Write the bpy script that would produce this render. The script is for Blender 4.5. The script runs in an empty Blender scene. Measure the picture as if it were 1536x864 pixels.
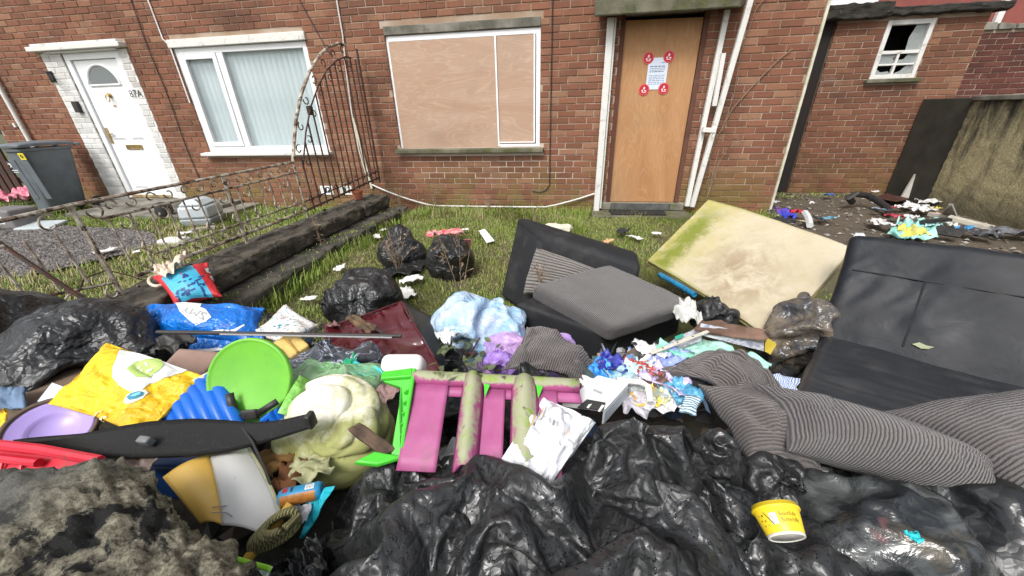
import bpy, bmesh, math, random
import numpy as np
from mathutils import Vector, Matrix, noise as mnoise
from bpy.types import NodeSocket
random.seed(7); RNG = np.random.default_rng(7)
SC = bpy.context.scene
COL = SC.collection
rad = math.radians

# ------------------------------------------------------------------ camera
CAMH = 1.27; FPX = 548.6; W0, H0 = 1536, 864
def cam_axes(pitch, roll, yaw):
    fw = np.array([-math.sin(yaw)*math.cos(pitch), math.cos(yaw)*math.cos(pitch), -math.sin(pitch)])
    r = np.array([math.cos(yaw), math.sin(yaw), 0.0]); u = np.cross(r, fw)
    c, s = math.cos(roll), math.sin(roll)
    return c*r+s*u, -s*r+c*u, fw
CR, CU, CF = cam_axes(rad(25.672), rad(-1.494), rad(9.592))
CP = np.array([0, 0, CAMH])
cd = bpy.data.cameras.new('camera'); cam = bpy.data.objects.new('camera', cd); COL.objects.link(cam)
cd.sensor_fit = 'HORIZONTAL'; cd.sensor_width = 36; cd.lens = FPX/W0*36; cd.clip_start = .02; cd.clip_end = 500
cam.matrix_world = Matrix(((CR[0], CU[0], -CF[0], 0), (CR[1], CU[1], -CF[1], 0), (CR[2], CU[2], -CF[2], CAMH), (0, 0, 0, 1)))
SC.camera = cam
# ------------------------------------------------------------------ sky, sun, exposure
SUN_EL, SUN_AZ = rad(52), rad(200)      # azimuth clockwise from +Y: behind the camera, a little left
w = bpy.data.worlds.new('World'); SC.world = w; w.use_nodes = True
wn = w.node_tree; bg = wn.nodes['Background']
sky = wn.nodes.new('ShaderNodeTexSky'); sky.sky_type = 'NISHITA'; sky.sun_disc = False
sky.sun_elevation = SUN_EL; sky.sun_rotation = SUN_AZ; sky.air_density = 1.0; sky.dust_density = 4.0; sky.ozone_density = 1.0
hs = wn.nodes.new('ShaderNodeHueSaturation'); hs.inputs['Saturation'].default_value = .28
wn.links.new(sky.outputs[0], hs.inputs['Color']); wn.links.new(hs.outputs[0], bg.inputs[0]); bg.inputs[1].default_value = .14
sl = bpy.data.lights.new('sun', 'SUN'); so = bpy.data.objects.new('sun', sl); COL.objects.link(so)
sl.energy = 1.4; sl.angle = rad(20); sl.color = (1, .975, .94)
sd = Vector((math.sin(SUN_AZ)*math.cos(SUN_EL), math.cos(SUN_AZ)*math.cos(SUN_EL), math.sin(SUN_EL)))
so.rotation_euler = sd.to_track_quat('Z', 'Y').to_euler(); so.location = (0, -3, 8)
SC.view_settings.view_transform = 'Standard'; SC.view_settings.look = 'None'
SC.view_settings.gamma = 1; SC.view_settings.exposure = .68
SC.render.engine = 'CYCLES'
SC.cycles.use_denoising = True; SC.cycles.max_bounces = 6; SC.cycles.transparent_max_bounces = 8
SC.cycles.sample_clamp_indirect = 4

# ------------------------------------------------------------------ placing: a pixel of the photograph and a height / depth -> point
def ray(px, py): return CF+(px-W0/2)/FPX*CR-(py-H0/2)/FPX*CU
def P(px, py, z): d = ray(px, py); return CP+d*(z-CAMH)/d[2]
def PY(px, py, y): d = ray(px, py); return CP+d*(y/d[1])
def PX(px, py, x): d = ray(px, py); return CP+d*(x/d[0])
def pxm(p): return float(np.dot(np.asarray(p)-CP, CF))/FPX         # metres per photo pixel at p
def pix(p):
    d = np.asarray(p)-CP; z = d@CF; return W0/2+FPX*(d@CR)/z, H0/2-FPX*(d@CU)/z

# ------------------------------------------------------------------ node helpers
def nd(nt, t, ins=None, out=0, **pr):
    n = nt.nodes.new('ShaderNode'+t)
    for k, v in pr.items(): setattr(n, k, v)
    for k, v in (ins or {}).items():
        s = n.inputs[k]
        if isinstance(v, NodeSocket): nt.links.new(v, s)
        else:
            if isinstance(v, (tuple, list)) and len(v) == 3 and s.type == 'RGBA': v = (*v, 1)
            s.default_value = v
    return n.outputs[out]
class MT:
    def __init__(s, name):
        s.m = bpy.data.materials.new(name); s.m.use_nodes = True; s.nt = s.m.node_tree; s.p = s.nt.nodes['Principled BSDF']
        s.co = nd(s.nt, 'TexCoord', out=3)
    def n(s, t, ins=None, out=0, **k): return nd(s.nt, t, ins, out, **k)
    def uv(s): return s.n('TexCoord', out=2)
    def world(s): return s.n('NewGeometry', out=0)
    def noise(s, scale, detail=4, rough=.55, dist=0, vec=None, out=0):
        return s.n('TexNoise', {'Vector': vec or s.co, 'Scale': scale, 'Detail': detail, 'Roughness': rough, 'Distortion': dist}, out)
    def mr(s, v, a, b, c=0., d=1.): return s.n('MapRange', {'Value': v, 'From Min': a, 'From Max': b, 'To Min': c, 'To Max': d})
    def math(s, op, a, b=0.): return s.n('Math', {0: a, 1: b}, operation=op)
    def mix(s, f, a, b, blend='MIX'):
        n = s.nt.nodes.new('ShaderNodeMix'); n.data_type = 'RGBA'; n.blend_type = blend
        for i, v in ((0, f), (6, a), (7, b)):
            if isinstance(v, NodeSocket): s.nt.links.new(v, n.inputs[i])
            else: n.inputs[i].default_value = (*v, 1) if isinstance(v, tuple) and len(v) == 3 else v
        return n.outputs[2]
    def scl(s, x, y, z, vec=None, rot=(0, 0, 0)): return s.n('Mapping', {'Vector': vec or s.co, 'Scale': (x, y, z), 'Rotation': rot})
    def sep(s, v): n = s.nt.nodes.new('ShaderNodeSeparateXYZ'); s.nt.links.new(v, n.inputs[0]); return n.outputs
    def bump(s, h, st, dist, nrm=None):
        d = {'Height': h, 'Strength': st, 'Distance': dist}
        if nrm: d['Normal'] = nrm
        return s.n('Bump', d)
    def crease(s, scale, vec=None, off=5.3):
        v = vec or s.world(); a = nd(s.nt, 'TexVoronoi', {'Vector': v, 'Scale': scale}); b = nd(s.nt, 'TexVoronoi', {'Vector': s.n('VectorMath', {0: v, 1: (off, off*.7, off*1.3)}), 'Scale': scale})
        return s.math('SUBTRACT', s.math('MULTIPLY', a, a), s.math('MULTIPLY', b, b))
    def set(s, **k):
        for a, v in k.items():
            i = s.p.inputs[{'col': 'Base Color', 'rough': 'Roughness', 'metal': 'Metallic', 'nrm': 'Normal', 'spec': 'Specular IOR Level', 'alpha': 'Alpha',
                            'trans': 'Transmission Weight', 'coat': 'Coat Weight', 'sheen': 'Sheen Weight', 'sub': 'Subsurface Weight', 'ior': 'IOR'}[a]]
            if isinstance(v, NodeSocket): s.nt.links.new(v, i)
            else: i.default_value = (*v, 1) if isinstance(v, tuple) else v
        return s.m
def simple(name, col, rough=.5, col2=None, ns=6, lo=.4, hi=.65, bs=0, bst=.3, bd=.004, metal=0, r2=None, dirt=None, ds=9, dlo=.55, dhi=.75, spec=.5, detail=5):
    """colour varied by noise, a second noise for dirt, fine relief"""
    t = MT(name); f = t.mr(t.noise(ns, detail), lo, hi)
    c = t.mix(f, col, col2 or tuple(x*.75 for x in col))
    if dirt: c = t.mix(t.mr(t.noise(ds, 7, .65, .3), dlo, dhi), c, dirt)
    t.set(col=c, metal=metal, spec=spec, rough=t.mr(f, 0, 1, rough, r2 if r2 is not None else min(1, rough+.12)))
    if bs: t.set(nrm=t.bump(t.noise(bs, 6, .6), bst, bd))
    return t.m
_sc = {}
def flat(col, rough=.5, dirt=.25, bump=1):
    """slightly dirty painted / plastic colour, one material per colour"""
    k = (tuple(round(x, 3) for x in col), rough, dirt, bump)
    if k not in _sc:
        t = MT('colour'); f = t.mr(t.noise(14, 6, .65), .45, .75)
        c = t.mix(t.math('MULTIPLY', f, dirt), tuple(col), (.09, .075, .05))
        t.set(col=c, rough=t.mr(f, 0, 1, rough, min(1, rough+.25)))
        if bump: t.set(nrm=t.bump(t.noise(60, 4), .12, .002))
        _sc[k] = t.m
    return _sc[k]

# ------------------------------------------------------------------ object helpers
def tag(o, label=None, cat=None, group=None, kind=None):
    if label: o['label'] = label
    if cat: o['category'] = cat
    if group: o['group'] = group
    if kind: o['kind'] = kind
    return o
class B:
    """collects shapes (world coordinates) for one mesh"""
    def __init__(s): s.v = []; s.f = []; s.uv = None
    def add(s, v, f):
        o = len(s.v); s.v += [tuple(map(float, p)) for p in v]; s.f += [tuple(i+o for i in q) for q in f]; return s
    def hexa(s, p):   # 4 bottom, 4 top, both counter-clockwise seen from above
        return s.add(p, [(3, 2, 1, 0), (4, 5, 6, 7), (0, 1, 5, 4), (1, 2, 6, 5), (2, 3, 7, 6), (3, 0, 4, 7)])
    def box(s, x0, x1, y0, y1, z0, z1):
        return s.hexa([(x0, y0, z0), (x1, y0, z0), (x1, y1, z0), (x0, y1, z0), (x0, y0, z1), (x1, y0, z1), (x1, y1, z1), (x0, y1, z1)])
    def obox(s, c, ex, ey, ez):
        c, ex, ey, ez = map(np.asarray, (c, ex, ey, ez))
        return s.hexa([c+a*ex+b*ey+d*ez for d in (-1, 1) for a, b in ((-1, -1), (1, -1), (1, 1), (-1, 1))])
    def bar(s, a, b, w, h, up=(0, 0, 1)):
        a, b = np.asarray(a, float), np.asarray(b, float); d = b-a; e = np.cross(d, up); e = e/np.linalg.norm(e); u = np.cross(e, d); u /= np.linalg.norm(u)
        return s.obox((a+b)/2, d/2, e*-w/2, u*h/2)
    def tube(s, pts, r, seg=8, cap=True, up=(0, 0, 1)):
        pts = [np.asarray(p, float) for p in pts]; n = len(pts); rr = r if hasattr(r, '__len__') else [r]*n
        vs = []; nrm = None
        for i, p in enumerate(pts):
            t = pts[min(i+1, n-1)]-pts[max(i-1, 0)]; t /= (np.linalg.norm(t)+1e-9)
            if nrm is None:
                nrm = np.cross(t, up); 
                if np.linalg.norm(nrm) < .05: nrm = np.cross(t, (1, 0.1, 0))
            nrm = nrm-t*np.dot(nrm, t); nrm /= np.linalg.norm(nrm); b = np.cross(t, nrm)
            vs += [p+rr[i]*(math.cos(2*math.pi*k/seg)*nrm+math.sin(2*math.pi*k/seg)*b) for k in range(seg)]
        fs = [(i*seg+k, i*seg+(k+1) % seg, (i+1)*seg+(k+1) % seg, (i+1)*seg+k) for i in range(n-1) for k in range(seg)]
        if cap: fs += [tuple(range(seg))[::-1], tuple((n-1)*seg+k for k in range(seg))]
        return s.add(vs, fs)
    def cyl(s, a, b, r0, r1=None, seg=24): return s.tube([a, b], [r0, r0 if r1 is None else r1], seg)
    def lathe(s, c, prof, ax=(0, 0, 1), seg=32, closed=False):
        ax = np.asarray(ax, float); ax /= np.linalg.norm(ax); e = np.cross(ax, (0, 1, .01)); e /= np.linalg.norm(e); g = np.cross(ax, e); c = np.asarray(c, float)
        vs = [c+ax*h+r*(math.cos(2*math.pi*k/seg)*e+math.sin(2*math.pi*k/seg)*g) for r, h in prof for k in range(seg)]; n = len(prof)
        fs = [(i*seg+k, i*seg+(k+1) % seg, ((i+1) % n)*seg+(k+1) % seg, ((i+1) % n)*seg+k) for i in range(n if closed else n-1) for k in range(seg)]
        if not closed: fs += [tuple(range(seg))[::-1], tuple((n-1)*seg+k for k in range(seg))]
        return s.add(vs, fs)
    def plate(s, poly, th):
        """polygon (3-d points, counter-clockwise from the front) with thickness th towards its back"""
        q = [np.asarray(p, float) for p in poly]; n = np.zeros(3)
        for i in range(len(q)): n += np.cross(q[i], q[(i+1) % len(q)])
        n /= np.linalg.norm(n); k = len(q)
        return s.add(q+[p-n*th for p in q], [tuple(range(k)), tuple(range(2*k-1, k-1, -1))]+[(i, i+k, (i+1) % k+k, (i+1) % k) for i in range(k)])
    def grid(s, G, wrap=False, uv=True):
        n, m = G.shape[:2]; o = len(s.v); s.v += [tuple(p) for p in G.reshape(-1, 3).tolist()]
        k = n if wrap else n-1
        i, j = np.meshgrid(np.arange(k), np.arange(m-1), indexing='ij'); i2 = (i+1) % n
        q = np.stack([i*m+j, i2*m+j, i2*m+j+1, i*m+j+1], -1).reshape(-1, 4)+o
        s.f += [tuple(x) for x in q.tolist()]
        return s
def mk(name, b, mat, parent=None, smooth=True, bevel=0, subd=0, solid=0, uv=None, label=None, cat=None, group=None, kind=None, org=None, ang=None):
    """one mesh object; its origin goes to the base of its box (or org)"""
    v = np.array(b.v, dtype=np.float64)
    if org is None: org = np.array([(v[:, 0].min()+v[:, 0].max())/2, (v[:, 1].min()+v[:, 1].max())/2, v[:, 2].min()])
    me = bpy.data.meshes.new(name); me.from_pydata((v-org).tolist(), [], b.f)
    if uv is not None:
        l = me.uv_layers.new(name='UVMap'); idx = np.zeros(len(me.loops), int); me.loops.foreach_get('vertex_index', idx)
        l.data.foreach_set('uv', np.asarray(uv, dtype=np.float32)[idx].ravel())
    me.materials.append(mat)
    if smooth:
        me.polygons.foreach_set('use_smooth', [True]*len(me.polygons))
        if subd == 0 and smooth != 'all': me.set_sharp_from_angle(angle=rad(ang or 40))
    o = bpy.data.objects.new(name, me); COL.objects.link(o); o.location = org
    if parent is not None:
        o.parent = parent; o.location = Vector(org)-Vector(wloc(parent))
    if solid: m = o.modifiers.new('s', 'SOLIDIFY'); m.thickness = solid; m.offset = 0
    if bevel: m = o.modifiers.new('b', 'BEVEL'); m.width = bevel; m.segments = 2; m.limit_method = 'ANGLE'
    if subd: m = o.modifiers.new('d', 'SUBSURF'); m.levels = subd; m.render_levels = subd
    return tag(o, label, cat, group, kind)
def wloc(o):
    p = np.array(o.location)
    while o.parent: o = o.parent; p = p+np.array(o.location)
    return p
def thing(name, label, cat, loc, group=None):
    o = bpy.data.objects.new(name, None); COL.objects.link(o); o.location = [float(x) for x in loc]; o.empty_display_size = .05
    return tag(o, label, cat, group)
def text(name, s, mat, parent, M, size, label=None, th=.001, fn=None):
    """flat printed lettering: local x right, y up; M maps (x, y, 0) to world; fn bends it on a surface"""
    cu = bpy.data.curves.new('lettering', 'FONT'); cu.body = s; cu.size = size; cu.align_x = 'CENTER'; cu.align_y = 'CENTER'; cu.resolution_u = 3
    t = bpy.data.objects.new('lettering_source', cu); me = bpy.data.meshes.new_from_object(t)
    b = B(); vs = [v.co.copy() for v in me.vertices]; fs = [tuple(p.vertices) for p in me.polygons]
    bpy.data.objects.remove(t); bpy.data.curves.remove(cu); bpy.data.meshes.remove(me)
    b.add([fn(v.x, v.y) if fn else M(v.x, v.y) for v in vs], fs)
    return mk(name, b, mat, parent, smooth=False)

# ------------------------------------------------------------------ noise and cloth
def fbm(p, sc, octv=4, seed=0):
    p = np.asarray(p, float)*sc+seed*17.13
    return np.array([mnoise.fractal(Vector(q), 1.0, 2.0, octv) for q in p.reshape(-1, 3)]).reshape(p.shape[:-1])
def worley2(p, seed):
    c = np.floor(p).astype(np.int64); best = np.full(p.shape[:-1], 9.)
    for dx in (-1, 0, 1):
        for dy in (-1, 0, 1):
            for dz in (-1, 0, 1):
                q = c+np.array((dx, dy, dz)); h = (q[..., 0]*73856093 ^ q[..., 1]*19349663 ^ q[..., 2]*83492791 ^ (seed*2654435 + 12345)) & 0x7fffffff
                j = np.stack([((h*a+b) % 10007)/10007. for a, b in ((31, 7), (57, 3), (97, 11))], -1); best = np.minimum(best, ((q+j-p)**2).sum(-1))
    return best
def creases(p, s, seed=0):
    """flat facets meeting in sharp creases, metres"""
    p = np.asarray(p)*s; return (worley2(p, seed)-worley2(p+31.7, seed+5))/s
def crush(G, wrap, a1=.35, a2=.3, s1=11., s2=27., seed=0):
    N = gnormals(G, wrap); return G+N*(a1*creases(G, s1, seed)+a2*creases(G, s2, seed+2))[..., None]
def sm_noise(n, m, cells, seed, wrap=False):
    r = np.random.default_rng(seed); a = r.normal(size=(cells+1, cells+1))
    if wrap: a[-1] = a[0]
    x = np.linspace(0, cells, n, endpoint=not wrap); y = np.linspace(0, cells, m); i = np.minimum(x.astype(int), cells-1); j = np.minimum(y.astype(int), cells-1)
    fx = x-i; fy = y-j; fx = (fx*fx*(3-2*fx))[:, None]; fy = (fy*fy*(3-2*fy))[None]
    g = lambda di, dj: a[np.ix_(i+di, j+dj)]
    return g(0, 0)*(1-fx)*(1-fy)+g(1, 0)*fx*(1-fy)+g(0, 1)*(1-fx)*fy+g(1, 1)*fx*fy
def gnormals(G, wrap=False):
    du = (np.roll(G, -1, 0)-np.roll(G, 1, 0)) if wrap else np.gradient(G, axis=0)
    dv = np.gradient(G, axis=1); n = np.cross(du, dv); return n/(np.linalg.norm(n, axis=-1, keepdims=True)+1e-9)
def upsample(G, n, m, wrap=False):
    a, b_ = G.shape[:2]; x = np.arange(n)*a/n if wrap else np.linspace(0, a-1, n); y = np.linspace(0, b_-1, m); i = np.minimum(x.astype(int), a-1 if wrap else a-2); j = np.minimum(y.astype(int), b_-2)
    fx = (x-i)[:, None, None]; fy = (y-j)[None, :, None]; i2 = (i+1) % a
    return G[np.ix_(i, j)]*(1-fx)*(1-fy)+G[np.ix_(i2, j)]*fx*(1-fy)+G[np.ix_(i, j+1)]*(1-fx)*fy+G[np.ix_(i2, j+1)]*fx*fy
def cloth2(G0, ell, lev=3, steps=60, it=10, wrap=False, pins=None, steps2=24, it2=8, **k):
    """coarse pass for the large folds, then a fine pass"""
    n, m = G0.shape[:2]; nc = (n//lev)//2*2; mc = m//lev; ic = (np.arange(nc)*n//nc) if wrap else np.linspace(0, n-1, nc).astype(int); jc = np.linspace(0, m-1, mc).astype(int)
    pc = pins[np.ix_(ic, jc)] if pins is not None else None
    Gc = cloth(G0[np.ix_(ic, jc)], ell, steps, it, wrap=wrap, pins=pc, **k); k = dict(k); k['jit'] = .0025
    return cloth(upsample(Gc, n, m, wrap), ell, steps2, it2, wrap=wrap, pins=None if pins is None else pins, rest=G0, **k)
def cloth(G, ell, steps=50, it=8, excess=1.15, wrap=False, pins=None, g=.0012, vac=0., floor=None, seed=0, bend=.06, vary=.08, damp=.9, fric=.3, jit=.004, rest=None):
    """position-based cloth on a grid, dropped or sucked on to ellipsoids (centre, radii[, 3x3 axes])"""
    G = G.copy(); n, m = G.shape[:2]; r = np.random.default_rng(seed)
    var = 1+vary*sm_noise(n, m, 7, seed, wrap)
    def L(a, b): return np.linalg.norm(b-a, axis=-1)
    cons = []; R0 = G if rest is None else rest
    def addc(sa, sb, st, k=1.0, ex=excess):
        A, Bq = R0[sa], R0[sb]; cons.append((sa, sb, L(A, Bq)*ex*var[sa]*k, st))
    U = np.arange(n); V = np.arange(m)
    def pairs(N, step, wr):
        idx = np.arange(N if wr else N-step); c = []
        for k in range(2):
            a = idx[(idx//step) % 2 == k]; c.append((a, (a+step) % N))
        return c
    for a, b in pairs(n, 1, wrap): addc(np.ix_(a, V), np.ix_(b, V), 1.)
    for a, b in pairs(m, 1, False): addc(np.ix_(U, a), np.ix_(U, b), 1.)
    for a, b in pairs(n, 1, wrap):
        addc(np.ix_(a, V[:-1]), np.ix_(b, V[1:]), .5); addc(np.ix_(a, V[1:]), np.ix_(b, V[:-1]), .5)
    if bend:
        for a, b in pairs(n, 2, wrap): addc(np.ix_(a, V), np.ix_(b, V), bend)
        for a, b in pairs(m, 2, False): addc(np.ix_(U, a), np.ix_(U, b), bend)
    E = []
    for e in ell:
        A = np.eye(3) if len(e) < 3 else np.asarray(e[2]); E.append((np.asarray(e[0], float), np.asarray(e[1], float), A))
    G += r.normal(size=G.shape)*.0012+jit*np.stack([sm_noise(n, m, 16, seed+60+k, wrap) for k in range(3)], -1)
    vel = np.zeros_like(G); pin0 = G.copy() if pins is not None else None
    cen = np.mean([e[0] for e in E], 0) if E else G.mean((0, 1))
    for s in range(steps):
        prev = G.copy()
        f = np.zeros_like(G); f[..., 2] -= g
        if vac:
            N = gnormals(G, wrap); sg = np.sign(((G-cen)*N).sum(-1, keepdims=True)); f -= N*sg*vac
        vel = vel*damp+f; G = G+vel
        for k in range(it):
            for sa, sb, l0, st in cons:
                a = G[sa]; b = G[sb]; d = b-a; l = np.sqrt((d*d).sum(-1))+1e-9
                c = d*((l-l0)/l*.5*st)[..., None]; G[sa] = a+c; G[sb] = b-c
            if k % 3 == 2 or k == it-1:
                for c, rr, A in E:
                    q = ((G-c)@A.T)/rr; nn = np.sqrt((q*q).sum(-1)); h = nn < 1
                    if h.any():
                        q = q.copy(); q[h] /= np.maximum(nn[h], .05)[:, None]; new = (q[h]*rr)@A+c
                        if fric and k == it-1: new = new+(prev[h]-new)*fric*(np.linalg.norm(prev[h]-new, axis=-1, keepdims=True) < .02)
                        G[h] = new
                if floor is not None: G[..., 2] = np.maximum(G[..., 2], floor)
                if pins is not None: G[pins] = pin0[pins]
        vel = G-prev; sp = np.linalg.norm(vel, axis=-1, keepdims=True); vel *= np.minimum(1, .012/(sp+1e-9))
    return G
def axes_of(ax):
    ax = np.asarray(ax, float); ax /= np.linalg.norm(ax); e = np.cross(ax, (.13, .2, 1)); 
    if np.linalg.norm(e) < .1: e = np.cross(ax, (1, 0, 0))
    e /= np.linalg.norm(e); return e, np.cross(ax, e), ax
def bag_grid(ell, ax=(0, 0, 1), nu=72, nv=44, excess=1.2, neck=.16, tail=.12, steps=40, it=9, g=.0002, vac=.0001, floor=None, seed=0, grow=1.02, bend=.06, core=.84, peaks=14):
    """a tied bag: a sack grid round its contents, gathered at the neck, with a loose tail beyond the tie"""
    e1, e2, ax = axes_of(ax); C = np.mean([e[0] for e in ell], 0)
    # support distance along directions
    def support(d):
        best = 0
        for e in ell:
            c = np.asarray(e[0])-C; r = np.asarray(e[1]); A = np.eye(3) if len(e) < 3 else np.asarray(e[2])
            best = max(best, float(c@d+np.linalg.norm((A@d)*r)))
        return best
    G = np.zeros((nu, nv, 3)); nb = int(nv*.84)
    for i in range(nu):
        ph = 2*math.pi*i/nu; d1 = math.cos(ph)*e1+math.sin(ph)*e2
        for j in range(nv):
            if j < nb:
                th = math.pi*(1-j/(nb-1)*(1-neck/math.pi*1.2)); d = d1*math.sin(th)+ax*math.cos(th)
                G[i, j] = C+d*support(d)*grow
            else:
                t = (j-nb+1)/(nv-nb); h = support(ax)*grow
                G[i, j] = C+ax*(h+tail*t)+d1*(.012+tail*(.25*t+.18*t*math.sin(3*ph+seed)*t))
    pins = np.zeros((nu, nv), bool); pins[:, nb:nb+1] = True; r = np.random.default_rng(seed+77)
    for i in range(nu):
        ph = 2*math.pi*i/nu; G[i, nb] = C+ax*support(ax)*grow+(math.cos(ph)*e1+math.sin(ph)*e2)*.014
    for _ in range(peaks): pins[int(r.uniform(0, nu-2))//2*2, int(r.uniform(.25, .75)*nv)//2*2] = True
    e2_ = [(e[0], np.asarray(e[1])*core, *e[2:]) for e in ell]
    return cloth2(G, e2_, 2, steps, it, True, pins, 16, it, excess=excess, g=g, vac=vac, floor=floor, seed=seed, bend=bend, jit=.006)
def uvgrid(n, m, su=1., sv=1.):
    a, b = np.meshgrid(np.linspace(0, su, n), np.linspace(0, sv, m), indexing='ij'); return np.stack([a, b], -1).reshape(-1, 2)
def onG(G, wrap=False, off=.003):
    """u, v in 0..1 -> point just above a cloth grid"""
    N = gnormals(G, wrap); n, m = G.shape[:2]; cen = G.mean((0, 1))
    def f(u, v):
        x = (u % 1)*n if wrap else min(max(u, 0), .9999)*(n-1); y = min(max(v, 0), .9999)*(m-1)
        i, j = int(x), int(y); a, b = x-i, y-j; i2 = (i+1) % n if wrap else min(i+1, n-1); j2 = min(j+1, m-1); i %= n
        w4 = ((1-a)*(1-b), a*(1-b), (1-a)*b, a*b)
        p = sum(w*G[k] for w, k in zip(w4, ((i, j), (i2, j), (i, j2), (i2, j2))))
        nn = sum(w*N[k] for w, k in zip(w4, ((i, j), (i2, j), (i, j2), (i2, j2))))
        return p, nn/(np.linalg.norm(nn)+1e-9)
    return f
def frameM(o, ex, ey):
    o, ex, ey = map(lambda t: np.asarray(t, float), (o, ex, ey)); ex = ex/np.linalg.norm(ex); ey = ey-ex*(ex@ey); ey /= np.linalg.norm(ey)
    return lambda x, y: o+ex*x+ey*y
def rbox(c, ex, ey, ez, r, n=14, disp=None):
    """soft box: half axes ex, ey, ez, edges rounded by r; returns B, local coords"""
    c, ex, ey, ez = map(lambda t: np.asarray(t, float), (c, ex, ey, ez)); h = np.array([np.linalg.norm(t) for t in (ex, ey, ez)])
    A = np.stack([ex/h[0], ey/h[1], ez/h[2]])
    bm = bmesh.new(); bmesh.ops.create_cube(bm, size=2); bmesh.ops.subdivide_edges(bm, edges=bm.edges[:], cuts=n, use_grid_fill=True)
    v = np.array([x.co[:] for x in bm.verts]); f = [tuple(x.index for x in q.verts) for q in bm.faces]; bm.free()
    # denser towards the edges
    v = np.sign(v)*(1-(1-np.abs(v))**1.35)
    p = v*h; q = np.clip(p, -(h-r), h-r); d = p-q; l = np.linalg.norm(d, axis=1, keepdims=True); nrm = np.where(l > 1e-9, d/np.maximum(l, 1e-9), 0)
    p = np.where(l > 1e-9, q+nrm*r, p)
    if disp is not None: p = p+disp(p, nrm, h)
    b = B(); b.v = [tuple(t) for t in (c+p@A)]; b.f = f
    return b, p
print('helpers ok')
# ================================================================== materials of the setting
def brick_mat(name, c1, c2, c3, dark=(.05, .03, .022), moss=.0):
    t = MT(name); W_ = t.world()
    oi = nd(t.nt, 'ObjectInfo', out=5); gi = nd(t.nt, 'NewGeometry', out=8)
    r = t.math('FRACT', t.math('ADD', t.math('MULTIPLY', oi, 7.31), t.math('MULTIPLY', gi, 5.17)))
    rp = t.nt.nodes.new('ShaderNodeValToRGB'); t.nt.links.new(r, rp.inputs[0]); e = rp.color_ramp.elements
    e[0].position = 0; e[0].color = (*c1, 1); e[1].position = 1; e[1].color = (*c3, 1)
    for pos, c in ((.3, c2), (.5, c1), (.62, tuple(.7*x for x in c2)), (.8, c2), (.92, c3)):
        q = e.new(pos); q.color = (*c, 1)
    g = t.noise(70, 5, .7, vec=W_); c = t.mix(t.mr(g, .35, .75), rp.outputs[0], dark, 'MIX')
    c = t.mix(.55, rp.outputs[0], c)
    s = t.noise(1.6, 6, .6, .4, vec=W_); c = t.mix(t.math('MULTIPLY', t.mr(s, .48, .72), .6), c, dark)          # weathering patches
    z = t.sep(W_)[2]; low = t.math('MULTIPLY', t.mr(z, .75, .05), t.mr(t.noise(3, 5, .6, vec=W_), .42, .6))
    c = t.mix(t.math('MULTIPLY', low, moss), c, (.16, .13, .035))                                             # algae near the ground
    ef = t.math('MULTIPLY', t.mr(t.noise(2.3, 6, .7, .5, vec=t.scl(1, 1, 1.6, W_)), .6, .78), .3); c = t.mix(ef, c, (.42, .33, .27))
    t.set(col=c, rough=.8, spec=.3, nrm=t.bump(t.noise(160, 5, .7, vec=W_), .55, .003)); return t.m
M_BRICK = brick_mat('red_brick', (.215, .085, .049), (.285, .120, .068), (.325, .168, .100), moss=.9)
M_BRICK2 = brick_mat('outhouse_brick', (.185, .075, .043), (.235, .099, .056), (.275, .135, .075), moss=.6)
M_WBRICK = brick_mat('white_painted_brick', (.72, .72, .70), (.78, .78, .77), (.66, .67, .66), dark=(.30, .27, .23))
def mortar_mat():
    t = MT('mortar'); W_ = t.world(); z = t.sep(W_)
    c = t.mix(t.mr(t.noise(2.2, 6, .6, vec=W_), .4, .65), (.31, .215, .145), (.44, .36, .29))
    rp = t.math('MULTIPLY', t.mr(z[2], .95, .8), t.mr(z[2], .3, .42)); rx = t.math('MULTIPLY', t.mr(z[0], -2.5, -2.1), t.mr(z[0], .3, -.2))
    c = t.mix(t.math('MULTIPLY', rp, rx), c, (.62, .53, .45))                                                   # paler repointed joints under the sill
    c = t.mix(t.math('MULTIPLY', t.mr(z[2], .5, .02), .6), c, (.13, .11, .045))
    t.set(col=c, rough=.95, spec=.2, nrm=t.bump(t.noise(120, 5, .7, vec=W_), .6, .004)); return t.m
M_MORTAR = mortar_mat()
def white_mat(name='white_paint', dirt=.5, base=(.80, .81, .82), rough=.4):
    t = MT(name); W_ = t.world(); f = t.mr(t.noise(9, 8, .7, .6, vec=W_), .56, .72)
    c = t.mix(t.math('MULTIPLY', f, dirt), base, (.25, .21, .15)); t.set(col=c, rough=rough, nrm=t.bump(t.noise(80, 3, vec=W_), .1, .002)); return t.m
M_WHITE = white_mat('upvc_white', .12); M_PEEL = white_mat('peeling_white_paint', .85, (.66, .655, .62), .6)
M_CONC = simple('weathered_concrete', (.24, .225, .19), .9, (.10, .095, .075), 4, .35, .65, bs=70, bst=.6, dirt=(.055, .055, .035), ds=11)
M_MOSSCONC = simple('mossy_concrete', (.17, .16, .11), .95, (.07, .07, .04), 5, .35, .65, bs=50, bst=.8, bd=.01, dirt=(.10, .11, .025), ds=5)
M_DARKSTONE = simple('blackened_stone', (.042, .038, .030), .95, (.018, .017, .014), 6, .35, .65, bs=45, bst=.9, bd=.012, dirt=(.15, .145, .12), ds=13, dlo=.6, dhi=.8)
M_BLACKM = simple('black_metal', (.02, .02, .02), .5, (.035, .03, .025), 20)
M_DARK = simple('dark_void', (.006, .006, .006), .9)
M_RUST = simple('rusty_painted_iron', (.50, .46, .38), .7, (.16, .085, .05), 13, .40, .66, bs=90, bst=.5, dirt=(.045, .025, .016), ds=24, dlo=.5, dhi=.6)
M_BRASS = simple('brass', (.55, .40, .18), .35, (.35, .23, .08), 20, metal=.8)
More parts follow.
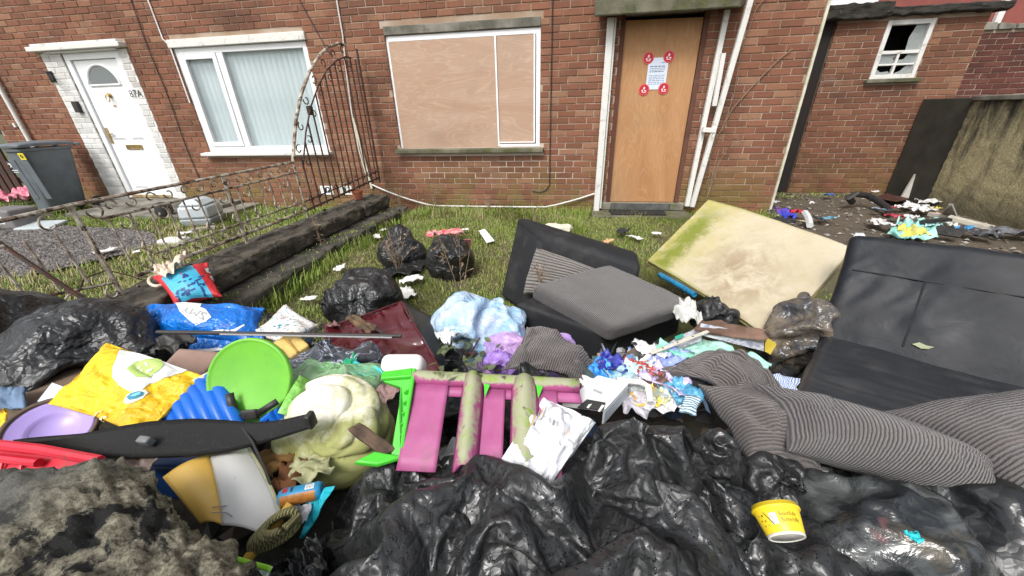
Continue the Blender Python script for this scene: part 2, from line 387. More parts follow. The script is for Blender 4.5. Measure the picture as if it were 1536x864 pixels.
def ply_mat(name, c1, c2, c3, vert):
    t = MT(name); W_ = t.world(); v = t.scl(2.2, 2.2, .55, W_) if vert else t.scl(.45, 1, 1.9, W_)
    n = t.noise(1.5, 2.5, .5, 1.3, vec=v); rings = t.math('FRACT', t.math('MULTIPLY', n, 11)); rg = t.math('PINGPONG', t.math('MULTIPLY', n, 22), 1.)
    c = t.mix(t.mr(n, .35, .65), c1, c2); c = t.mix(t.math('MULTIPLY', t.mr(rg, .72, 1), .34 if not vert else .34), c, c3)
    fib = t.noise(6, 5, .7, .2, vec=t.scl(14, 14, 1, W_) if vert else t.scl(1.2, 1, 22, W_)); c = t.mix(t.math('MULTIPLY', t.mr(fib, .4, .7), .35), c, tuple(.6*x for x in c1))
    st = t.noise(1.1, 5, .6, .5, vec=W_); c = t.mix(t.math('MULTIPLY', t.mr(st, .5, .72), .32), c, (.23, .18, .13))
    t.set(col=c, rough=.65, spec=.3, nrm=t.bump(fib, .25, .002)); return t.m
M_PLYW = ply_mat('window_plywood', (.42, .27, .185), (.47, .325, .235), (.60, .47, .36), False)
M_PLYD = ply_mat('door_plywood', (.40, .20, .088), (.47, .255, .12), (.56, .36, .20), True)
t = MT('pale_glass'); t.set(col=(.62, .72, .74), rough=.05, spec=.8, alpha=.2); M_GLASS = t.m
t = MT('frosted_glass'); t.set(col=(.16, .18, .18), rough=.3, spec=.6, nrm=t.bump(t.noise(90, 3), .3, .003)); M_FROST = t.m

# ================================================================== ground
def bumpy(x, y): return .5*np.sin(x*3.1+1.3*np.sin(y*2.3))+.5*np.sin(y*4.3+1.7*np.sin(x*2.9+1))
def ground_z(x, y):
    x = np.asarray(x, float); y = np.asarray(y, float)
    s = lambda t: np.clip(t, 0, 1)**2*(3-2*np.clip(t, 0, 1))
    heap = .24*s((1.62-y)/.7)*s((x+2.3)/.5)*s((2.4-x)/.5)*s((y+.9)/.5)
    return .012*bumpy(x, y)+.008*bumpy(x*3.3+4, y*3.1)+heap-.02*s((x-2.4)/.4)
xs = np.concatenate([[-90, -45, -22], np.arange(-12, 9.01, .06), [18, 40, 90]]); ys = np.concatenate([[-90, -40, -15, -6], np.arange(-2.4, 8.6, .06), [14, 40, 90]])
gx, gy = np.meshgrid(xs, ys, indexing='ij'); b = B(); b.grid(np.stack([gx, gy, ground_z(gx, gy)], -1))
t = MT('soil'); W_ = t.world(); q = t.sep(W_)
c = t.mix(t.mr(t.noise(3.5, 6, .6, vec=W_), .38, .62), (.105, .082, .052), (.052, .040, .026))
c = t.mix(t.mr(t.noise(28, 6, .75, vec=W_), .52, .75), c, (.19, .16, .12))
yard = t.mr(t.math('ADD', q[0], t.math('MULTIPLY', t.noise(2, 4, vec=W_), .8)), 2.2, 2.9)
gm = t.math('MULTIPLY', t.math('SUBTRACT', 1., yard), t.mr(t.noise(1.8, 5, .6, vec=W_), .3, .6)); c = t.mix(gm, c, (.085, .095, .022))
c = t.mix(t.math('MULTIPLY', yard, .55), c, (.13, .105, .078))
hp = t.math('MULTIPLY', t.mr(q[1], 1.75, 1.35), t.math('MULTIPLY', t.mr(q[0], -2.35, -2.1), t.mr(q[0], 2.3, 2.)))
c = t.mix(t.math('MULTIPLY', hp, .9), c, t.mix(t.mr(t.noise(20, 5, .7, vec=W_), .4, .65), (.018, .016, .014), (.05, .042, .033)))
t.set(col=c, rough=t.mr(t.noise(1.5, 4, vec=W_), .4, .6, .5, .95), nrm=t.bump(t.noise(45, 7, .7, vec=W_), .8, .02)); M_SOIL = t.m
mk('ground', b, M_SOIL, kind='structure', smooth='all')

# ================================================================== brick laying
def free_spans(x0, x1, z0, z1, ops):
    sp = [(x0, x1)]
    for a, bb, c, d in ops:
        if z1 > c+.01 and z0 < d-.01:
            new = []
            for s, e in sp:
                if bb <= s or a >= e: new.append((s, e)); continue
                if a-s > .03: new.append((s, a))
                if e-bb > .03: new.append((bb, e))
            sp = new
    return sp
BL, BH, BD = .215, .065, .03
_bm = {}
def brick_mesh(mat):
    if mat.name not in _bm:
        b = B(); l, h, e = BL/2, BH/2, .004
        v = [(-l, 0, -h), (l, 0, -h), (l, 0, h), (-l, 0, h)]
        b.v = [(x, e, z) for x, _, z in v]+[((abs(x)-e)*(1 if x > 0 else -1), 0, (abs(z)-e)*(1 if z > 0 else -1)) for x, _, z in v]+[(x, BD, z) for x, _, z in v]
        b.f = [(4, 5, 6, 7)]+[(i, (i+1) % 4, 4+(i+1) % 4, 4+i) for i in range(4)]+[(8+i, 8+(i+1) % 4, (i+1) % 4, i) for i in range(4)]
        me = bpy.data.meshes.new('brick'); me.from_pydata(b.v, [], b.f); me.materials.append(mat); _bm[mat.name] = (me, b)
    return _bm[mat.name]
def lay(parent, x0, x1, z0, z1, Y, ops, mat, n_single, special=None, smat=None, side=None):
    """stretcher courses; the n_single bricks that show largest are objects, the others one mesh of the same bricks"""
    rnd = random.Random(int(abs(x0)*100)+3); bricks = []
    for k in range(int((z1-z0)/.075)):
        zb = z0+k*.075; off = .1125*(k % 2)+(.0 if k % 5 else .03)
        for s, e in free_spans(x0, x1, zb, zb+BH, ops):
            a = math.floor((s-off)/.225)*.225+off
            while a < e-.02:
                l, r = max(a, s), min(a+BL, e)
                if r-l > .035: bricks.append(((l+r)/2+rnd.uniform(-.002, .002), Y+rnd.uniform(-.0025, .003), zb+BH/2+rnd.uniform(-.0015, .0015), (r-l)/BL, rnd.uniform(-.006, .006)))
                a += .225
    def size(q):
        px, py = pix(q[:3]); return (0 if -10 < px < 1546 and -6 < py < 864 else 100)+np.linalg.norm(np.array(q[:3])-CP)
    bricks.sort(key=size)
    rest = {}
    for i, q in enumerate(bricks):
        m_ = smat if special and special(q) else mat; me, bb = brick_mesh(m_)
        if i < n_single:
            o = bpy.data.objects.new('brick', me); COL.objects.link(o); o.parent = parent; o.location = Vector(q[:3])-Vector(wloc(parent)); o.scale = (q[3], 1, 1); o.rotation_euler = (0, q[4], 0)
        else:
            c, s = math.cos(q[4]), math.sin(q[4])
            rest.setdefault(m_.name, (m_, B()))[1].add([(q[0]+x*q[3]*c+z*s, q[1]+y, q[2]-x*q[3]*s+z*c) for x, y, z in bb.v], bb.f)
    for m_, b in rest.values(): mk('brickwork', b, m_, parent, smooth=False, kind='stuff')
def wall_sheet(name, parent, x0, x1, z0, z1, Y, ops, mat, depth=.24, rev=.12):
    """mortar body of a wall facing -Y: front sheet with openings, their reveals, ends and back"""
    b = B(); X = sorted({x0, x1, *[v for o in ops for v in o[:2]]}); Zs = sorted({z0, z1, *[v for o in ops for v in o[2:]]})
    X = [v for v in X if x0 <= v <= x1]; Zs = [v for v in Zs if z0 <= v <= z1]
    for i in range(len(X)-1):
        for j in range(len(Zs)-1):
            cx, cz = (X[i]+X[i+1])/2, (Zs[j]+Zs[j+1])/2
            if any(o[0] < cx < o[1] and o[2] < cz < o[3] for o in ops): continue
            b.add([(X[i], Y, Zs[j]), (X[i+1], Y, Zs[j]), (X[i+1], Y, Zs[j+1]), (X[i], Y, Zs[j+1])], [(0, 1, 2, 3)])
    for o in ops:
        a, c, d, e = o; y2 = Y+rev
        b.add([(a, Y, d), (a, y2, d), (a, y2, e), (a, Y, e)], [(0, 1, 2, 3)]); b.add([(c, Y, d), (c, y2, d), (c, y2, e), (c, Y, e)], [(3, 2, 1, 0)])
        b.add([(a, Y, d), (c, Y, d), (c, y2, d), (a, y2, d)], [(0, 1, 2, 3)]); b.add([(a, Y, e), (c, Y, e), (c, y2, e), (a, y2, e)], [(3, 2, 1, 0)])
    yb = Y+depth
    b.add([(x0, Y, z0), (x1, Y, z0), (x1, Y, z1), (x0, Y, z1), (x0, yb, z0), (x1, yb, z0), (x1, yb, z1), (x0, yb, z1)], [(0, 3, 7, 4), (1, 5, 6, 2), (3, 2, 6, 7), (5, 4, 7, 6)])
    return mk(name, b, mat, parent, smooth=False)
def frame_ring(x0, x1, z0, z1, y0, y1, w):
    b = B(); b.box(x0, x0+w, y0, y1, z0, z1).box(x1-w, x1, y0, y1, z0, z1).box(x0+w, x1-w, y0, y1, z0, z0+w).box(x0+w, x1-w, y0, y1, z1-w, z1); return b
FY = 5.16
# ------------------------------------------------------------------ house with the white door
hl = thing('terraced_house', 'left brick house with white front door, house number and window with vertical blinds', 'house', (-6.1, FY, 0))
DO = (-7.44, -6.44, .12, 2.2); WO = (-5.52, -3.50, .83, 2.27); XS = -2.985
wall_sheet('wall', hl, -9.35, XS, -.2, 5.2, FY+.009, [DO, WO], M_MORTAR)
SU = (-7.79, -6.27, .0, 2.215)
lay(hl, -9.35, XS, .0, 3.2, FY, [SU, WO, (-7.86, -6.24, 2.2, 2.305), (-5.6, -3.46, .785, .83)], M_BRICK, 240)
lay(hl, SU[0]+.004, SU[1]-.004, .0, 2.2, FY-.003, [DO], M_WBRICK, 60)
mk('painted_joint', B().box(SU[0]+.003, DO[0], FY+.003, FY+.0085, .11, 2.2).box(DO[1], SU[1]-.003, FY+.003, FY+.0085, .11, 2.2), white_mat('white_joint', .7, (.66, .66, .64), .7), hl, smooth=False)
b = B(); b.box(-7.86, -6.24, FY-.10, FY+.05, 2.215, 2.275).box(-7.80, -6.30, FY-.07, FY+.05, 2.275, 2.31).box(-7.66, -6.4, FY-.05, FY+.04, 2.19, 2.213)
mk('door_lintel', b, M_PEEL, hl, bevel=.008)
fr = mk('door_frame', frame_ring(-7.43, -6.45, .12, 2.19, FY+.02, FY+.10, .085), M_WHITE, hl, bevel=.004)
dl = mk('door', B().box(-7.335, -6.555, FY+.05, FY+.09, .17, 2.10), M_WHITE, hl, bevel=.003)
def raised(x0, x1, z0, z1, y, d=.012, e=.03):
    return B().add([(x0, y, z0), (x1, y, z0), (x1, y, z1), (x0, y, z1), (x0+e, y-d, z0+e), (x1-e, y-d, z0+e), (x1-e, y-d, z1-e), (x0+e, y-d, z1-e)], [(4, 5, 6, 7), (0, 1, 5, 4), (1, 2, 6, 5), (2, 3, 7, 6), (3, 0, 4, 7)])
for x0, x1, z0, z1 in ((-7.24, -6.99, 1.02, 1.60), (-6.88, -6.65, 1.02, 1.60), (-7.24, -6.99, .27, .82), (-6.88, -6.65, .27, .82)):
    mk('door_panel', raised(x0, x1, z0, z1, FY+.0495), M_WHITE, dl, smooth=False)
arch = [(-7.19, 1.78), (-6.69, 1.78)]+[(-6.94+.25*math.cos(a), 1.78+.24*math.sin(a)) for a in np.linspace(.12, math.pi-.12, 14)]
mk('fanlight', B().plate([(x, FY+.046, z) for x, z in arch], .01), M_FROST, dl, smooth=False)
arc = [(-6.94+.275*math.cos(a), FY+.046, 1.775+.262*math.sin(a)) for a in np.linspace(0, math.pi, 20)]
mk('fanlight_trim', B().tube(arc+[arc[0]], .016, 6), M_WHITE, dl)
b = B().lathe((-6.94, FY+.03, 1.64), [(.004, -.03), (.03, -.02), (.034, 0), (.02, .02), (.012, .03)], (0, -1, 0), 14)
b.tube([(-6.94+.03*math.cos(a), FY-.002, 1.60+.042*math.sin(a)) for a in np.linspace(0, 2*math.pi, 15)], .007, 6)
b.lathe((-6.94, FY+.045, 1.50), [(.012, 0), (.014, .012), (.004, .02)], (0, -1, 0), 10); mk('door_knocker', b, M_BRASS, dl)
mk('letter_box', frame_ring(-7.06, -6.76, .875, .945, FY+.037, FY+.05, .014).box(-7.046, -6.774, FY+.042, FY+.05, .889, .931), M_BRASS, dl, bevel=.003)
b = B().box(-7.31, -7.27, FY+.035, FY+.05, .97, 1.2).bar((-7.285, FY+.01, 1.11), (-7.17, FY+.01, 1.11), .018, .018).box(-7.295, -7.275, FY+.01, FY+.04, 1.10, 1.12); mk('door_handle', b, M_BRASS, dl, bevel=.003)
mk('threshold_strip', B().box(-7.335, -6.555, FY+.0, FY+.05, .125, .165), simple('threshold_gold', (.45, .33, .16), .45, (.2, .14, .07), 12), hl)
text('house_number', '87A', M_BLACKM, hl, frameM((-6.41, FY-.008, 1.64), (1, 0, 0), (0, 0, 1)), .135)
mk('key_safe', B().box(-7.59, -7.5, FY-.05, FY, 1.42, 1.57), M_BLACKM, hl, bevel=.006)
b = B().box(-7.80, -7.72, FY-.03, FY, 1.84, 1.98); b.tube([(-7.74, FY-.03, 1.96), (-7.70, FY-.12, 1.965), (-7.64, FY-.13, 1.95), (-7.625, FY-.12, 1.86), (-7.66, FY-.1, 1.83), (-7.74, FY-.03, 1.86)], .012, 6)
mk('wall_lamp', b, M_BLACKM, hl, bevel=.004)
# window
wn_ = mk('window', frame_ring(-5.52, -3.50, .83, 2.165, FY+.02, FY+.09, .07).box(-4.885, -4.79, FY+.02, FY+.09, .90, 2.095), M_WHITE, hl, bevel=.004)
mk('casement_frame', frame_ring(-5.445, -4.89, .905, 2.09, FY+.005, FY+.06, .06), M_WHITE, wn_, bevel=.004)
mk('head_board', B().box(-5.55, -3.475, FY-.03, FY+.09, 2.17, 2.265), M_PEEL, hl, bevel=.006)
mk('window_sill', B().hexa([(-5.6, FY-.09, .775), (-3.46, FY-.09, .775), (-3.46, FY+.07, .785), (-5.6, FY+.07, .785), (-5.6, FY-.09, .815), (-3.46, FY-.09, .815), (-3.46, FY+.07, .835), (-5.6, FY+.07, .835)]), M_PEEL, hl, bevel=.008)
mk('pane', B().box(-5.385, -4.95, FY+.045, FY+.052, .965, 2.03), M_GLASS, wn_, smooth=False); mk('pane', B().box(-4.79, -3.57, FY+.06, FY+.067, .90, 2.095), M_GLASS, wn_, smooth=False)
t = MT('blind_fabric'); tl = t.n('BsdfTranslucent', {0: (.66, .78, .80, 1)}); t.set(col=t.mix(t.mr(t.noise(2.5, 3), .4, .6), (.60, .70, .72), (.70, .79, .80)), rough=.8); M_BLIND = t.m
x = -5.50; k = 0
while x < -3.54:
    a = rad(random.uniform(30, 38)); hw = .0435; cx = x+hw
    b = B(); pts = [(cx+s*hw*math.cos(a)-.004*(1-s*s), FY+.135+s*hw*math.sin(a)-.008*(1-s*s)) for s in (-1, -.33, .33, 1)]
    b.v = [(p[0], p[1], z) for z in (.86, 2.12) for p in pts]; b.f = [(i, i+1, i+5, i+4) for i in range(3)]
    mk('blind_slat', b, M_BLIND, hl); x += .085
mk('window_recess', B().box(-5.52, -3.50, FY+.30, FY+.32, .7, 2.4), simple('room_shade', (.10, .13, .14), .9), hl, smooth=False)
mk('drain_pipe', B().tube([(-8.79, FY-.05, 3.2), (-8.77, FY-.05, .93)], .03, 10).tube([(-8.77, FY-.05, .93), (-8.72, FY-.08, .88)], .032, 10), M_PEEL, hl)
for q in ((-8.95, 1.27), (-9.02, .95)): mk('pipe_bracket', B().box(q[0]-.02, q[0]+.02, FY-.03, FY, q[1]-.03, q[1]+.03), M_PEEL, hl)
def cable(name, pts, r, mat, parent): return mk(name, B().tube(pts, r, 5), mat, parent)
cable('black_cable', [(-5.88+.012*math.sin(z*5), FY-.012, z) for z in np.linspace(3.2, .42, 14)], .006, M_BLACKM, hl)
cable('white_cable', [(-5.60+.006*math.sin(z*4), FY-.014, z) for z in np.linspace(3.2, 2.28, 8)]+[(-5.53, FY-.014, 2.2), (-5.53, FY-.02, 1.5)], .009, M_WHITE, hl)
cable('black_cable', [(-3.55, FY-.01, 3.2), (-3.45, FY-.01, 2.6), (-3.3, FY-.01, 2.25), (-3.18, FY-.01, 2.0)], .006, M_BLACKM, hl)
for x in (-3.79, -3.47):
    v = mk('air_vent', frame_ring(x, x+.2, .20, .33, FY-.012, FY, .018).box(x+.018, x+.182, FY-.004, FY, .218, .312), M_WHITE if x < -3.6 else M_PEEL, hl)
    mk('vent_mark', B().box(x+.05, x+.10, FY-.007, FY-.0035, .23, .30).box(x+.12, x+.15, FY-.007, FY-.0035, .23, .27), M_BLACKM, v)
# front step
st = thing('front_step', 'worn concrete step in front of the white door', 'step', (-6.6, 4.6, 0))
mk('slab', B().box(-7.5, -4.9, 4.30, FY-.002, -.05, .06), M_CONC, st, bevel=.01); mk('upper_step', B().box(-7.45, -5.2, 4.75, FY-.004, .06, .115), M_CONC, st, bevel=.008)

# ------------------------------------------------------------------ boarded-up house
hr = thing('terraced_house', 'right brick house with plywood boards over its window and doorway', 'house', (-.2, FY, 0))
WB = (-2.41, -.45, .85, 2.165); DB = (.46, 1.40, .13, 2.22)
wall_sheet('wall', hr, XS, 2.52, -.2, 5.2, FY+.009, [WB, DB], M_MORTAR, rev=.14)
lay(hr, XS, 2.52, .0, 3.2, FY, [WB, DB, (-2.41, -.45, 2.16, 2.262), (-2.455, -.4, .785, .852), (.40, 1.47, 0, .13)], M_BRICK, 300)
mk('gable', B().box(2.30, 2.518, FY+.25, 12, -.2, 5.2), M_BRICK, hr, smooth=False)
mk('corner_trim', B().box(2.522, 2.55, FY-.02, FY+.02, 0, 3.4), simple('cream_trim', (.62, .59, .47), .6, (.45, .42, .3), 8), hr, bevel=.004)
mk('lintel', B().box(-2.41, -.45, FY-.006, FY+.13, 2.167, 2.26), M_CONC, hr, bevel=.006)
mk('window_sill', B().hexa([(-2.455, FY-.09, .785), (-.4, FY-.09, .785), (-.4, FY+.1, .79), (-2.455, FY+.1, .79), (-2.455, FY-.09, .835), (-.4, FY-.09, .835), (-.4, FY+.1, .85), (-2.455, FY+.1, .85)]), M_MOSSCONC, hr, bevel=.008)
wf = mk('window_frame', B().box(-2.405, -2.375, FY+.03, FY+.10, .852, 2.16).box(-.505, -.452, FY+.02, FY+.10, .852, 2.16).box(-2.375, -.505, FY+.02, FY+.10, 2.10, 2.16).box(-1.01, -.505, FY+.02, FY+.10, .852, .885), M_WHITE, hr, bevel=.004)
mk('window_bead', B().box(-1.012, -.992, FY+.012, FY+.022, .86, 2.10).box(-.535, -.515, FY+.012, FY+.022, .90, 2.10).box(-.99, -.535, FY+.012, FY+.022, .90, .915), M_WHITE, wf)
mk('window_board', B().box(-2.374, -1.014, FY+.022, FY+.04, .852, 2.10), M_PLYW, hr, bevel=.002); mk('window_board', B().box(-.99, -.536, FY+.024, FY+.042, .886, 2.10), M_PLYW, hr, bevel=.002)
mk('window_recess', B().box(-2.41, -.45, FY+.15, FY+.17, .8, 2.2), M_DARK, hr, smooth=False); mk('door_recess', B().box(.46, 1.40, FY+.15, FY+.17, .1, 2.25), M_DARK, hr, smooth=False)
mk('door_board', B().hexa([(.515, FY+.03, .135), (1.345, FY+.03, .135), (1.345, FY+.05, .135), (.515, FY+.05, .135), (.508, FY+.03, 2.175), (1.343, FY+.03, 2.165), (1.343, FY+.05, 2.165), (.508, FY+.05, 2.175)]), M_PLYD, hr, bevel=.002)
M_STONE = simple('pale_step_stone', (.25, .24, .20), .9, (.13, .125, .09), 7, bs=60, bst=.6, dirt=(.09, .10, .03), ds=8, dlo=.5, dhi=.7)
mk('door_sill', B().box(.40, .53, FY-.03, FY+.12, .03, .128).box(1.30, 1.47, FY-.03, FY+.12, .03, .128).box(.53, 1.30, FY-.01, FY+.12, .03, .122), M_STONE, hr, bevel=.008)
mk('sill_plate', B().box(.535, 1.295, FY-.018, FY-.0105, .035, .12), simple('slate_grey', (.06, .062, .06), .6, (.11, .11, .10), 10), hr)
mk('door_jamb', B().box(.462, .51, FY+.0, FY+.06, .13, 2.22).box(1.347, 1.398, FY+.0, FY+.06, .13, 2.22), brick_mat('shaded_jamb_brick', (.11, .04, .028), (.13, .05, .03), (.14, .06, .04)), hr)  # jamb bricks coloured darker to paint in the shade beside the board
ds_ = thing('door_step', 'mossy concrete step below the boarded doorway', 'step', (.9, 4.98, 0)); mk('slab', B().box(.27, 1.52, 4.80, FY-.035, -.05, .03), M_MOSSCONC, ds_, bevel=.012)
mk('doormat', B().hexa([(.52, 4.84, .034), (1.2, 4.86, .034), (1.22, 5.07, .034), (.5, 5.06, .034), (.52, 4.84, .046), (1.2, 4.86, .046), (1.22, 5.07, .046), (.5, 5.06, .046)]), simple('rubber_mat', (.016, .016, .016), .85, bs=160, bst=.8), label='flat black rubber mat on the step below the plywood door', cat='doormat')
po = thing('porch', 'flat concrete porch canopy on peeling white posts around the boarded doorway', 'porch', (.9, 4.9, 0))
mk('canopy', B().hexa([(.14, 4.86, 2.165), (1.60, 4.86, 2.165), (1.72, FY-.004, 2.235), (.20, FY-.004, 2.235), (.14, 4.86, 2.42), (1.60, 4.86, 2.42), (1.72, FY-.004, 2.46), (.20, FY-.004, 2.46)]), M_MOSSCONC, po, bevel=.02)
mk('post', B().box(.30, .375, FY-.10, FY-.03, .02, 2.19), M_PEEL, po, bevel=.005); mk('post_edge', B().box(.38, .40, FY-.07, FY-.035, .06, 2.19), M_PEEL, po)
mk('post', B().bar((1.50, FY-.05, .10), (1.545, FY-.05, 2.20), .055, .05, (0, 1, 0)), M_PEEL, po, bevel=.004)
mk('leaning_post', B().bar((1.555, FY-.09, .10), (1.745, FY-.14, 2.5), .055, .05, (0, 1, 0)), M_PEEL, po, bevel=.004)
mk('cross_piece', B().bar((1.50, FY-.12, 1.03), (1.64, FY-.12, 1.02), .05, .05, (0, 1, 0)).bar((1.585, FY-.1, 1.28), (1.575, FY-.1, 1.80), .045, .04, (0, 1, 0)), M_PEEL, po)
# notice with four round stickers
no = thing('notice', 'printed white paper notice held to the plywood door by four red stickers', 'notice', (.93, FY+.02, 1.46))
M_INK = simple('ink_grey', (.10, .12, .17), .7)
mk('paper', B().box(.812, 1.035, FY+.024, FY+.027, 1.475, 1.80), simple('notice_paper', (.62, .70, .84), .35, (.70, .76, .86), 3), no)
rr_ = random.Random(5)
for i in range(13):
    b = B(); z = 1.745-.018*i
    if i in (1, 6): continue
    x = .835
    while x < 1.0:
        L_ = rr_.uniform(.012, .04); 
        if i == 0: x = .96
        b.box(x, min(x+L_, 1.012), FY+.0225, FY+.0235, z, z+(.005 if i not in (2, 5) else .008)); x += L_+.008
    mk('print_line', b, M_INK, no, smooth=False, kind='stuff')
M_RED = simple('sticker_red', (.50, .012, .03), .4); M_PINK = simple('sticker_rim', (.72, .10, .10), .4); M_STW = simple('sticker_white', (.85, .7, .7), .5)
for x, z in ((.805, 1.80), (1.03, 1.805), (.795, 1.475), (1.02, 1.48)):
    s_ = mk('sticker', B().lathe((x, FY+.023, z), [(.001, 0), (.062, 0), (.062, .0015), (.001, .0015)], (0, -1, 0), 22), M_PINK, no, smooth=False)
    mk('sticker_face', B().lathe((x, FY+.0212, z), [(.001, 0), (.052, 0), (.052, .0012), (.001, .0012)], (0, -1, 0), 22), M_RED, s_, smooth=False)
    b = B(); y = FY+.0192
    for q in ([(0, .035), (-.012, .02), (-.004, 0), (.012, .01), (.010, .03)], [(-.03, -.005), (-.012, .004), (-.01, -.02), (-.026, -.018)], [(.006, -.004), (.03, -.008), (.03, -.02), (.004, -.016)], [(-.024, -.024), (.026, -.026), (.026, -.034), (-.022, -.033)]):
        b.plate([(x+u*.95, y, z+v*.95) for u, v in reversed(q)] , .0008)
    mk('sticker_emblem', b, M_STW, s_, smooth=False)
# cables on the right house
cable('black_cable', [(-.32, FY-.012, 3.2), (-.315, FY-.012, 1.2), (-.31, FY-.012, .36), (-.36, FY-.013, .29), (-.45, FY-.013, .26), (-.55, FY-.013, .28)], .0065, M_BLACKM, hr)
cable('white_cable', [(-2.93, FY-.016, 3.2), (-2.95, FY-.016, 2.2), (-3.0, FY-.02, 1.7), (-3.03, FY-.016, 1.31), (-3.03, FY-.016, .85), (-3.0, FY-.016, .55), (-2.94, FY-.02, .36)], .009, M_PEEL, hr)
mk('cable_duct', B().bar((-3.02, FY-.022, 1.25), (-2.935, FY-.022, .30), .03, .025, (0, 1, 0)), simple('cream_duct', (.60, .56, .42), .6), hr)
lp = [(-2.94, FY-.02, .36)]; 
for u in np.linspace(.05, 1, 24):
    x = -2.94+3.24*u; z = .36*(1-u)+.25*u-.345*4*u*(1-u)*.93; lp.append((x, FY-.03-.05*math.sin(math.pi*u), max(z, .065)))
tag(mk('loose_cable', B().tube(lp, .011, 6), M_PEEL), 'white cable hanging in a long loop along the foot of the boarded house wall', 'cable')
# ------------------------------------------------------------------ outhouse
oh = thing('brick_outhouse', 'red brick outhouse with small broken white window and black coping', 'outhouse', (4.3, 6.7, 0))
OY = 6.6; OW = (4.03, 4.58, 1.565, 2.245)
wall_sheet('wall', oh, 3.43, 5.18, -.2, 2.29, OY+.009, [OW], M_MORTAR, depth=1.6)
lay(oh, 3.43, 5.18, .0, 2.30, OY, [OW, (3.98, 4.64, 1.515, 1.57)], M_BRICK2, 300)
for i, (x0, x1, z0, z1, s) in enumerate(((3.16, 3.98, 2.27, 2.44, 3), (3.95, 5.30, 2.285, 2.375, 5))):
    b, lp_ = rbox(((x0+x1)/2, OY+.70, (z0+z1)/2), ((x1-x0)/2, 0, 0), (0, .82, 0), (0, 0, (z1-z0)/2), .02, 24)
    v = np.array(b.v); v += (fbm(v, 9, 4, s)*.022)[:, None]*np.array([.4, 1, 1]); b.v = [tuple(q) for q in v]
    mk('coping', b, M_DARKSTONE, oh, smooth='all')
of = mk('window_frame', frame_ring(4.03, 4.58, 1.565, 2.245, OY-.012, OY+.07, .055).box(4.085, 4.525, OY+.0, OY+.05, 1.86, 1.90).box(4.085, 4.525, OY+.005, OY+.045, 1.725, 1.75).box(4.285, 4.315, OY+.004, OY+.046, 1.62, 1.86), M_PEEL, oh, bevel=.004)
mk('window_sill', B().box(3.98, 4.64, OY-.07, OY+.08, 1.515, 1.562), M_MOSSCONC, oh, bevel=.008)
t = MT('broken_glass'); t.set(col=(.42, .46, .45), rough=.12, spec=.8, alpha=.5, nrm=t.bump(t.noise(14, 4), .5, .02)); M_BGLASS = t.m
for poly in ([(4.37, 1.90), (4.525, 1.90), (4.525, 2.19), (4.40, 2.19), (4.36, 2.05)], [(4.085, 1.755), (4.285, 1.755), (4.26, 1.81), (4.285, 1.855), (4.085, 1.855)], [(4.32, 1.755), (4.525, 1.755), (4.525, 1.855), (4.42, 1.855), (4.39, 1.80), (4.33, 1.79)],
             [(4.085, 1.625), (4.285, 1.625), (4.25, 1.66), (4.16, 1.65), (4.085, 1.70)], [(4.32, 1.625), (4.525, 1.625), (4.525, 1.72), (4.45, 1.72), (4.40, 1.66)]):
    mk('broken_pane', B().plate([(x, OY+.025, z) for x, z in poly], .004), M_BGLASS, of, smooth=False)
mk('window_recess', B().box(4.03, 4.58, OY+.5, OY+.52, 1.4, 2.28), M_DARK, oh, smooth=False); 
mk('dark_panel', B().box(2.66, 3.425, OY+.05, OY+.09, 0, 2.27), simple('near_black_panel', (.012, .009, .008), .8, (.02, .014, .011), 4), oh)  # near-black panel filling the gap between house and outhouse
mk('panel_edge', B().box(2.56, 2.66, OY-.02, OY+.10, 0, 2.27), simple('dark_edge', (.02, .015, .012), .8), oh)
# ------------------------------------------------------------------ rendered garden wall on the right
gw = thing('garden_wall', 'roughcast yellow garden wall with black mould streaks beside the yard', 'wall', (5.0, 3, 0))
t = MT('roughcast'); W_ = t.world(); q = t.sep(W_)
base = t.mix(t.mr(t.noise(55, 6, .75, vec=W_), .38, .66), (.58, .50, .29), (.26, .22, .115))
stv = t.noise(1.8, 6, .65, .5, vec=t.scl(1, 2.6, .55, W_)); base = t.mix(t.mr(t.math('ADD', stv, t.math('MULTIPLY', t.mr(q[2], .5, 1.3), .22)), .55, .76), base, (.035, .033, .024))
base = t.mix(t.math('MULTIPLY', t.mr(q[2], .35, .05), .7), base, (.05, .045, .03))
t.set(col=base, rough=.95, nrm=t.bump(t.noise(55, 6, .75, vec=W_), 1., .03)); M_ROUGH = t.m
yy = np.linspace(-1.5, 5.83, 120); zz = np.linspace(-.1, 1.26, 36); gy, gz = np.meshgrid(yy, zz, indexing='ij')
G = np.stack([4.80+.012*np.sin(gy*3)+.0*gz, gy, gz], -1); G[..., 0] += .012*fbm(G, 30, 3, 2)
mk('render_face', B().grid(G), M_ROUGH, gw, smooth='all')
mk('core', B().box(4.83, 5.10, -1.5, 5.83, -.1, 1.265), M_ROUGH, gw, smooth=False)
b, _ = rbox((4.95, 2.16, 1.29), (.19, 0, 0), (0, 3.67, 0), (0, 0, .028), .012, 20); mk('coping', b, M_CONC, gw, smooth='all')
mk('mould_black_end', B().box(4.795, 5.12, 5.832, 6.585, -.1, 1.30), simple('black_mould_render', (.028, .026, .02), .9, (.05, .048, .034), 4, bs=40, bst=.5), gw, bevel=.01)
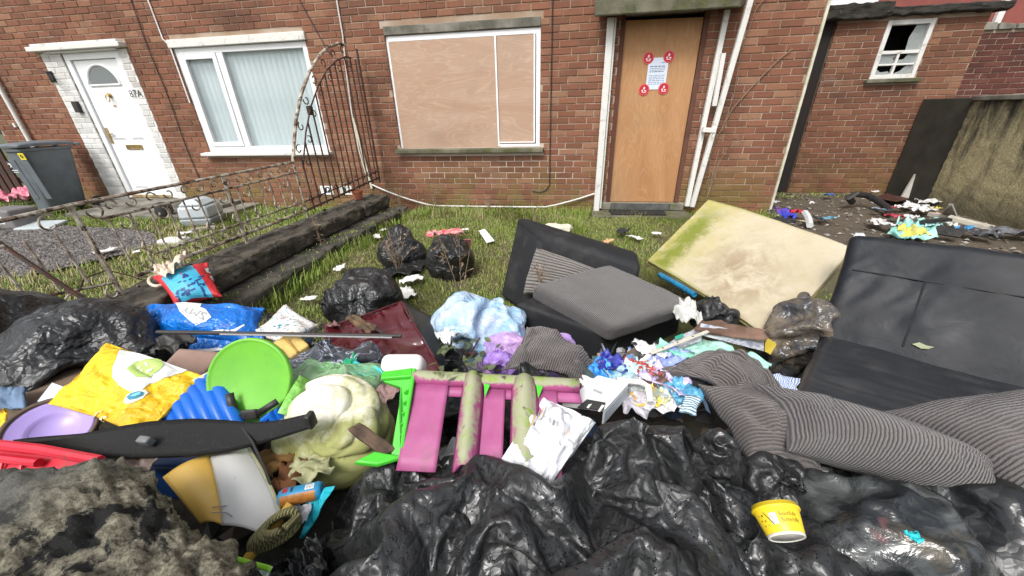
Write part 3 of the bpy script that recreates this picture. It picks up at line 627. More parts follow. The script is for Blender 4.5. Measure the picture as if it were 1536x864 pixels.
# ------------------------------------------------------------------ behind: crumbling wall, far red building
bw = thing('brick_wall', 'crumbling dark red wall behind the outhouse and the roughcast wall', 'wall', (7, 7.6, 0))
wall_sheet('wall', bw, 5.35, 10.5, -.2, 2.2, 7.609, [], M_MORTAR)
M_BRICK3 = brick_mat('sooty_brick', (.115, .036, .028), (.14, .045, .034), (.15, .055, .04), dark=(.022, .016, .014)); lay(bw, 5.35, 10.5, 0, 2.2, 7.6, [], M_BRICK3, 80)
b = B(); rr_ = random.Random(4)
for i in range(22):
    x = 5.4+i*.235; b.hexa([(x, 7.56, 2.2), (x+.22, 7.56, 2.2), (x+.22, 7.86, 2.2), (x, 7.86, 2.2)]+[(x+rr_.uniform(0, .04), 7.57, 2.26+rr_.uniform(0, .06)), (x+.2, 7.57, 2.25+rr_.uniform(0, .06)), (x+.2, 7.85, 2.27), (x, 7.85, 2.27)])
mk('broken_capping', b, M_CONC, bw, bevel=.01)
fb = thing('far_building', 'red rendered building with white windows rising behind the outhouse', 'building', (9, 14, 0))
M_FRED = simple('red_render', (.26, .075, .06), .9, (.20, .06, .05), 2)
wall_sheet('wall', fb, 5.5, 22, -.2, 7.0, 14, [(6.55, 8.1, 3.75, 5.0), (8.6, 9.75, 3.85, 5.0)], M_FRED, depth=4)
for x0, x1, z0 in ((6.55, 8.1, 3.75), (8.6, 9.75, 3.85)):
    f_ = mk('window', frame_ring(x0, x1, z0, 5.0, 13.96, 14.06, .1), M_WHITE, fb); mk('pane', B().box(x0+.1, x1-.1, 14.0, 14.02, z0+.1, 4.9), simple('far_glass', (.55, .6, .64), .1), f_, smooth=False)
mk('down_pipe', B().box(11.05, 11.2, 13.9, 13.99, 0, 6), M_PEEL, fb)
# ================================================================== low block wall, railing, left garden
M_BLOCK = simple('sooty_stone', (.095, .082, .062), .95, (.030, .026, .020), 9, .35, .65, bs=45, bst=.9, bd=.012, dirt=(.24, .23, .19), ds=16, dlo=.57, dhi=.74)
M_BLOCK2 = simple('lichen_block', (.085, .078, .062), .95, (.035, .032, .026), 5, .35, .65, bs=50, bst=.9, bd=.012, dirt=(.20, .205, .11), ds=7, dlo=.62, dhi=.78)
lw = thing('low_wall', 'low blackened stone block wall with a stepped base between the two front gardens', 'wall', (-2.5, 3.2, 0))
rr_ = random.Random(11)
def stone_block(x0, x1, y0, y1, z0, z1, mat, seed, name='stone_block', parent=lw, n=16, amp=.03, r=.03):
    b, _ = rbox(((x0+x1)/2, (y0+y1)/2, (z0+z1)/2), ((x1-x0)/2, 0, 0), (0, (y1-y0)/2, 0), (0, 0, (z1-z0)/2), r, n)
    v = np.array(b.v); d = fbm(v, 13, 5, seed*0+2)+8*creases(v, 10, 3)+9*creases(v, 26, 4); e = fbm(v+5, 13, 4, 1)+10*creases(v+3, 12, 6); b.v = [tuple(q) for q in v+np.stack([d*amp, e*amp*.5, d*amp*.7], -1)]
    return mk(name, b, mat, parent, smooth='all')
y = 1.5; k = 0
while y < 4.72:
    L_ = rr_.uniform(.75, .95); y1 = min(y+L_, 4.74)
    stone_block(-2.86+rr_.uniform(-.01, .01), -2.46+rr_.uniform(-.015, .015), y+.006, y1, .145, .30+rr_.uniform(-.01, .015), M_BLOCK, k+.5)
    y = y1; k += 1
y = 1.45
while y < 4.72:
    L_ = rr_.uniform(.42, .9); y1 = min(y+L_, 4.72)
    stone_block(-2.8, -2.24+rr_.uniform(-.02, .02), y+.008, y1, -.08, .142+rr_.uniform(-.008, .0), M_BLOCK2, k+.5)
    y = y1; k += 1
# railing in the plane X = -2.75
fx = -2.75
fe = thing('iron_railing', 'rusty white painted iron railing with scrolls, swept up in an arch at the house wall', 'railing', (fx, 3, .3))
def rail(name, pts, r, parent=fe, mat=None, seg=6): return mk(name, B().tube(pts, r, seg), mat or M_RUST, parent)
top = [(fx, .95, .83), (fx, 1.34, .85), (fx, 1.63, .862), (fx, 2.4, .868), (fx, 3.43, .875)]
rail('top_rail', top, .0115)
rail('scroll_rail', [(fx, .95, .72), (fx, 1.3, .735)], .008); rail('scroll_rail', [(fx, 1.72, .755), (fx, 2.5, .765), (fx, 3.45, .775)], .009)
rail('scroll_rail', [(fx, 1.9, .47), (fx, 2.6, .475), (fx, 3.4, .48)], .008); rail('bottom_rail', [(fx, 1.75, .375), (fx, 2.6, .38), (fx, 3.42, .39)], .013)
rail('scroll_rail', [(fx-.02, .9, .50), (fx, 1.3, .45), (fx+.02, 1.62, .39)], .008); rail('bottom_rail', [(fx-.03, .95, .33), (fx, 1.45, .27), (fx+.03, 1.92, .27)], .013)
for (yb, zb, yt) in ((1.64, .22, 1.62), (2.62, .30, 2.61), (3.43, .30, 3.43)): rail('post', [(fx, yb, zb), (fx, yt, .862)], .0135 if yb < 3 else .012)
y = 1.76
while y < 3.40:
    if abs(y-2.62) > .05: rail('baluster', [(fx, y, .47 if (int(y*50) % 3) else .38), (fx, y, .76)], .0058)
    y += .118
for y in np.arange(1.0, 1.6, .125): rail('baluster', [(fx-.02*(1.6-y), y+.02, .43+.05*(1.6-y)), (fx, y, .735)], .006)
def scroll(cy, cz, r, s, flip=1):
    pts = []
    for u in np.linspace(0, 1, 16):
        a = s+flip*u*5.0; q = r*(1-.55*u); pts.append((fx, cy+q*math.cos(a), cz+q*math.sin(a)))
    return pts
i = 0
for y in np.arange(1.80, 3.40, .118):
    b = B(); b.tube(scroll(y, .82, .034, math.pi*(i % 2), 1), .0055, 5); mk('scroll', b, M_RUST, fe)
    if i % 2 == 0: mk('scroll', B().tube(scroll(y+.03, .70, .045, 1.2, -1), .0055, 5), M_RUST, fe)
    mk('scroll', B().tube(scroll(y+.05, .43, .034, math.pi*((i+1) % 2), 1), .0055, 5), M_RUST, fe)
    if i % 2 == 1: mk('scroll', B().tube(scroll(y-.02, .53, .040, 2.0, 1), .0055, 5), M_RUST, fe)
    i += 1
for y, z, r in ((1.5, .79, .05), (1.2, .79, .045), (1.05, .45, .06), (1.42, .36, .055), (1.72, .81, .05), (1.78, .33, .05), (1.60, .33, .04)): mk('scroll', B().tube(scroll(y, z, r, y*9, 1), .006, 5), M_RUST, fe)
# the arched end
arcpx = [(440, 243), (441, 215), (444, 180), (452, 140), (464, 108), (478, 84), (493, 70), (508, 65), (518, 68)]
arch = [PX(x, y, fx) for x, y in arcpx]; arch = [np.array((fx, 3.43, .875))]+arch[1:]
M_IRON = simple('black_rusted_iron', (.035, .022, .018), .7, (.085, .032, .018), 14, bs=90, bst=.4, dirt=(.40, .36, .30), ds=10, dlo=.62, dhi=.7)
rail('arch_rail', arch, .016, mat=M_RUST, seg=8)
inner = [np.array((fx, 3.55, .80))]+[p+np.array((0, .10, -.12)) for p in arch[1:]]
rail('inner_arch_rail', inner, .008, mat=M_IRON)
ay = np.array([p[1] for p in inner]); az = np.array([p[2] for p in inner])
for y in np.linspace(3.56, 4.98, 13):
    zt = float(np.interp(y, ay, az)); yt = y
    rail('bar', [(fx, y, .36+.05*(y-3.4)), (fx, yt, max(zt, .9))], .0085, mat=M_IRON)
rail('wall_bar', [(fx, 5.06, .4), (fx, 5.06, 2.03)], .013, mat=M_IRON); rail('bottom_rail', [(fx, 3.43, .39), (fx, 5.06, .47)], .012, mat=M_IRON); rail('scroll_rail', [(fx, 3.45, .48), (fx, 5.06, .56)], .007, mat=M_IRON)
for i in range(1, len(arch)-1):
    c = (arch[i]+inner[i])/2; mk('scroll', B().tube([(fx, c[1]+.045*(1-.5*u)*math.cos(5*u+i), c[2]+.045*(1-.5*u)*math.sin(5*u+i)) for u in np.linspace(0, 1, 13)], .006, 5), M_IRON, fe)
    c = inner[i]+np.array((0, .03, -.07)); mk('scroll', B().tube([(fx, c[1]+.04*(1-.5*u)*math.cos(-5*u+i), c[2]+.04*(1-.5*u)*math.sin(-5*u+i)) for u in np.linspace(0, 1, 13)], .0055, 5), M_IRON, fe)
for i, y in enumerate(np.linspace(3.55, 4.95, 10)): mk('scroll', B().tube(scroll(y, .49+.05*(y-3.4), .045, i*1.6, 1 if i % 2 else -1), .006, 5), M_IRON, fe)
p = PX(465, 165, fx-.02); mk('latch', B().box(p[0]-.02, p[0]+.02, p[1]-.03, p[1]+.03, p[2]-.05, p[2]+.04), M_IRON, fe, bevel=.006)
rod = [PX(-20, 352, -2.9), PX(60, 405, -2.75), PX(120, 445, -2.6), PX(175, 478, -2.5)]
tag(rail('bent_rod', rod, .011, None, M_IRON), 'rusty iron rod leaning across the left end of the railing', 'rod')
tag(rail('dry_bramble', [P(120, 470, .12), P(118, 440, .3), P(126, 418, .4), P(160, 405, .38), P(200, 415, .3), P(228, 425, .22)], .004, None, M_IRON), 'thin dry bramble arching beside the railing post', 'bramble')
tag(mk('terracotta_pot', B().lathe(PX(537, 295, -2.72)-np.array((0, 0, .03)), [(.01, 0), (.05, 0), (.065, .09), (.072, .09), (.072, .11), (.06, .11), (.055, .02), (.01, .02)], seg=20), simple('terracotta', (.40, .13, .06), .85, (.28, .09, .05), 12)), 'small orange terracotta pot on the far end of the low wall', 'flowerpot')
# far left: dark fence and path edge
dr = thing('dark_gate', 'dark slatted gate at the far left end of the house', 'gate', (-10.2, 5.2, 0))
for k in range(9): mk('slat', B().box(-10.9+k*.16, -10.9+k*.16+.12, 5.1, 5.13, .05, 1.6), M_IRON, dr)
mk('gate_rail', B().box(-10.95, -9.4, 5.132, 5.16, .35, .45).box(-10.95, -9.4, 5.132, 5.16, 1.2, 1.3), M_IRON, dr)
# gravel path
gp = [(-25, 352), (70, 340), (200, 347), (232, 352), (238, 368), (180, 385), (110, 402), (30, 418), (-25, 425)]
gpts = [P(x, y, 0) for x, y in gp]; gpts = [np.array((q[0], q[1], .018)) for q in gpts]
b = B(); b.add(gpts, [tuple(range(len(gpts)))[::-1]]); mk('gravel_path', b, simple('gravel_bed', (.10, .092, .085), .95, (.05, .045, .042), 30, bs=120, bst=.9), kind='structure', smooth=False)
GP = np.array(gpts)[:, :2]
def inside(x, y, poly):
    x = np.asarray(x); y = np.asarray(y); r = np.zeros(x.shape, bool); n = len(poly)
    for i in range(n):
        x1, y1 = poly[i]; x2, y2 = poly[(i+1) % n]
        c = ((y1 > y) != (y2 > y)) & (x < (x2-x1)*(y-y1)/(y2-y1+1e-12)+x1); r ^= c
    return r
rx = RNG.uniform(GP[:, 0].min(), GP[:, 0].max(), 30000); ry = RNG.uniform(GP[:, 1].min(), GP[:, 1].max(), 30000); kk = inside(rx, ry, GP) & (rx > -8.5); rx, ry = rx[kk][:9000], ry[kk][:9000]
b = B(); octv = np.array([(1, 0, 0), (0, 1, 0), (-1, 0, 0), (0, -1, 0), (0, 0, 1), (0, 0, -1)], float); of_ = [(0, 1, 4), (1, 2, 4), (2, 3, 4), (3, 0, 4), (1, 0, 5), (2, 1, 5), (3, 2, 5), (0, 3, 5)]
for x, y in zip(rx, ry): b.add(octv*RNG.uniform(.010, .026, 3)*(1, 1, .7)+RNG.normal(0, .003, (6, 3))+(x, y, .022), of_)
def island_mat(name, cols, rough=.8, dirt=None):
    t = MT(name); gi = nd(t.nt, 'NewGeometry', out=8); rp = t.nt.nodes.new('ShaderNodeValToRGB'); t.nt.links.new(gi, rp.inputs[0]); e = rp.color_ramp.elements
    n = len(cols); e[0].position = 0; e[0].color = (*cols[0], 1); e[1].position = 1; e[1].color = (*cols[-1], 1)
    for i in range(1, n-1): q = e.new(i/(n-1)); q.color = (*cols[i], 1)
    t.set(col=rp.outputs[0], rough=rough, spec=.35); return t
mk('gravel', b, island_mat('gravel_stone', [(.11, .10, .095), (.19, .175, .165), (.05, .046, .045), (.27, .25, .235), (.085, .08, .08)]).m, kind='stuff', smooth=False)
# wheelie bin
BINX, BINY = (float(v) for v in PY(66, 236, 4.66)[:2])
bx, by = BINX, BINY
wb = thing('wheelie_bin', 'dark grey wheelie bin with white dragon emblem and yellow sticker beside the front door', 'bin', (bx, by, 0))
M_BIN = simple('bin_grey_plastic', (.13, .15, .165), .5, (.10, .115, .13), 5, bs=140, bst=.15)
b = B(); prof = [(.19, .24, .06), (.205, .26, .3), (.235, .30, .92), (.255, .32, .93), (.255, .32, .965)]; rings = []
for hx, hy, z in prof:
    ring = []
    for k in range(24):
        a = 2*math.pi*k/24; ca, sa = math.cos(a), math.sin(a); ring.append((bx-.16*(.95-z)+hx*.74*np.sign(ca)*abs(ca)**.35, by+hy*np.sign(sa)*abs(sa)**.35, z))
    rings.append(ring)
for r_ in rings: b.v += r_
b.f = [(i*24+k, i*24+(k+1) % 24, (i+1)*24+(k+1) % 24, (i+1)*24+k) for i in range(4) for k in range(24)]+[tuple(range(24))[::-1]]
body = mk('body', b, M_BIN, wb)
for xx in (-.12, .12): mk('rib', B().hexa([(bx+xx-.05, by-.262, .25), (bx+xx+.05, by-.262, .25), (bx+xx+.05, by-.25, .25), (bx+xx-.05, by-.25, .25), (bx+xx-.055, by-.305, .82), (bx+xx+.055, by-.305, .82), (bx+xx+.055, by-.29, .82), (bx+xx-.055, by-.29, .82)]), M_BIN, body, bevel=.008)
b, _ = rbox((bx, by-.01, .995), (.215, 0, 0), (0, .33, 0), (0, 0, .026), .02, 8); v = np.array(b.v); v[:, 2] += .035*(1-((v[:, 0]-bx)/.285)**2)*(1-((v[:, 1]-by)/.36)**2); b.v = [tuple(q) for q in v]; mk('lid', b, M_BIN, wb, smooth='all')
mk('handle', B().tube([(bx-.2, by+.3, .97), (bx-.2, by+.38, .99), (bx+.2, by+.38, .99), (bx+.2, by+.3, .97)], .015, 8), M_BIN, wb)
for s in (-1, 1): mk('wheel', B().cyl((bx+s*.20, by+.25, .10), (bx+s*.26, by+.25, .10), .1), M_BLACKM, wb)
wm = flat((.62, .66, .68), .6, .1, 0); b = B(); fy = lambda z: by-.262-(z-.3)*.0645-.008
for q in ([(-.05, .80), (-.02, .77), (.00, .78), (.03, .83), (.02, .79), (.055, .80), (.03, .76), (.05, .74), (.02, .735), (.00, .70), (-.015, .73), (-.045, .70), (-.03, .745), (-.06, .76), (-.035, .775)], [(-.05, .68), (.05, .68), (.05, .665), (-.05, .665)], [(-.04, .65), (.045, .65), (.045, .64), (-.04, .64)]):
    b.plate([(bx-.14+(u-.02)*1.1, fy(z), z) for u, z in reversed(q)], .001)
mk('dragon_emblem', b, wm, wb, smooth=False)
yl = mk('sticker', B().plate([(bx+.10, fy(.9)-.004, .82), (bx+.20, fy(.9)-.004, .82), (bx+.20, fy(.9)-.012, .91), (bx+.10, fy(.9)-.012, .91)], .002), flat((.75, .60, .03), .5, .1), wb, smooth=False)
mk('sticker_mark', B().lathe((bx+.15, fy(.9)-.0105, .868), [(.012, 0), (.024, 0), (.024, .001), (.012, .001)], (0, -1, 0), 14, closed=True), M_BLACKM, yl, smooth=False)
# cat-litter box with hood
c = P(296, 333, .06)
ct = thing('litter_box', 'grey hooded cat litter box with arched opening beside the front step', 'litter box', (c[0], c[1], .0))
M_CAT = simple('pale_grey_plastic', (.48, .52, .54), .45, (.40, .44, .46), 5)
ex, ey = np.array((.95, .3, 0)), np.array((-.3, .95, 0)); ex /= np.linalg.norm(ex); ey /= np.linalg.norm(ey); c = c+np.array((0, .1, 0)); zz_ = np.array((0, 0, 1.))
def q8(w0, d0, z0, w1, d1, z1):
    w0, d0, z0, w1, d1, z1 = (.76*v for v in (w0, d0, z0, w1, d1, z1)); return [c*(1, 1, 0)+a*w0*ex+e*d0*ey+z0*zz_ for a, e in ((-1, -1), (1, -1), (1, 1), (-1, 1))]+[c*(1, 1, 0)+a*w1*ex+e*d1*ey+z1*zz_ for a, e in ((-1, -1), (1, -1), (1, 1), (-1, 1))]
mk('tray', B().hexa(q8(.22, .22, .02, .25, .24, .15)), flat((.30, .33, .34), .5), ct, bevel=.02); mk('hood', B().hexa(q8(.245, .235, .152, .22, .22, .36)).hexa(q8(.22, .22, .3605, .09, .16, .47)), M_CAT, ct, bevel=.03)
pc = c*(1, 1, 0)-ex*.186
mk('opening', B().plate([c*(1, 1, 0)-ex*.190+ey*(.10*math.cos(a))*-1+zz_*(.185+.085*math.sin(a)) for a in np.linspace(0, 2*math.pi, 20)[:-1]], .012), flat((.15, .17, .18), .6), ct, smooth=False)
# small things in the left garden
def crumple(name, c, size, mat, label, cat, seed=0, flatn=.35, n=16, group=None, tone=1, solid=0, parent=None):
    """a crumpled scrap: a creased sheet folded over itself"""
    r = np.random.default_rng(seed); u, v = np.meshgrid(np.linspace(-1, 1, n), np.linspace(-1, 1, n), indexing='ij')
    G = np.stack([u*size[0], v*size[1], 0*u], -1); a = r.uniform(0, 6.28)
    for k in range(5):
        th = r.uniform(0, 6.28); d = r.uniform(-.6, .6); s = u*math.cos(th)+v*math.sin(th)-d; G[..., 2] += np.abs(s)*r.uniform(-.5, .6)*flatn*min(size)
    G[..., 2] += flatn*.5*min(size)*sm_noise(n, n, 6, seed)+.25*flatn*min(size)*sm_noise(n, n, 12, seed+1)
    z_ = G[..., 2]-G[..., 2].mean(); G[..., 2] = np.clip(z_/(z_.std()+1e-6), -1.6, 1.9)*flatn*min(size)*.27; G[..., 0] += .12*size[0]*sm_noise(n, n, 4, seed+2); G[..., 1] += .12*size[1]*sm_noise(n, n, 4, seed+3)
    R2 = np.array([[math.cos(a), -math.sin(a), 0], [math.sin(a), math.cos(a), 0], [0, 0, 1]]); G = G@R2.T; G[..., 2] -= np.percentile(G[..., 2], 8); G += np.asarray(c, float)
    return mk(name, B().grid(G), mat, parent, smooth='all', solid=solid or .0015, uv=uvgrid(n, n), label=label, cat=cat, group=group)
def plastic(name, col, alpha=1, rough=.3, col2=None, ns=9, trans=0, bs=30):
    t = MT(name); f = t.mr(t.noise(ns, 5, .6, .5), .4, .64); wp = t.n('VectorMath', {0: t.world(), 1: t.n('VectorMath', {0: t.noise(9, 2, out=1), 'Scale': .05}, operation='SCALE')}); t.set(col=t.mix(f, col, col2 or tuple(.65*x for x in col)), rough=rough, alpha=alpha, spec=.5, nrm=t.bump(t.crease(34, wp), .7, .007, t.bump(t.crease(80, wp, 9.1), .5, .003))); return t.m
crumple('pink_bag', P(28, 298, .12), (.20, .15), plastic('pink_plastic', (.62, .12, .20), 1, .35, (.75, .35, .42)), 'crumpled pink plastic bag lying left of the wheelie bin', 'bag', 3, 1.6, 22)
b, _ = rbox(P(22, 326, .15), (.22, 0, 0), (0, .16, 0), (0, 0, .13), .03, 8); tb = mk('storage_tub', b, simple('grey_tub', (.15, .14, .14), .5, (.2, .19, .19), 6), smooth='all', label='grey plastic tub below the pink bag', cat='tub')
b = B().box(-.07, .07, 0, .004, -.05, .05); q = P(22, 326, .15); b.v = [(v[0]+q[0]+.03, v[1]+q[1]-.164, v[2]+q[2]) for v in b.v]; mk('tub_label', b, flat((.6, .6, .58), .6), tb)
b, _ = rbox(P(-8, 328, .13), (.16, 0, 0), (0, .13, 0), (0, 0, .11), .02, 6); mk('blue_tub', b, flat((.02, .07, .30), .4), smooth='all', label='small dark blue tub at the left edge beside the grey tub', cat='tub')
b, _ = rbox(P(62, 338, .05), (.22, .05, 0), (-.03, .13, .02), (0, 0, .02), .015, 8); mk('tub_lid', b, flat((.42, .47, .48), .5), smooth='all', label='pale grey plastic lid lying on gravel in front of the wheelie bin', cat='lid')
t_ = thing('kettle', 'black kettle standing by the front door step', 'kettle', P(248, 322, .06)); q = P(248, 322, .06)
mk('body', B().lathe(q, [(.01, 0), (.09, 0), (.10, .05), (.075, .16), (.03, .18), (.01, .185)], seg=20), M_BLACKM, t_); mk('handle', B().tube([q+np.array((.07, 0, .15)), q+np.array((.15, 0, .15)), q+np.array((.16, 0, .06)), q+np.array((.10, 0, .03))], .014, 8), M_BLACKM, t_); mk('spout', B().tube([q+np.array((-.07, 0, .06)), q+np.array((-.13, 0, .14))], [.025, .014], 8), M_BLACKM, t_)
b, _ = rbox(P(262, 362, .04), (.14, .02, 0), (0, .08, 0), (0, 0, .04), .035, 8); mk('dome_lid', b, flat((.62, .62, .58), .6), smooth='all', label='small white plastic dome on the grass behind the railing', cat='lid')
tag(mk('plank', B().bar(P(285, 345, .04), P(322, 340, .04), .09, .02), flat((.28, .25, .2), .8)), 'short flat board on grass under the litter box', 'board')
for i, (x, y, s) in enumerate(((158, 377, .09), (205, 378, .05), (278, 350, .07), (235, 404, .06))): crumple('paper_scrap', P(x, y, .06), (s, s*.6), flat((.68, .68, .64), .7), ['long white paper scrap at the edge of the gravel', 'small white paper scrap on grass beside the gravel', 'white paper scrap in front of the litter box', 'white paper scrap on grass just above the low wall'][i], 'litter', 30+i, .5, 8)
# ------------------------------------------------------------------ grass
def blades(name, n, xr, yr, dens, hmin, hmax, mat, seed, wid=.0035, lean=.6, zoff=0):
    r = np.random.default_rng(seed); x = r.uniform(*xr, n); y = r.uniform(*yr, n); k = r.uniform(0, 1, n) < dens(x, y); x, y = x[k], y[k]; n = len(x)
    z = ground_z(x, y)-.006+zoff; a = r.uniform(0, 6.283, n); h = r.uniform(hmin, hmax, n)*(.7+.6*r.random(n)); ln = h*r.uniform(.1, 1, n)*lean; wd = wid*r.uniform(.6, 1.4, n)
    clump = .5+.5*np.sin(x*7+2*np.sin(y*5))*np.sin(y*6.3+1.5*np.sin(x*4.1)); h *= .65+.7*clump
    a = a*.7+2.2*np.sin(x*3+y*2.1); dx, dy = np.cos(a), np.sin(a); px_, py_ = -dy*wd, dx*wd
    p0 = np.stack([x+px_, y+py_, z], -1); p1 = np.stack([x-px_, y-py_, z], -1); mx, my, mz = x+dx*ln*.35, y+dy*ln*.35, z+h*.6
    p2 = np.stack([mx+px_*.8, my+py_*.8, mz], -1); p3 = np.stack([mx-px_*.8, my-py_*.8, mz], -1); p4 = np.stack([x+dx*ln, y+dy*ln, z+h*(1-.35*lean*r.random(n))], -1)
    v = np.stack([p0, p1, p2, p3, p4], 1).reshape(-1, 3); o = np.arange(n)*5
    me = bpy.data.meshes.new(name); q = np.stack([o, o+1, o+3, o+2], -1); tr = np.stack([o+2, o+3, o+4], -1)
    me.vertices.add(len(v)); me.vertices.foreach_set('co', v.ravel()); me.loops.add(n*7); me.polygons.add(n*2)
    me.loops.foreach_set('vertex_index', np.concatenate([q.ravel(), tr.ravel()]).astype(np.int32)); ls = np.concatenate([np.arange(n)*4, n*4+np.arange(n)*3]).astype(np.int32); me.polygons.foreach_set('loop_start', ls)
    me.update(calc_edges=True); me.validate(); me.materials.append(mat); ob = bpy.data.objects.new(name, me); COL.objects.link(ob); ob['kind'] = 'stuff'; return ob
tg = island_mat('grass_blade', [(.13, .23, .022), (.09, .17, .018), (.21, .29, .04), (.27, .28, .07), (.15, .25, .026), (.36, .33, .13), (.18, .28, .035), (.22, .30, .045)], .6); M_GRASS = tg.m
ts = island_mat('dry_grass_blade', [(.40, .33, .18), (.30, .23, .11), (.22, .20, .07), (.46, .40, .25), (.13, .15, .035)], .7); M_STRAW = ts.m
patch = lambda x, y, s: .5+.5*np.sin(x*2.7*s+1.3*np.sin(y*2.1*s+1))*np.sin(y*3.1*s+1.7*np.sin(x*2.3*s))
mid = lambda x, y: np.clip((2.0-x)/.5, 0, 1)*(1-.85*np.clip((x-.75)/.3, 0, 1)*np.clip((x-.6)/.2, 0, 1)*np.clip((4.75-y)/.3, 0, 1)*np.clip((y-3)/.3, 0, 1))*np.clip((x+2.28)/.1, 0, 1)*np.clip((y-1.5-.75*np.clip((x+.2)/.4, 0, 1))/.15, 0, 1)
blades('grass', 120000, (-2.3, 2.3), (1.45, 5.14), lambda x, y: mid(x, y)*(.3+.7*patch(x, y, 1)), .014, .045, M_GRASS, 1, .0024, .9)
blades('dry_grass', 42000, (-2.3, 2.2), (1.45, 5.14), lambda x, y: mid(x, y)*(.08+.92*(1-patch(x, y, 1))**2), .02, .06, M_STRAW, 2, .0018, 1.6)
blades('wall_grass', 9000, (-2.2, 2.5), (4.72, 5.13), lambda x, y: .25+.75*patch(x, y, 2.3)-.7*((x > .25) & (x < 1.55)), .04, .12, M_GRASS, 5, .003, .7)
blades('grass_clump', 5000, (-.35, .15), (3.2, 4.6), lambda x, y: .5*patch(x, y, 2), .05, .12, M_GRASS, 15, .003, .6)
lg = lambda x, y: (~inside(x, y, GP))*np.where((x > -7.5) & (x < -4.9) & (y > 4.3), 0, 1)*(.35+.65*patch(x, y, .8))
blades('grass', 75000, (-7.5, -2.85), (1.0, 5.1), lg, .025, .07, M_GRASS, 3, .0034, .9)
blades('dry_grass', 16000, (-5.5, -2.85), (1.0, 4.0), lambda x, y: lg(x, y)*.8, .04, .12, M_STRAW, 4, .003, 1.2)
blades('grass', 16000, (-13, -7.5), (2.5, 6.5), lambda x, y: lg(x, y)*((x < -9.4) | (y < 5)), .04, .10, M_GRASS, 6, .006)
blades('yard_grass', 900, (4.2, 4.8), (3.55, 4.15), lambda x, y: .8-1.2*np.hypot((x-4.55)/.3, (y-3.85)/.3)*.7, .12, .28, M_STRAW, 7, .004, 1.)
blades('yard_grass', 900, (4.25, 4.75), (3.5, 4.1), lambda x, y: .8-1.2*np.hypot((x-4.5)/.3, (y-3.8)/.3)*.7, .12, .26, M_GRASS, 8, .004, 1.)
blades('yard_grass', 1400, (2.6, 4.8), (6.2, 6.58), lambda x, y: .6*patch(x, y, 3), .02, .06, M_GRASS, 9, .004, 1.)
blades('dead_grass', 1700, (-2.3, -.2), (4.45, 5.12), lambda x, y: .9*patch(x, y, 2.6)**2, .06, .20, M_STRAW, 25, .0025, .9)
blades('wall_foot_grass', 3600, (-2.3, -2.12), (1.6, 4.75), lambda x, y: .25+.75*patch(x, y, 3.1), .05, .15, M_GRASS, 26, .003, .8)
blades('wall_moss', 2600, (-2.47, -2.26), (1.6, 4.7), lambda x, y: patch(x, y, 4)**3, .008, .02, M_GRASS, 27, .004, .8, .145)
# dried weeds
M_WEED = island_mat('dry_weed', [(.24, .17, .11), (.33, .24, .16), (.15, .10, .07), (.42, .33, .22)], .9).m
def weed(c, h, n, spread, label, seed, cat='weed', tuft=1.):
    r = random.Random(seed); b = B(); c = np.asarray(c, float)
    for i in range(n):
        a = r.uniform(0, 6.28); l = r.uniform(.3, 1)*spread; hh = h*r.uniform(.6, 1.05); p = [c, c+np.array((math.cos(a)*l*.3, math.sin(a)*l*.3, hh*.5)), c+np.array((math.cos(a)*l, math.sin(a)*l, hh))]; b.tube(p, [.0028, .0022, .001], 4, cap=False)
        for k in range(int(22*tuft)):
            u = r.uniform(.35, 1.0); q = p[1]+(p[2]-p[1])*(u-.5)*2 if u > .5 else p[0]+(p[1]-p[0])*u*2
            d = np.array([r.gauss(0, 1), r.gauss(0, 1), r.gauss(.4, .8)]); d *= r.uniform(.02, .055)/np.linalg.norm(d); s = np.array([r.gauss(0, 1), r.gauss(0, 1), r.gauss(0, 1)])*.0022
            b.add([q, q+d+s, q+d*1.15-s], [(0, 1, 2)])
            if k % 2: e_ = q+d; b.add([e_+s*2.2, e_-s*2.2, e_+d*.2+np.array((0, 0, .006))], [(0, 1, 2)])
    return mk('dried_weed', b, M_WEED, smooth=False, label=label, cat=cat)
# ================================================================== materials of the rubbish
def bin_plastic(name, base=(.010, .011, .012), r0=.16, r1=.36, drops=1., wr=1., wsc=26, alpha=1):
    """thin wet polythene: fine creases plus standing drops as relief"""
    t = MT(name); W_ = t.world()
    wp = t.n('VectorMath', {0: W_, 1: t.n('VectorMath', {0: t.noise(8, 2, vec=W_, out=1), 'Scale': .06}, operation='SCALE')})
    n1 = t.bump(t.crease(wsc, wp), .8*wr, .30/wsc, t.bump(t.crease(wsc*2.4, wp, 9.1), .6*wr, .2/wsc))
    if drops:
        vo = nd(t.nt, 'TexVoronoi', {'Vector': W_, 'Scale': 120., 'Randomness': 1.}); sz = t.mr(t.noise(80, 1, vec=W_), .45, .68, .0, .5)
        dr = t.mr(t.math('SUBTRACT', sz, vo), 0, .14); n1 = t.bump(dr, 1.*drops, .004, n1)
    f = t.mr(t.noise(7, 4, .6, vec=W_), .4, .62); c = t.mix(t.math('MULTIPLY', t.mr(t.noise(16, 6, .7, vec=W_), .55, .8), .35), base, (.06, .055, .048))
    t.set(col=c, rough=t.mr(f, 0, 1, r0, r1), spec=.62, nrm=n1, alpha=alpha); return t.m
M_BAGW = bin_plastic('wet_black_polythene', (.020, .021, .022), .28, .52, 1.5, .5, 24); M_BAGD = bin_plastic('dull_black_polythene', (.013, .014, .015), .33, .5, 0, .7, 22); M_BAGS = bin_plastic('smooth_black_polythene', (.010, .011, .012), .25, .4, .0, .35, 16)
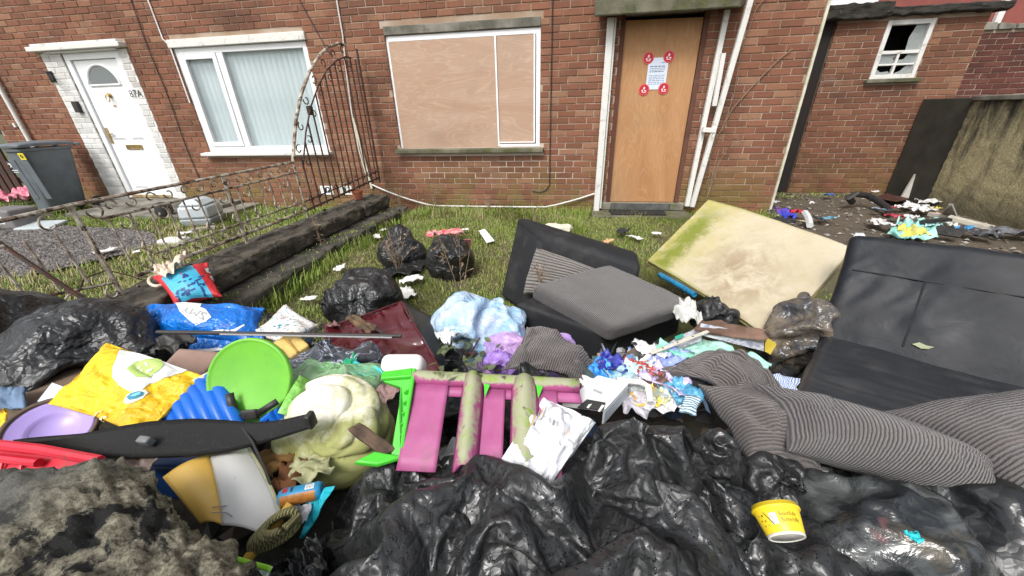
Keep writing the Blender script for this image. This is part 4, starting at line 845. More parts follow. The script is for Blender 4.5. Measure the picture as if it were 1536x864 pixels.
def corduroy(name, c1, c2, pitch=.0125):
    t = MT(name); u = t.sep(t.uv()); W_ = t.world(); wob = t.math('MULTIPLY', t.math('SUBTRACT', t.noise(22, 3, vec=W_), .5), .008)
    s = t.math('SINE', t.math('MULTIPLY', t.math('ADD', u[0], wob), 2*math.pi/pitch)); s01 = t.mr(s, -1, 1); fz = t.noise(260, 4, .7, vec=W_)
    band = t.noise(40, 2, vec=t.scl(1, .02, 1, t.uv()))
    c = t.mix(t.mr(s01, .0, .55), c1, c2); c = t.mix(t.mr(fz, .35, .75, 0, .4), c, tuple(1.5*x for x in c2)); c = t.mix(t.mr(t.noise(5, 5, .6, vec=W_), .5, .72, 0, .5), c, tuple(.55*x for x in c2)); c = t.mix(t.mr(band, .5, .66, 0, .25), c, (.16, .12, .10))
    t.set(col=c, rough=.95, spec=.15, sheen=.25, nrm=t.bump(fz, .35, .003, t.bump(t.math('POWER', s01, .55), 1., .006))); return t.m
M_CORD = corduroy('grey_corduroy', (.078, .072, .073), (.150, .138, .137), .0080); M_CORD2 = corduroy('grey_rib_upholstery', (.070, .065, .064), (.132, .126, .122), .009); M_CORDB = corduroy('brown_grey_corduroy', (.060, .053, .053), (.145, .126, .122), .0085)
def cloth_mat(name, col, dirt, fold=.25, ds=5, dlo=.5, dhi=.72, rough=.9, bs=300):
    t = MT(name); W_ = t.world(); c = t.mix(t.mr(t.noise(ds, 6, .65, .5, vec=W_), dlo, dhi), col, dirt); t.set(col=c, rough=rough, spec=.2, nrm=t.bump(t.noise(bs, 4, .7, vec=W_), .3, .002, t.bump(t.noise(18, 4, .6, 1., vec=W_), fold, .012))); return t.m
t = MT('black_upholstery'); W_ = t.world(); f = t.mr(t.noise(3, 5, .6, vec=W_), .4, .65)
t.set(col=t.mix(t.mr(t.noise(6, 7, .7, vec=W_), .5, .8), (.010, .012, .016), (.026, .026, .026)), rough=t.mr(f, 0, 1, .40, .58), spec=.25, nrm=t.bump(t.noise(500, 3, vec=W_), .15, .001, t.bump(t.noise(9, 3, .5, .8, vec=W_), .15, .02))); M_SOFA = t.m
t = MT('worn_black_upholstery'); W_ = t.world(); t.set(col=t.mix(t.mr(t.noise(6, 7, .7, vec=W_), .5, .8), (.013, .014, .016), (.045, .043, .04)), rough=.72, spec=.35, nrm=t.bump(t.noise(400, 3, vec=W_), .2, .001)); M_CHAIR = t.m
BAGS = 'black bin bags thrown on the heap'
def blob(px, py, z, r, rz=0):
    A = np.array([[math.cos(rz), math.sin(rz), 0], [-math.sin(rz), math.cos(rz), 0], [0, 0, 1]]); return (P(px, py, z), r, A)
def bag(name, label, ell, mat, ax=(0, 0, 1), subd=1, cat='rubbish bag', group=None, **k):
    ck = k.pop('ck', (.35, .3)); rope = k.pop('rope', 0); G = crush(bag_grid(ell, ax, **k), True, *ck, seed=k.get('seed', 0)); n, m = G.shape[:2]
    if rope:
        U, V = np.meshgrid(np.arange(n)/n*2*math.pi, np.linspace(0, 1, m), indexing='ij'); w_ = 2.2*sm_noise(n, m, 4, 3, True)*.5; G = G+gnormals(G, True)*(rope*(np.abs(np.sin(1.5*U+5.5*V+w_))**.7-.4)*np.clip(np.sin(math.pi*V)*2, 0, 1))[..., None]
    return mk(name, B().grid(G, wrap=True), mat, smooth='all', subd=subd, label=label, cat=cat, group=group), G
def drape(name, label, hull, ell, mat, n=120, m=90, subd=1, cat='rubbish bag', group=None, steps=46, it=10, excess=1.3, seed=0, vary=.15, floor=.15, peaks=10, g=.0002, lift=.0, post=.0, **k):
    """slack polythene over a lumpy load: hull = (centre, half x, half y, top z, turn); the slack buckles between held points"""
    c, x, y, zt, ang = hull; r = np.random.default_rng(seed); u, v = np.meshgrid(np.linspace(-1, 1, n), np.linspace(-1, 1, m), indexing='ij'); ca, sa = math.cos(ang), math.sin(ang)
    rr = np.sqrt(u*u+v*v-u*u*v*v*.9)
    top = zt+lift*u+.02*sm_noise(n, m, 4, seed+5); z = floor+(top-floor)*np.sqrt(np.clip(1-np.clip(rr, 0, 1)**2.6, 0, 1))
    for e in ell:
        q = np.stack([c[0]+u*x*ca-v*y*sa, c[1]+u*x*sa+v*y*ca], -1); d = (q-np.asarray(e[0])[:2])/np.asarray(e[1])[:2]; s = 1-(d**2).sum(-1); z = np.maximum(z, np.where(s > 0, e[0][2]+e[1][2]*np.sqrt(np.clip(s, 0, 1)), 0))
    G = np.stack([c[0]+u*x*ca-v*y*sa, c[1]+u*x*sa+v*y*ca, z], -1)
    pin = np.zeros((n, m), bool); pin[0] = pin[-1] = True; pin[:, 0] = pin[:, -1] = True
    for _ in range(peaks): pin[int(r.uniform(.15, .85)*n)//3*3, int(r.uniform(.15, .85)*m)//3*3] = True
    G = cloth2(G, ell, 3, steps, it, pins=pin, floor=floor, seed=seed, excess=excess, vary=vary, g=g, jit=.008, **k); G = crush(G, False, .10, .10, 8., 22., seed)
    return mk(name, B().grid(G), mat, smooth='all', subd=subd, label=label, cat=cat, group=group), G
def sheet(c4, n, m, amp=.01, cells=6, seed=0, bulge=0., fine=.3):
    """grid between four corner points, with folds"""
    a, b_, c, d = (np.asarray(q, float) for q in c4); u, v = np.meshgrid(np.linspace(0, 1, n), np.linspace(0, 1, m), indexing='ij'); u = u[..., None]; v = v[..., None]
    G = a*(1-u)*(1-v)+b_*u*(1-v)+c*u*v+d*(1-u)*v; N = np.cross(b_-a, d-a); N /= np.linalg.norm(N); N *= 1 if N[2] > 0 else -1
    h = amp*(np.abs(sm_noise(n, m, cells, seed))-.5)+amp*fine*sm_noise(n, m, cells*3, seed+1)+bulge*(1-(2*u[..., 0]-1)**2)*(1-(2*v[..., 0]-1)**2)
    T = (b_-a)/np.linalg.norm(b_-a); G = G+N*h[..., None]+T*(amp*.8*sm_noise(n, m, cells, seed+2))[..., None]; return G
def decal(name, F, poly, mat, parent, cuts=2, off=.002):
    bm = bmesh.new(); bm.faces.new([bm.verts.new((u, v, 0)) for u, v in poly]); bmesh.ops.triangulate(bm, faces=bm.faces[:])
    for _ in range(cuts): bmesh.ops.subdivide_edges(bm, edges=bm.edges[:], cuts=1); bmesh.ops.triangulate(bm, faces=bm.faces[:])
    b = B()
    for q in bm.verts: p, nn = F(q.co.x, q.co.y); b.v.append(tuple(p+nn*off))
    b.f = [tuple(x.index for x in f.verts) for f in bm.faces]; bm.free(); return mk(name, b, mat, parent, smooth=False)
def uvpx(G):
    """grid point that lies behind a photo pixel -> u, v"""
    d = G-CP; z = d@CF; X = W0/2+FPX*(d@CR)/z; Y = H0/2-FPX*(d@CU)/z; n, m = G.shape[:2]
    def f(x, y): k = int(np.argmin((X-x)**2+(Y-y)**2)); return (k//m)/(n-1), (k % m)/(m-1)
    return f
def print_on(name, G, pts, mat, parent, cuts=2, off=.002):
    f = uvpx(G); q = []
    for x, y in pts:
        t_ = f(x, y)
        if not q or t_ != q[-1]: q.append(t_)
    if len(set(q)) >= 3: return decal(name, onG(G), q, mat, parent, cuts, off)
def tmap(F, u0, v0, su, sv, rot=0, off=.0025):
    c, s = math.cos(rot), math.sin(rot)
    def f(x, y): p, nn = F(u0+(x*c-y*s)*su, v0+(x*s+y*c)*sv); return p+nn*off
    return f
def pillow(name, label, c4, t, mat, axis=0, n=44, seed=0, bend=0., cat='cushion', group=None, pinch=.1, wr=.006, skew=0, parent=None):
    a, b_, c, d = (np.asarray(q, float) for q in c4); ex, ey = ((b_-a)+(c-d))/4, ((d-a)+(c-b_))/4; hx, hy = np.linalg.norm(ex), np.linalg.norm(ey); N = np.cross(ex, ey); N /= np.linalg.norm(N)
    out = B(); uvs = []
    for side in (1, -1):
        u, v = np.meshgrid(np.linspace(-1, 1, n), np.linspace(-1, 1, n), indexing='ij'); u = np.sign(u)*(1-(1-np.abs(u))**1.4); v = np.sign(v)*(1-(1-np.abs(v))**1.4)
        U = u*(1-pinch*(1-v*v)*u*u); V = v*(1-pinch*(1-u*u)*v*v); s, q = (U[..., None]+1)/2, (V[..., None]+1)/2
        G = a*(1-s)*(1-q)+b_*s*(1-q)+c*s*q+d*(1-s)*q
        prof = (np.clip((1-u*u), 0, 1)*np.clip((1-v*v), 0, 1))**.5; edge = np.clip(prof, 0, 1)
        w_ = wr*(1.3-edge)*np.minimum(edge*4, 1)*sm_noise(n, n, 7, seed+side)+wr*.8*edge*sm_noise(n, n, 4, seed+3+side)-wr*1.2*edge*np.exp(-(sm_noise(n, n, 5, seed+9)/.22)**2)
        h = side*t*prof+w_*side+bend*(1-u*u)+skew*u*v; G = G+N*h[..., None]
        if side > 0: pillow.G = G
        off = len(out.v); out.v += [tuple(p) for p in G.reshape(-1, 3)]; i, j = np.meshgrid(np.arange(n-1), np.arange(n-1), indexing='ij'); f = np.stack([i*n+j, (i+1)*n+j, (i+1)*n+j+1, i*n+j+1], -1).reshape(-1, 4)
        if side < 0: f = f[:, ::-1]
        out.f += [tuple(x) for x in (f+off).tolist()]; uv = np.stack([u*hx, v*hy], -1).reshape(-1, 2); uvs.append(uv if axis == 0 else uv[:, ::-1])
    o = mk(name, out, mat, parent, smooth='all', uv=np.concatenate(uvs), label=label, cat=cat, group=group)
    bm = bmesh.new(); bm.from_mesh(o.data); bmesh.ops.remove_doubles(bm, verts=bm.verts[:], dist=.0004); bm.to_mesh(o.data); bm.free(); return o
# ================================================================== furniture
# black sofa on the right
J0 = np.array((1.17, 1.58, .33)); wv = np.array((.79, -.61, .06)); wv /= np.linalg.norm(wv); dv = np.array((.61, .79, 0.)); uz = np.cross(wv, dv); uz /= np.linalg.norm(uz)
sf = thing('sofa', 'black upholstered sofa with sagging seat at the right edge of the heap', 'sofa', J0*(1, 1, 0))
def folds(seed, amp, fx, fy, sh=0.):
    def d(p, nrm, h):
        q = np.stack([(p[:, 0]+sh*p[:, 1])*fx, p[:, 1]*fy, p[:, 2]*2], -1); v = -np.abs(fbm(q, 1, 3, seed))+.25; w2 = np.clip(fbm(p, 3, 2, seed+3)+.6, .15, 1)
        m = np.clip(nrm[:, 2], 0, 1)*np.clip(1.1-np.abs(p[:, 0])/h[0], 0, 1)*np.clip(3*(1.02-np.abs(p[:, 1])/h[1]), 0, 1)
        return nrm*(.006*fbm(p, 6, 2, seed+7))[:, None]+np.array((0, 0, 1.))*(m*amp*v*w2)[:, None]
    return d
c = J0-dv*.235+wv*.72-uz*.085
t = MT('upholstery_painted_sheen'); W_ = t.world(); t.set(col=t.mix(t.mr(t.noise(6, 7, .7, vec=W_), .5, .8), (.022, .024, .027), (.05, .048, .045)), rough=t.mr(t.noise(4, 4, vec=W_), .4, .65, .30, .46), spec=.65, nrm=t.bump(t.noise(500, 3, vec=W_), .12, .001)); M_SEAT = t.m  # seat copy of the upholstery, base lighter than the back to paint in sky sheen
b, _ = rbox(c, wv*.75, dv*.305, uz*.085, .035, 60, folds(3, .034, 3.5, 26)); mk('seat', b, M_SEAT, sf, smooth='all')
bk = P(1288, 357, .72)-J0; L_ = np.linalg.norm(bk); bk /= L_; bn = np.cross(wv, bk); bn /= np.linalg.norm(bn)
c = J0+bk*(L_/2-.03)+wv*.72-bn*.07+bk*.01
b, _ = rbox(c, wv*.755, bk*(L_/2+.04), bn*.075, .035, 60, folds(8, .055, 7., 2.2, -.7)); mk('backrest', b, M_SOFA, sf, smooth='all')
seam = [J0+bk*(L_*.68)+wv*s+bn*.006 for s in np.linspace(.01, 1.45, 30)]; mk('seam', B().tube(seam, .0035, 5), M_CHAIR, sf)
seam = [J0+bk*(L_*q)+wv*(.22+.02*q)+bn*.008 for q in np.linspace(.08, .68, 14)]; mk('seam', B().tube(seam, .003, 5), M_CHAIR, sf)
c = J0-dv*.225+wv*.72-uz*.23; b, _ = rbox(c, wv*.74, dv*.295, uz*.065, .02, 10); mk('base', b, M_CHAIR, sf, smooth='all')
q = J0+bk*.055+wv*.27+bn*.012; mk('torn_patch', B().add([q+wv*x*.9+bk*y*.45+bn*.004 for x, y in ((-.03, 0), (-.01, .03), (.012, .018), (.035, .02), (.02, -.01), (0, -.02))], [(0, 1, 2, 3, 4, 5)]), flat((.30, .32, .20), .8), sf, smooth=False)
# foam mattress leaning, green with algae along its left edge
m0, m1, m3 = np.array((.55, 2.57, .30)), np.array((1.01, 1.68, .24)), np.array((1.02, 2.99, .65)); ex, ey = (m1-m0)/2, (m3-m0)/2; mn = np.cross(ex, ey); mn /= np.linalg.norm(mn)
t = MT('stained_foam'); u = t.sep(t.uv()); W_ = t.world(); n1 = t.noise(5, 7, .7, .4, vec=W_)
c = t.mix(t.mr(n1, .38, .7), (.52, .46, .345), (.45, .39, .26)); c = t.mix(t.mr(t.noise(32, 6, .7, vec=W_), .52, .78, 0, .45), c, (.40, .31, .17))
br = t.math('MULTIPLY', t.mr(t.n('VectorMath', {0: t.uv(), 1: (.12, -.13, 0)}, 1, operation='DISTANCE'), .38, .05), t.mr(t.noise(9, 6, .7, .6, vec=W_), .36, .60)); c = t.mix(t.math('MULTIPLY', br, .8), c, (.24, .17, .10))
ye = t.math('MULTIPLY', t.mr(u[0], -.02, -.42), t.mr(t.noise(11, 6, .7, .5, vec=W_), .34, .58)); c = t.mix(t.math('MULTIPLY', ye, .8), c, (.42, .37, .10))
gr = t.math('MULTIPLY', t.mr(t.math('ADD', t.math('MULTIPLY', t.math('ABSOLUTE', t.math('ADD', u[0], .37)), -1.), t.math('MULTIPLY', t.noise(14, 7, .75, vec=t.scl(1, 1, 1, W_)), .30)), .02, .125), t.mr(u[1], .34, .12)); c = t.mix(gr, c, (.19, .215, .04))
eg = t.mr(t.math('ABSOLUTE', u[1]), .335, .355); c = t.mix(t.math('MULTIPLY', eg, t.mr(u[0], .5, -.3)), c, (.30, .29, .10))
t.set(col=c, rough=.95, spec=.15, nrm=t.bump(t.noise(90, 6, .7, vec=W_), .6, .006, t.bump(n1, .3, .02))); M_FOAM = t.m
b, lp_ = rbox((m0+m1)/2+ey-mn*.026, ex, ey, mn*.024, .006, 40, lambda p, nr, h: nr*(fbm(p, 4, 2, 4)*.005)[:, None]+np.array((0, 0, 1.))*(-.022*((p[:, 0]/h[0])**2)+.01)[:, None]); mt_ = mk('foam_mattress', b, M_FOAM, smooth='all', uv=lp_[:, :2], label='stained cream foam mattress slab with green algae leaning behind the heap', cat='mattress')
ring = [((-1, -1), (1, -1)), ((1, -1), (1, 1))]
mk('piping', B().tube([(m0+m1)/2+ey+ex*s+ey*-1.0-mn*(.012+.045*s*s-.0) for s in np.linspace(-.99, .99, 24)], .006, 6), flat((.25, .22, .08), .9), mt_); mk('piping', B().tube([(m0+m1)/2+ey+ex*1.0+ey*s-mn*(.012+.025) for s in np.linspace(-.99, .99, 24)], .005, 6), flat((.22, .18, .06), .9), mt_)
# ottoman base with ribbed cushion on it
fL, fF, fR = P(772, 516, .03), P(900, 549, .03), P(1018, 494, .03); hx, hy = (fF-fL)/2, (fR-fF)/2; hx[2] -= .035; hy[2] += .01; c = fL/2+fR/2+np.array((0, .012, .115))
b, _ = rbox(c, hx, hy, (0, .012, .125), .022, 18, lambda p, nr, h: nr*(fbm(p, 6, 3, 7)*.006)[:, None]); mk('footstool', b, M_CHAIR, smooth='all', label='square black footstool under the ribbed grey seat cushion', cat='footstool')
c4 = [P(787, 428, .40), P(926, 490, .29), P(1038, 454, .34), P(920, 393, .43)]; ex, ey = ((c4[1]-c4[0])+(c4[2]-c4[3]))/4, ((c4[3]-c4[0])+(c4[2]-c4[1]))/4; n_ = np.cross(ex, ey); n_ /= np.linalg.norm(n_); c = sum(c4)/4-n_*.058
b, lp_ = rbox(c, ex, ey, n_*.058, .036, 36, lambda p, nr, h: nr*(fbm(p, 5, 3, 9)*.007)[:, None]+np.array((0, 0, 1.))*(.022*(1-(p[:, 0]/h[0])**2)*(1-(p[:, 1]/h[1])**2)*(nr[:, 2] > -.3))[:, None])
uv = np.stack([np.where(np.abs(lp_[:, 1]) > np.linalg.norm(ey)-.034, lp_[:, 1]+lp_[:, 2], lp_[:, 1]+0*lp_[:, 2])-np.where(np.abs(lp_[:, 0]) > np.linalg.norm(ex)-.034, 0, 0), lp_[:, 0]], -1)
sc_ = mk('seat_cushion', b, M_CORD2, smooth='all', uv=np.stack([lp_[:, 0]*.25+lp_[:, 1]*.97+lp_[:, 2]*1.0, lp_[:, 0]], -1), label='thick square ribbed grey seat cushion lying on the black footstool', cat='cushion')
# armchair lying behind
a0, a1, a2, a3 = P(776, 322, .56), P(810, 348, .54), P(964, 398, .44), P(958, 376, .47)
ac = thing('armchair', 'black armchair with ribbed grey inside tipped over on the grass', 'armchair', (float(a1[0]+.3), float(a1[1]), 0))
dn = np.array((-.02, -.04, -.13))
b = B().hexa([a1+dn, a2+dn, a3+dn, a0+dn, a1, a2, a3, a0]); mk('arm', b, M_CHAIR, ac, bevel=.035, subd=0)
f0, f1 = P(778, 462, .03), P(750, 445, .03); dn2 = (a2-a1)/np.linalg.norm(a2-a1)*.13
mk('side_panel', B().hexa([f1, f0, f0+dn2, f1+dn2, a0+(0, 0, -.03), a1+(-.02, -.02, -.05), a1+dn2+(0, 0, -.05), a0+dn2+(0, 0, -.03)]), M_CHAIR, ac, bevel=.025)
bp = B(); G = sheet([P(786, 440, .18), P(935, 440, .18), a2+dn*.9+(0, .03, 0), a1+dn*.9+(0, .02, 0)], 24, 14, .004, 4, 3, .03); bp.grid(G); mk('inside_back', bp, corduroy('striped_rib', (.03, .028, .028), (.20, .185, .17), .021), ac, smooth='all', uv=uvgrid(24, 14, .5, .30)[:, ::-1], solid=.05)
mk('rear_panel', B().hexa([f1+dn2+(0, .05, 0), P(940, 440, .10), P(940, 430, .10)+(0, .12, 0), f1+dn2+(0, .2, 0), a0+dn2+(0, .02, -.1), a2+(0, .03, -.12), a3+(0, .06, -.12), a0+dn2+(0, .1, -.1)]), M_CHAIR, ac, bevel=.02)
# loose corduroy cushions
CG = 'grey corduroy scatter cushions'
pillow('cushion', 'plump grey corduroy cushion overlapping the right edge of the picture', [P(1306, 620, .46), P(1545, 765, .44), P(1800, 740, .50), P(1580, 590, .53)], .13, M_CORD, 0, 60, 1, .02, group=CG)
pillow('cushion', 'long grey corduroy cushion on edge in front of the sofa seat', [P(1127, 574, .51), P(1180, 676, .45), P(1494, 752, .42), P(1470, 706, .46)], .13, M_CORD, 1, 60, 12, .02, group=CG)
pillow('cushion', 'slumped brownish corduroy cushion beside the large black bags', [P(1046, 575, .44), P(1122, 694, .36), P(1236, 714, .35), P(1172, 610, .42)], .11, M_CORDB, 0, 50, 21, .02, group=CG, wr=.011)
b4 = pillow('cushion', 'grey corduroy cushion with black underside in front of the mint green sheet', [P(984, 556, .40), P(1110, 608, .40), P(1178, 588, .42), P(1082, 525, .43)], .05, M_CORDB, 1, 50, 31, .03, group=CG, wr=.014)
pillow('backing', None, [P(990, 562, .375), P(1100, 618, .375), P(1160, 600, .39), P(1085, 540, .39)], .05, flat((.012, .012, .014), .8, .1), 0, 24, 33, 0, cat=None, parent=b4)
pillow('cushion', 'folded grey corduroy cushion leaning against the front of the footstool', [P(752, 556, .40), P(876, 576, .37), P(896, 546, .36), P(790, 490, .44)], .055, M_CORDB, 0, 50, 41, .03, group=CG, wr=.02)
# ================================================================== the large black bags in front
drape('black_bag', 'largest wet black bin bag along the bottom centre of the heap', (P(770, 860, .4), .50, .27, .50, rad(5)), [(P(770, 850, .34), (.20, .10, .12)), (P(930, 840, .36), (.09, .08, .10))], M_BAGW, 150, 99, group=BAGS, seed=4)
drape('black_bag', 'wet black bin bag behind the largest one, beside the white carrier bag', (P(990, 700, .45), .27, .17, .50, rad(-8)), [(P(960, 690, .40), (.08, .06, .07)), (P(1060, 700, .38), (.07, .07, .08))], M_BAGW, 120, 84, group=BAGS, seed=9)
drape('black_bag', 'black bin bag draped under the pink ladder at the left of the largest bag', (P(640, 770, .40), .25, .16, .48, rad(26)), [(P(640, 720, .36), (.06, .05, .06))], M_BAGW, 111, 75, group=BAGS, seed=15)
bag('black_bag', 'black bin bag standing just left of the yellow tub', [blob(1145, 735, .30, (.075, .07, .12))], M_BAGW, (.2, -.3, 1), group=BAGS, seed=3, excess=1.25, nu=64, nv=40, tail=.05)
bag('black_bag', 'crinkled black bin bag under the yellow tub at the bottom edge', [blob(1170, 880, .30, (.15, .09, .09)), blob(1080, 880, .30, (.10, .08, .10))], M_BAGW, (-.6, -.2, .6), group=BAGS, seed=23, excess=1.3, nu=84, nv=54)
# ================================================================== left and middle of the heap
M_BLUE = plastic('blue_bag_plastic', (.004, .16, .60), 1, .3, (.003, .10, .42), 8); M_CREAM = cloth_mat('cream_cloth', (.72, .62, .50), (.48, .38, .28))
white_ = flat((.78, .78, .77), .5, .3); ink = flat((.03, .03, .035), .5, 0, 0)
# long black bag at the left
o, G = bag('black_bag', 'long dull black sack lying at the left edge behind the yellow bag', [blob(20, 545, .20, (.30, .14, .125)), blob(150, 556, .19, (.28, .12, .075))], M_BAGD, (1, -.02, -.06), ck=(.3, .3), nu=84, nv=72, excess=1.25, seed=6, tail=.03, floor=.12, core=.88)
crumple('tied_end', P(258, 524, .33), (.07, .08), M_BLACKM, None, None, 5, .9, 20, parent=o); 
# blue carrier bag with a white star-shaped panel
o = pillow('carrier_bag', 'bright blue plastic carrier bag with white jagged panel lying on its side', [P(222, 505, .30), P(392, 520, .26), P(398, 462, .36), P(218, 460, .36)], .085, M_BLUE, 0, 56, 51, .01, cat='bag', wr=.010); G = pillow.G
pan = print_on('panel', G, [(264, 457), (302, 453), (300, 461), (309, 464), (318, 476), (294, 488), (269, 467)], white_, o, 3)
f = uvpx(G); u0, v0 = f(290, 469); text('lettering', 'SMY', flat((.35, .36, .38), .6, 0, 0), pan, None, 1., fn=tmap(onG(G), u0, v0, .085, .20, rad(158), .0045))
for pts in ([(315, 497), (352, 494), (366, 486), (366, 489), (350, 499), (318, 500)], [(240, 500), (300, 497), (306, 500), (244, 504)]): print_on('stripe', G, pts, white_, o, 2)
sb = sheet([P(276, 502, .31), P(396, 500, .31), P(394, 536, .22), P(284, 542, .22)], 24, 10, .006, 4, 2); so_ = mk('front_fold', B().grid(sb), M_BLUE, o, smooth='all', solid=.004)
mk('edge_strip', B().grid(sheet([P(284, 526, .262), P(395, 514, .262), P(395, 518, .255), P(284, 531, .255)], 12, 4, .001)), white_, o, smooth='all', solid=.003)
mk('red_gusset', B().grid(sheet([P(216, 466, .33), P(222, 500, .27), P(236, 502, .27), P(222, 470, .33)], 8, 6, .005)), flat((.65, .05, .10), .4), o, smooth='all', solid=.004)
# red tote
o = pillow('tote_bag', 'red shopping tote with blue printed middle band leaning on the low wall', [P(262, 458, .27), P(334, 445, .27), P(312, 393, .40), P(228, 416, .40)], .075, flat((.58, .02, .03), .45), 0, 50, 55, .0, cat='bag'); G = pillow.G
bd = print_on('band', G, [(243, 418), (277, 398), (286, 396), (305, 420), (320, 448), (271, 454), (256, 436)], flat((.05, .40, .60), .5, .1), o, 3)
rr_ = random.Random(8); navy = flat((.01, .05, .22), .5, 0, 0)
for k in range(34):
    x, y = rr_.uniform(254, 305), rr_.uniform(408, 446); w_, h_ = rr_.uniform(3, 9), rr_.uniform(1.6, 3); s = -.42*w_
    if y < 452-.78*(x-248) and x < 262: continue
    if k % 4: print_on('print', G, [(x, y), (x+w_, y+s), (x+w_+1, y+s+h_), (x+1, y+h_)], navy, bd, 1, .004)
    else: print_on('print', G, [(x, y), (x+2.5, y-1), (x+7, y+7), (x+4, y+8)], navy, bd, 1, .004)
for x, y in ((311, 407), (318, 418)):
    print_on('print', G, [(x-5, y-3), (x, y-5), (x+5, y+1), (x+4, y+4), (x-1, y+2)], white_, o, 1, .004); print_on('print', G, [(x+1, y-2), (x+4, y-1), (x+4, y+2), (x+1, y+1)], navy, o, 1, .0055)
crumple('cloth', P(258, 404, .42), (.14, .075), M_CREAM, 'crumpled cream cloth stuffed into the red tote', 'cloth', 9, 1.1, 26)
tag(mk('rope_handle', B().tube([P(235+12*math.cos(a), 421+8*math.sin(a), .36) for a in np.linspace(.3, 5.6, 16)], .009, 8), M_CREAM, o))
# white patterned pillow, teal leaves
t = MT('leaf_print'); W_ = t.world(); lf = t.noise(26, 3, .6, 1.8, vec=t.scl(1, 2.2, 1, W_, (0, 0, .7))); c = t.mix(t.mr(lf, .55, .6), (.66, .64, .60), (.03, .22, .26)); c = t.mix(t.mr(t.noise(34, 2, .5, 2., vec=W_), .62, .66), c, (.55, .25, .25)); t.set(col=c, rough=.9); 
pillow('pillow', 'white pillow with teal leaf print behind the black pole', [P(374, 503, .28), P(440, 520, .28), P(478, 488, .28), P(429, 456, .36)], .035, t.m, 0, 36, 60, .0, wr=.006)
mk('pole', B().tube([P(236, 498, .44), P(602, 504, .42)], .009, 10), M_BLACKM, label='long black metal pole lying across the blue bag and the maroon case', cat='pole')
o = SC.objects['pole']; mk('chrome_strip', B().tube([P(330, 501.5, .445), P(588, 506.5, .427)], .004, 6), flat((.30, .30, .30), .3, 0, 0), o)
b, _ = rbox((P(402, 522, .38)+P(438, 499, .40)+P(463, 521, .38)+P(436, 548, .34))/4, (P(438, 499, .40)-P(402, 522, .38))/2, (P(463, 521, .38)-P(438, 499, .40))/2, (0, 0, .018), .008, 10); o = mk('plastic_tray', b, flat((.70, .50, .16), .45, .45), smooth='all', label='cream yellow plastic tray behind the lime green disc', cat='tray')
mk('tray_line', B().bar(P(416, 520, .405), P(437, 546, .372), .006, .004).bar(P(425, 505, .42), P(446, 528, .385), .006, .004), flat((.45, .28, .06), .6), o)
# grey-blue tied bag; highlights along its creases are painted as pale lines
t = MT('painted_crease_highlights'); W_ = t.world(); v = t.math('ABSOLUTE', t.math('SUBTRACT', t.noise(11, 3, .5, 1.6, vec=W_), .5)); c = t.mix(t.mr(v, .022, .004), (.055, .062, .075), (.42, .46, .58)); t.set(col=c, rough=.28, nrm=t.bump(v, .4, .02)); M_CREASELIT = t.m
bag('clear_bag', 'tied grey translucent bag with pale highlights painted along its creases behind the white duvet', [blob(502, 556, .36, (.165, .12, .10))], M_CREASELIT, (-.35, .3, 1), nu=72, nv=44, excess=1.22, seed=12, tail=.05)
# maroon case
c0 = P(602, 454, .36)
ca = thing('torn_case', 'glossy maroon case with torn edge and dented panel in the middle of the heap', 'case', P(600, 540, .1))
t = MT('glossy_maroon'); W_ = t.world(); w_ = t.noise(5, 2, .5, 1.2, vec=W_); t.set(col=t.mix(t.mr(t.noise(7, 6, .6, vec=W_), .5, .75), (.075, .010, .014), (.12, .05, .05)), rough=.14, spec=.6, nrm=t.bump(w_, .35, .05)); M_MAR = t.m
mk('panel', B().grid(sheet([P(500, 580, .24), P(664, 562, .22), c0, P(486, 492, .27)], 50, 40, .016, 4, 17, -.015)), M_MAR, ca, smooth='all', solid=.008, subd=1)
mk('panel_rim', B().tube([P(486, 492, .275), P(545, 474, .32), c0+(0, 0, .004), P(636, 512, .29), P(664, 562, .225)], .007, 8), M_MAR, ca)
mk('side', B().grid(sheet([c0+(.004, 0, 0), P(700, 500, .16), P(672, 572, .06), P(664, 562, .22)], 20, 16, .004, 4, 3)), simple('dark_case_side', (.022, .022, .02), .6, (.045, .045, .038), 8), ca, smooth='all', solid=.01)
crumple('torn_lining', P(540, 486, .33), (.11, .03), simple('lining_tan', (.16, .10, .05), .8, (.06, .04, .025), 14), None, None, 66, .8, 14, parent=ca); crumple('lining_scrap', P(500, 490, .30), (.03, .025), flat((.20, .10, .10), .8), None, None, 67, 1.2, 10, parent=ca)
b, _ = rbox(P(722, 495, .12), (.05, .01, 0), (0, .05, .0), (0, 0, .14), .03, 8); mk('black_tub', b, M_BLACKM, smooth='all', label='dark upright tub between the maroon case and the pale blue bag', cat='tub')
# lime disc and blue ribbed tray
dc = P(376, 570, .53); ax = -CF+.06*CU; ax /= np.linalg.norm(ax); R_ = 63*pxm(dc)
ld = thing('toddler_swing', 'lime green round plastic seat with black buckled strap standing in the heap', 'toy', dc)
M_LIME = simple('lime_plastic', (.17, .50, .045), .38, (.13, .42, .045), 6, bs=200, bst=.1, dirt=(.12, .20, .05), ds=18, dlo=.6, dhi=.8)
mk('disc', B().lathe(dc, [(.001, -.012), (R_*.96, -.012), (R_, -.004), (R_, .008), (R_*.975, .014), (R_*.93, .010), (R_*.88, .006), (.001, .004)], ax, 64), M_LIME, ld, smooth='all')
def strap(name, pts, w, parent, mat=M_BLACKM):
    b = B(); L = []
    for i, p in enumerate(pts):
        t_ = pts[min(i+1, len(pts)-1)]-pts[max(i-1, 0)]; s = np.cross(t_, CP-p); s = s/np.linalg.norm(s)*w/2; L.append((p-s, p+s))
    G = np.array(L); b.grid(G); return mk(name, b, mat, parent, solid=.003)
up_ = ax*.02
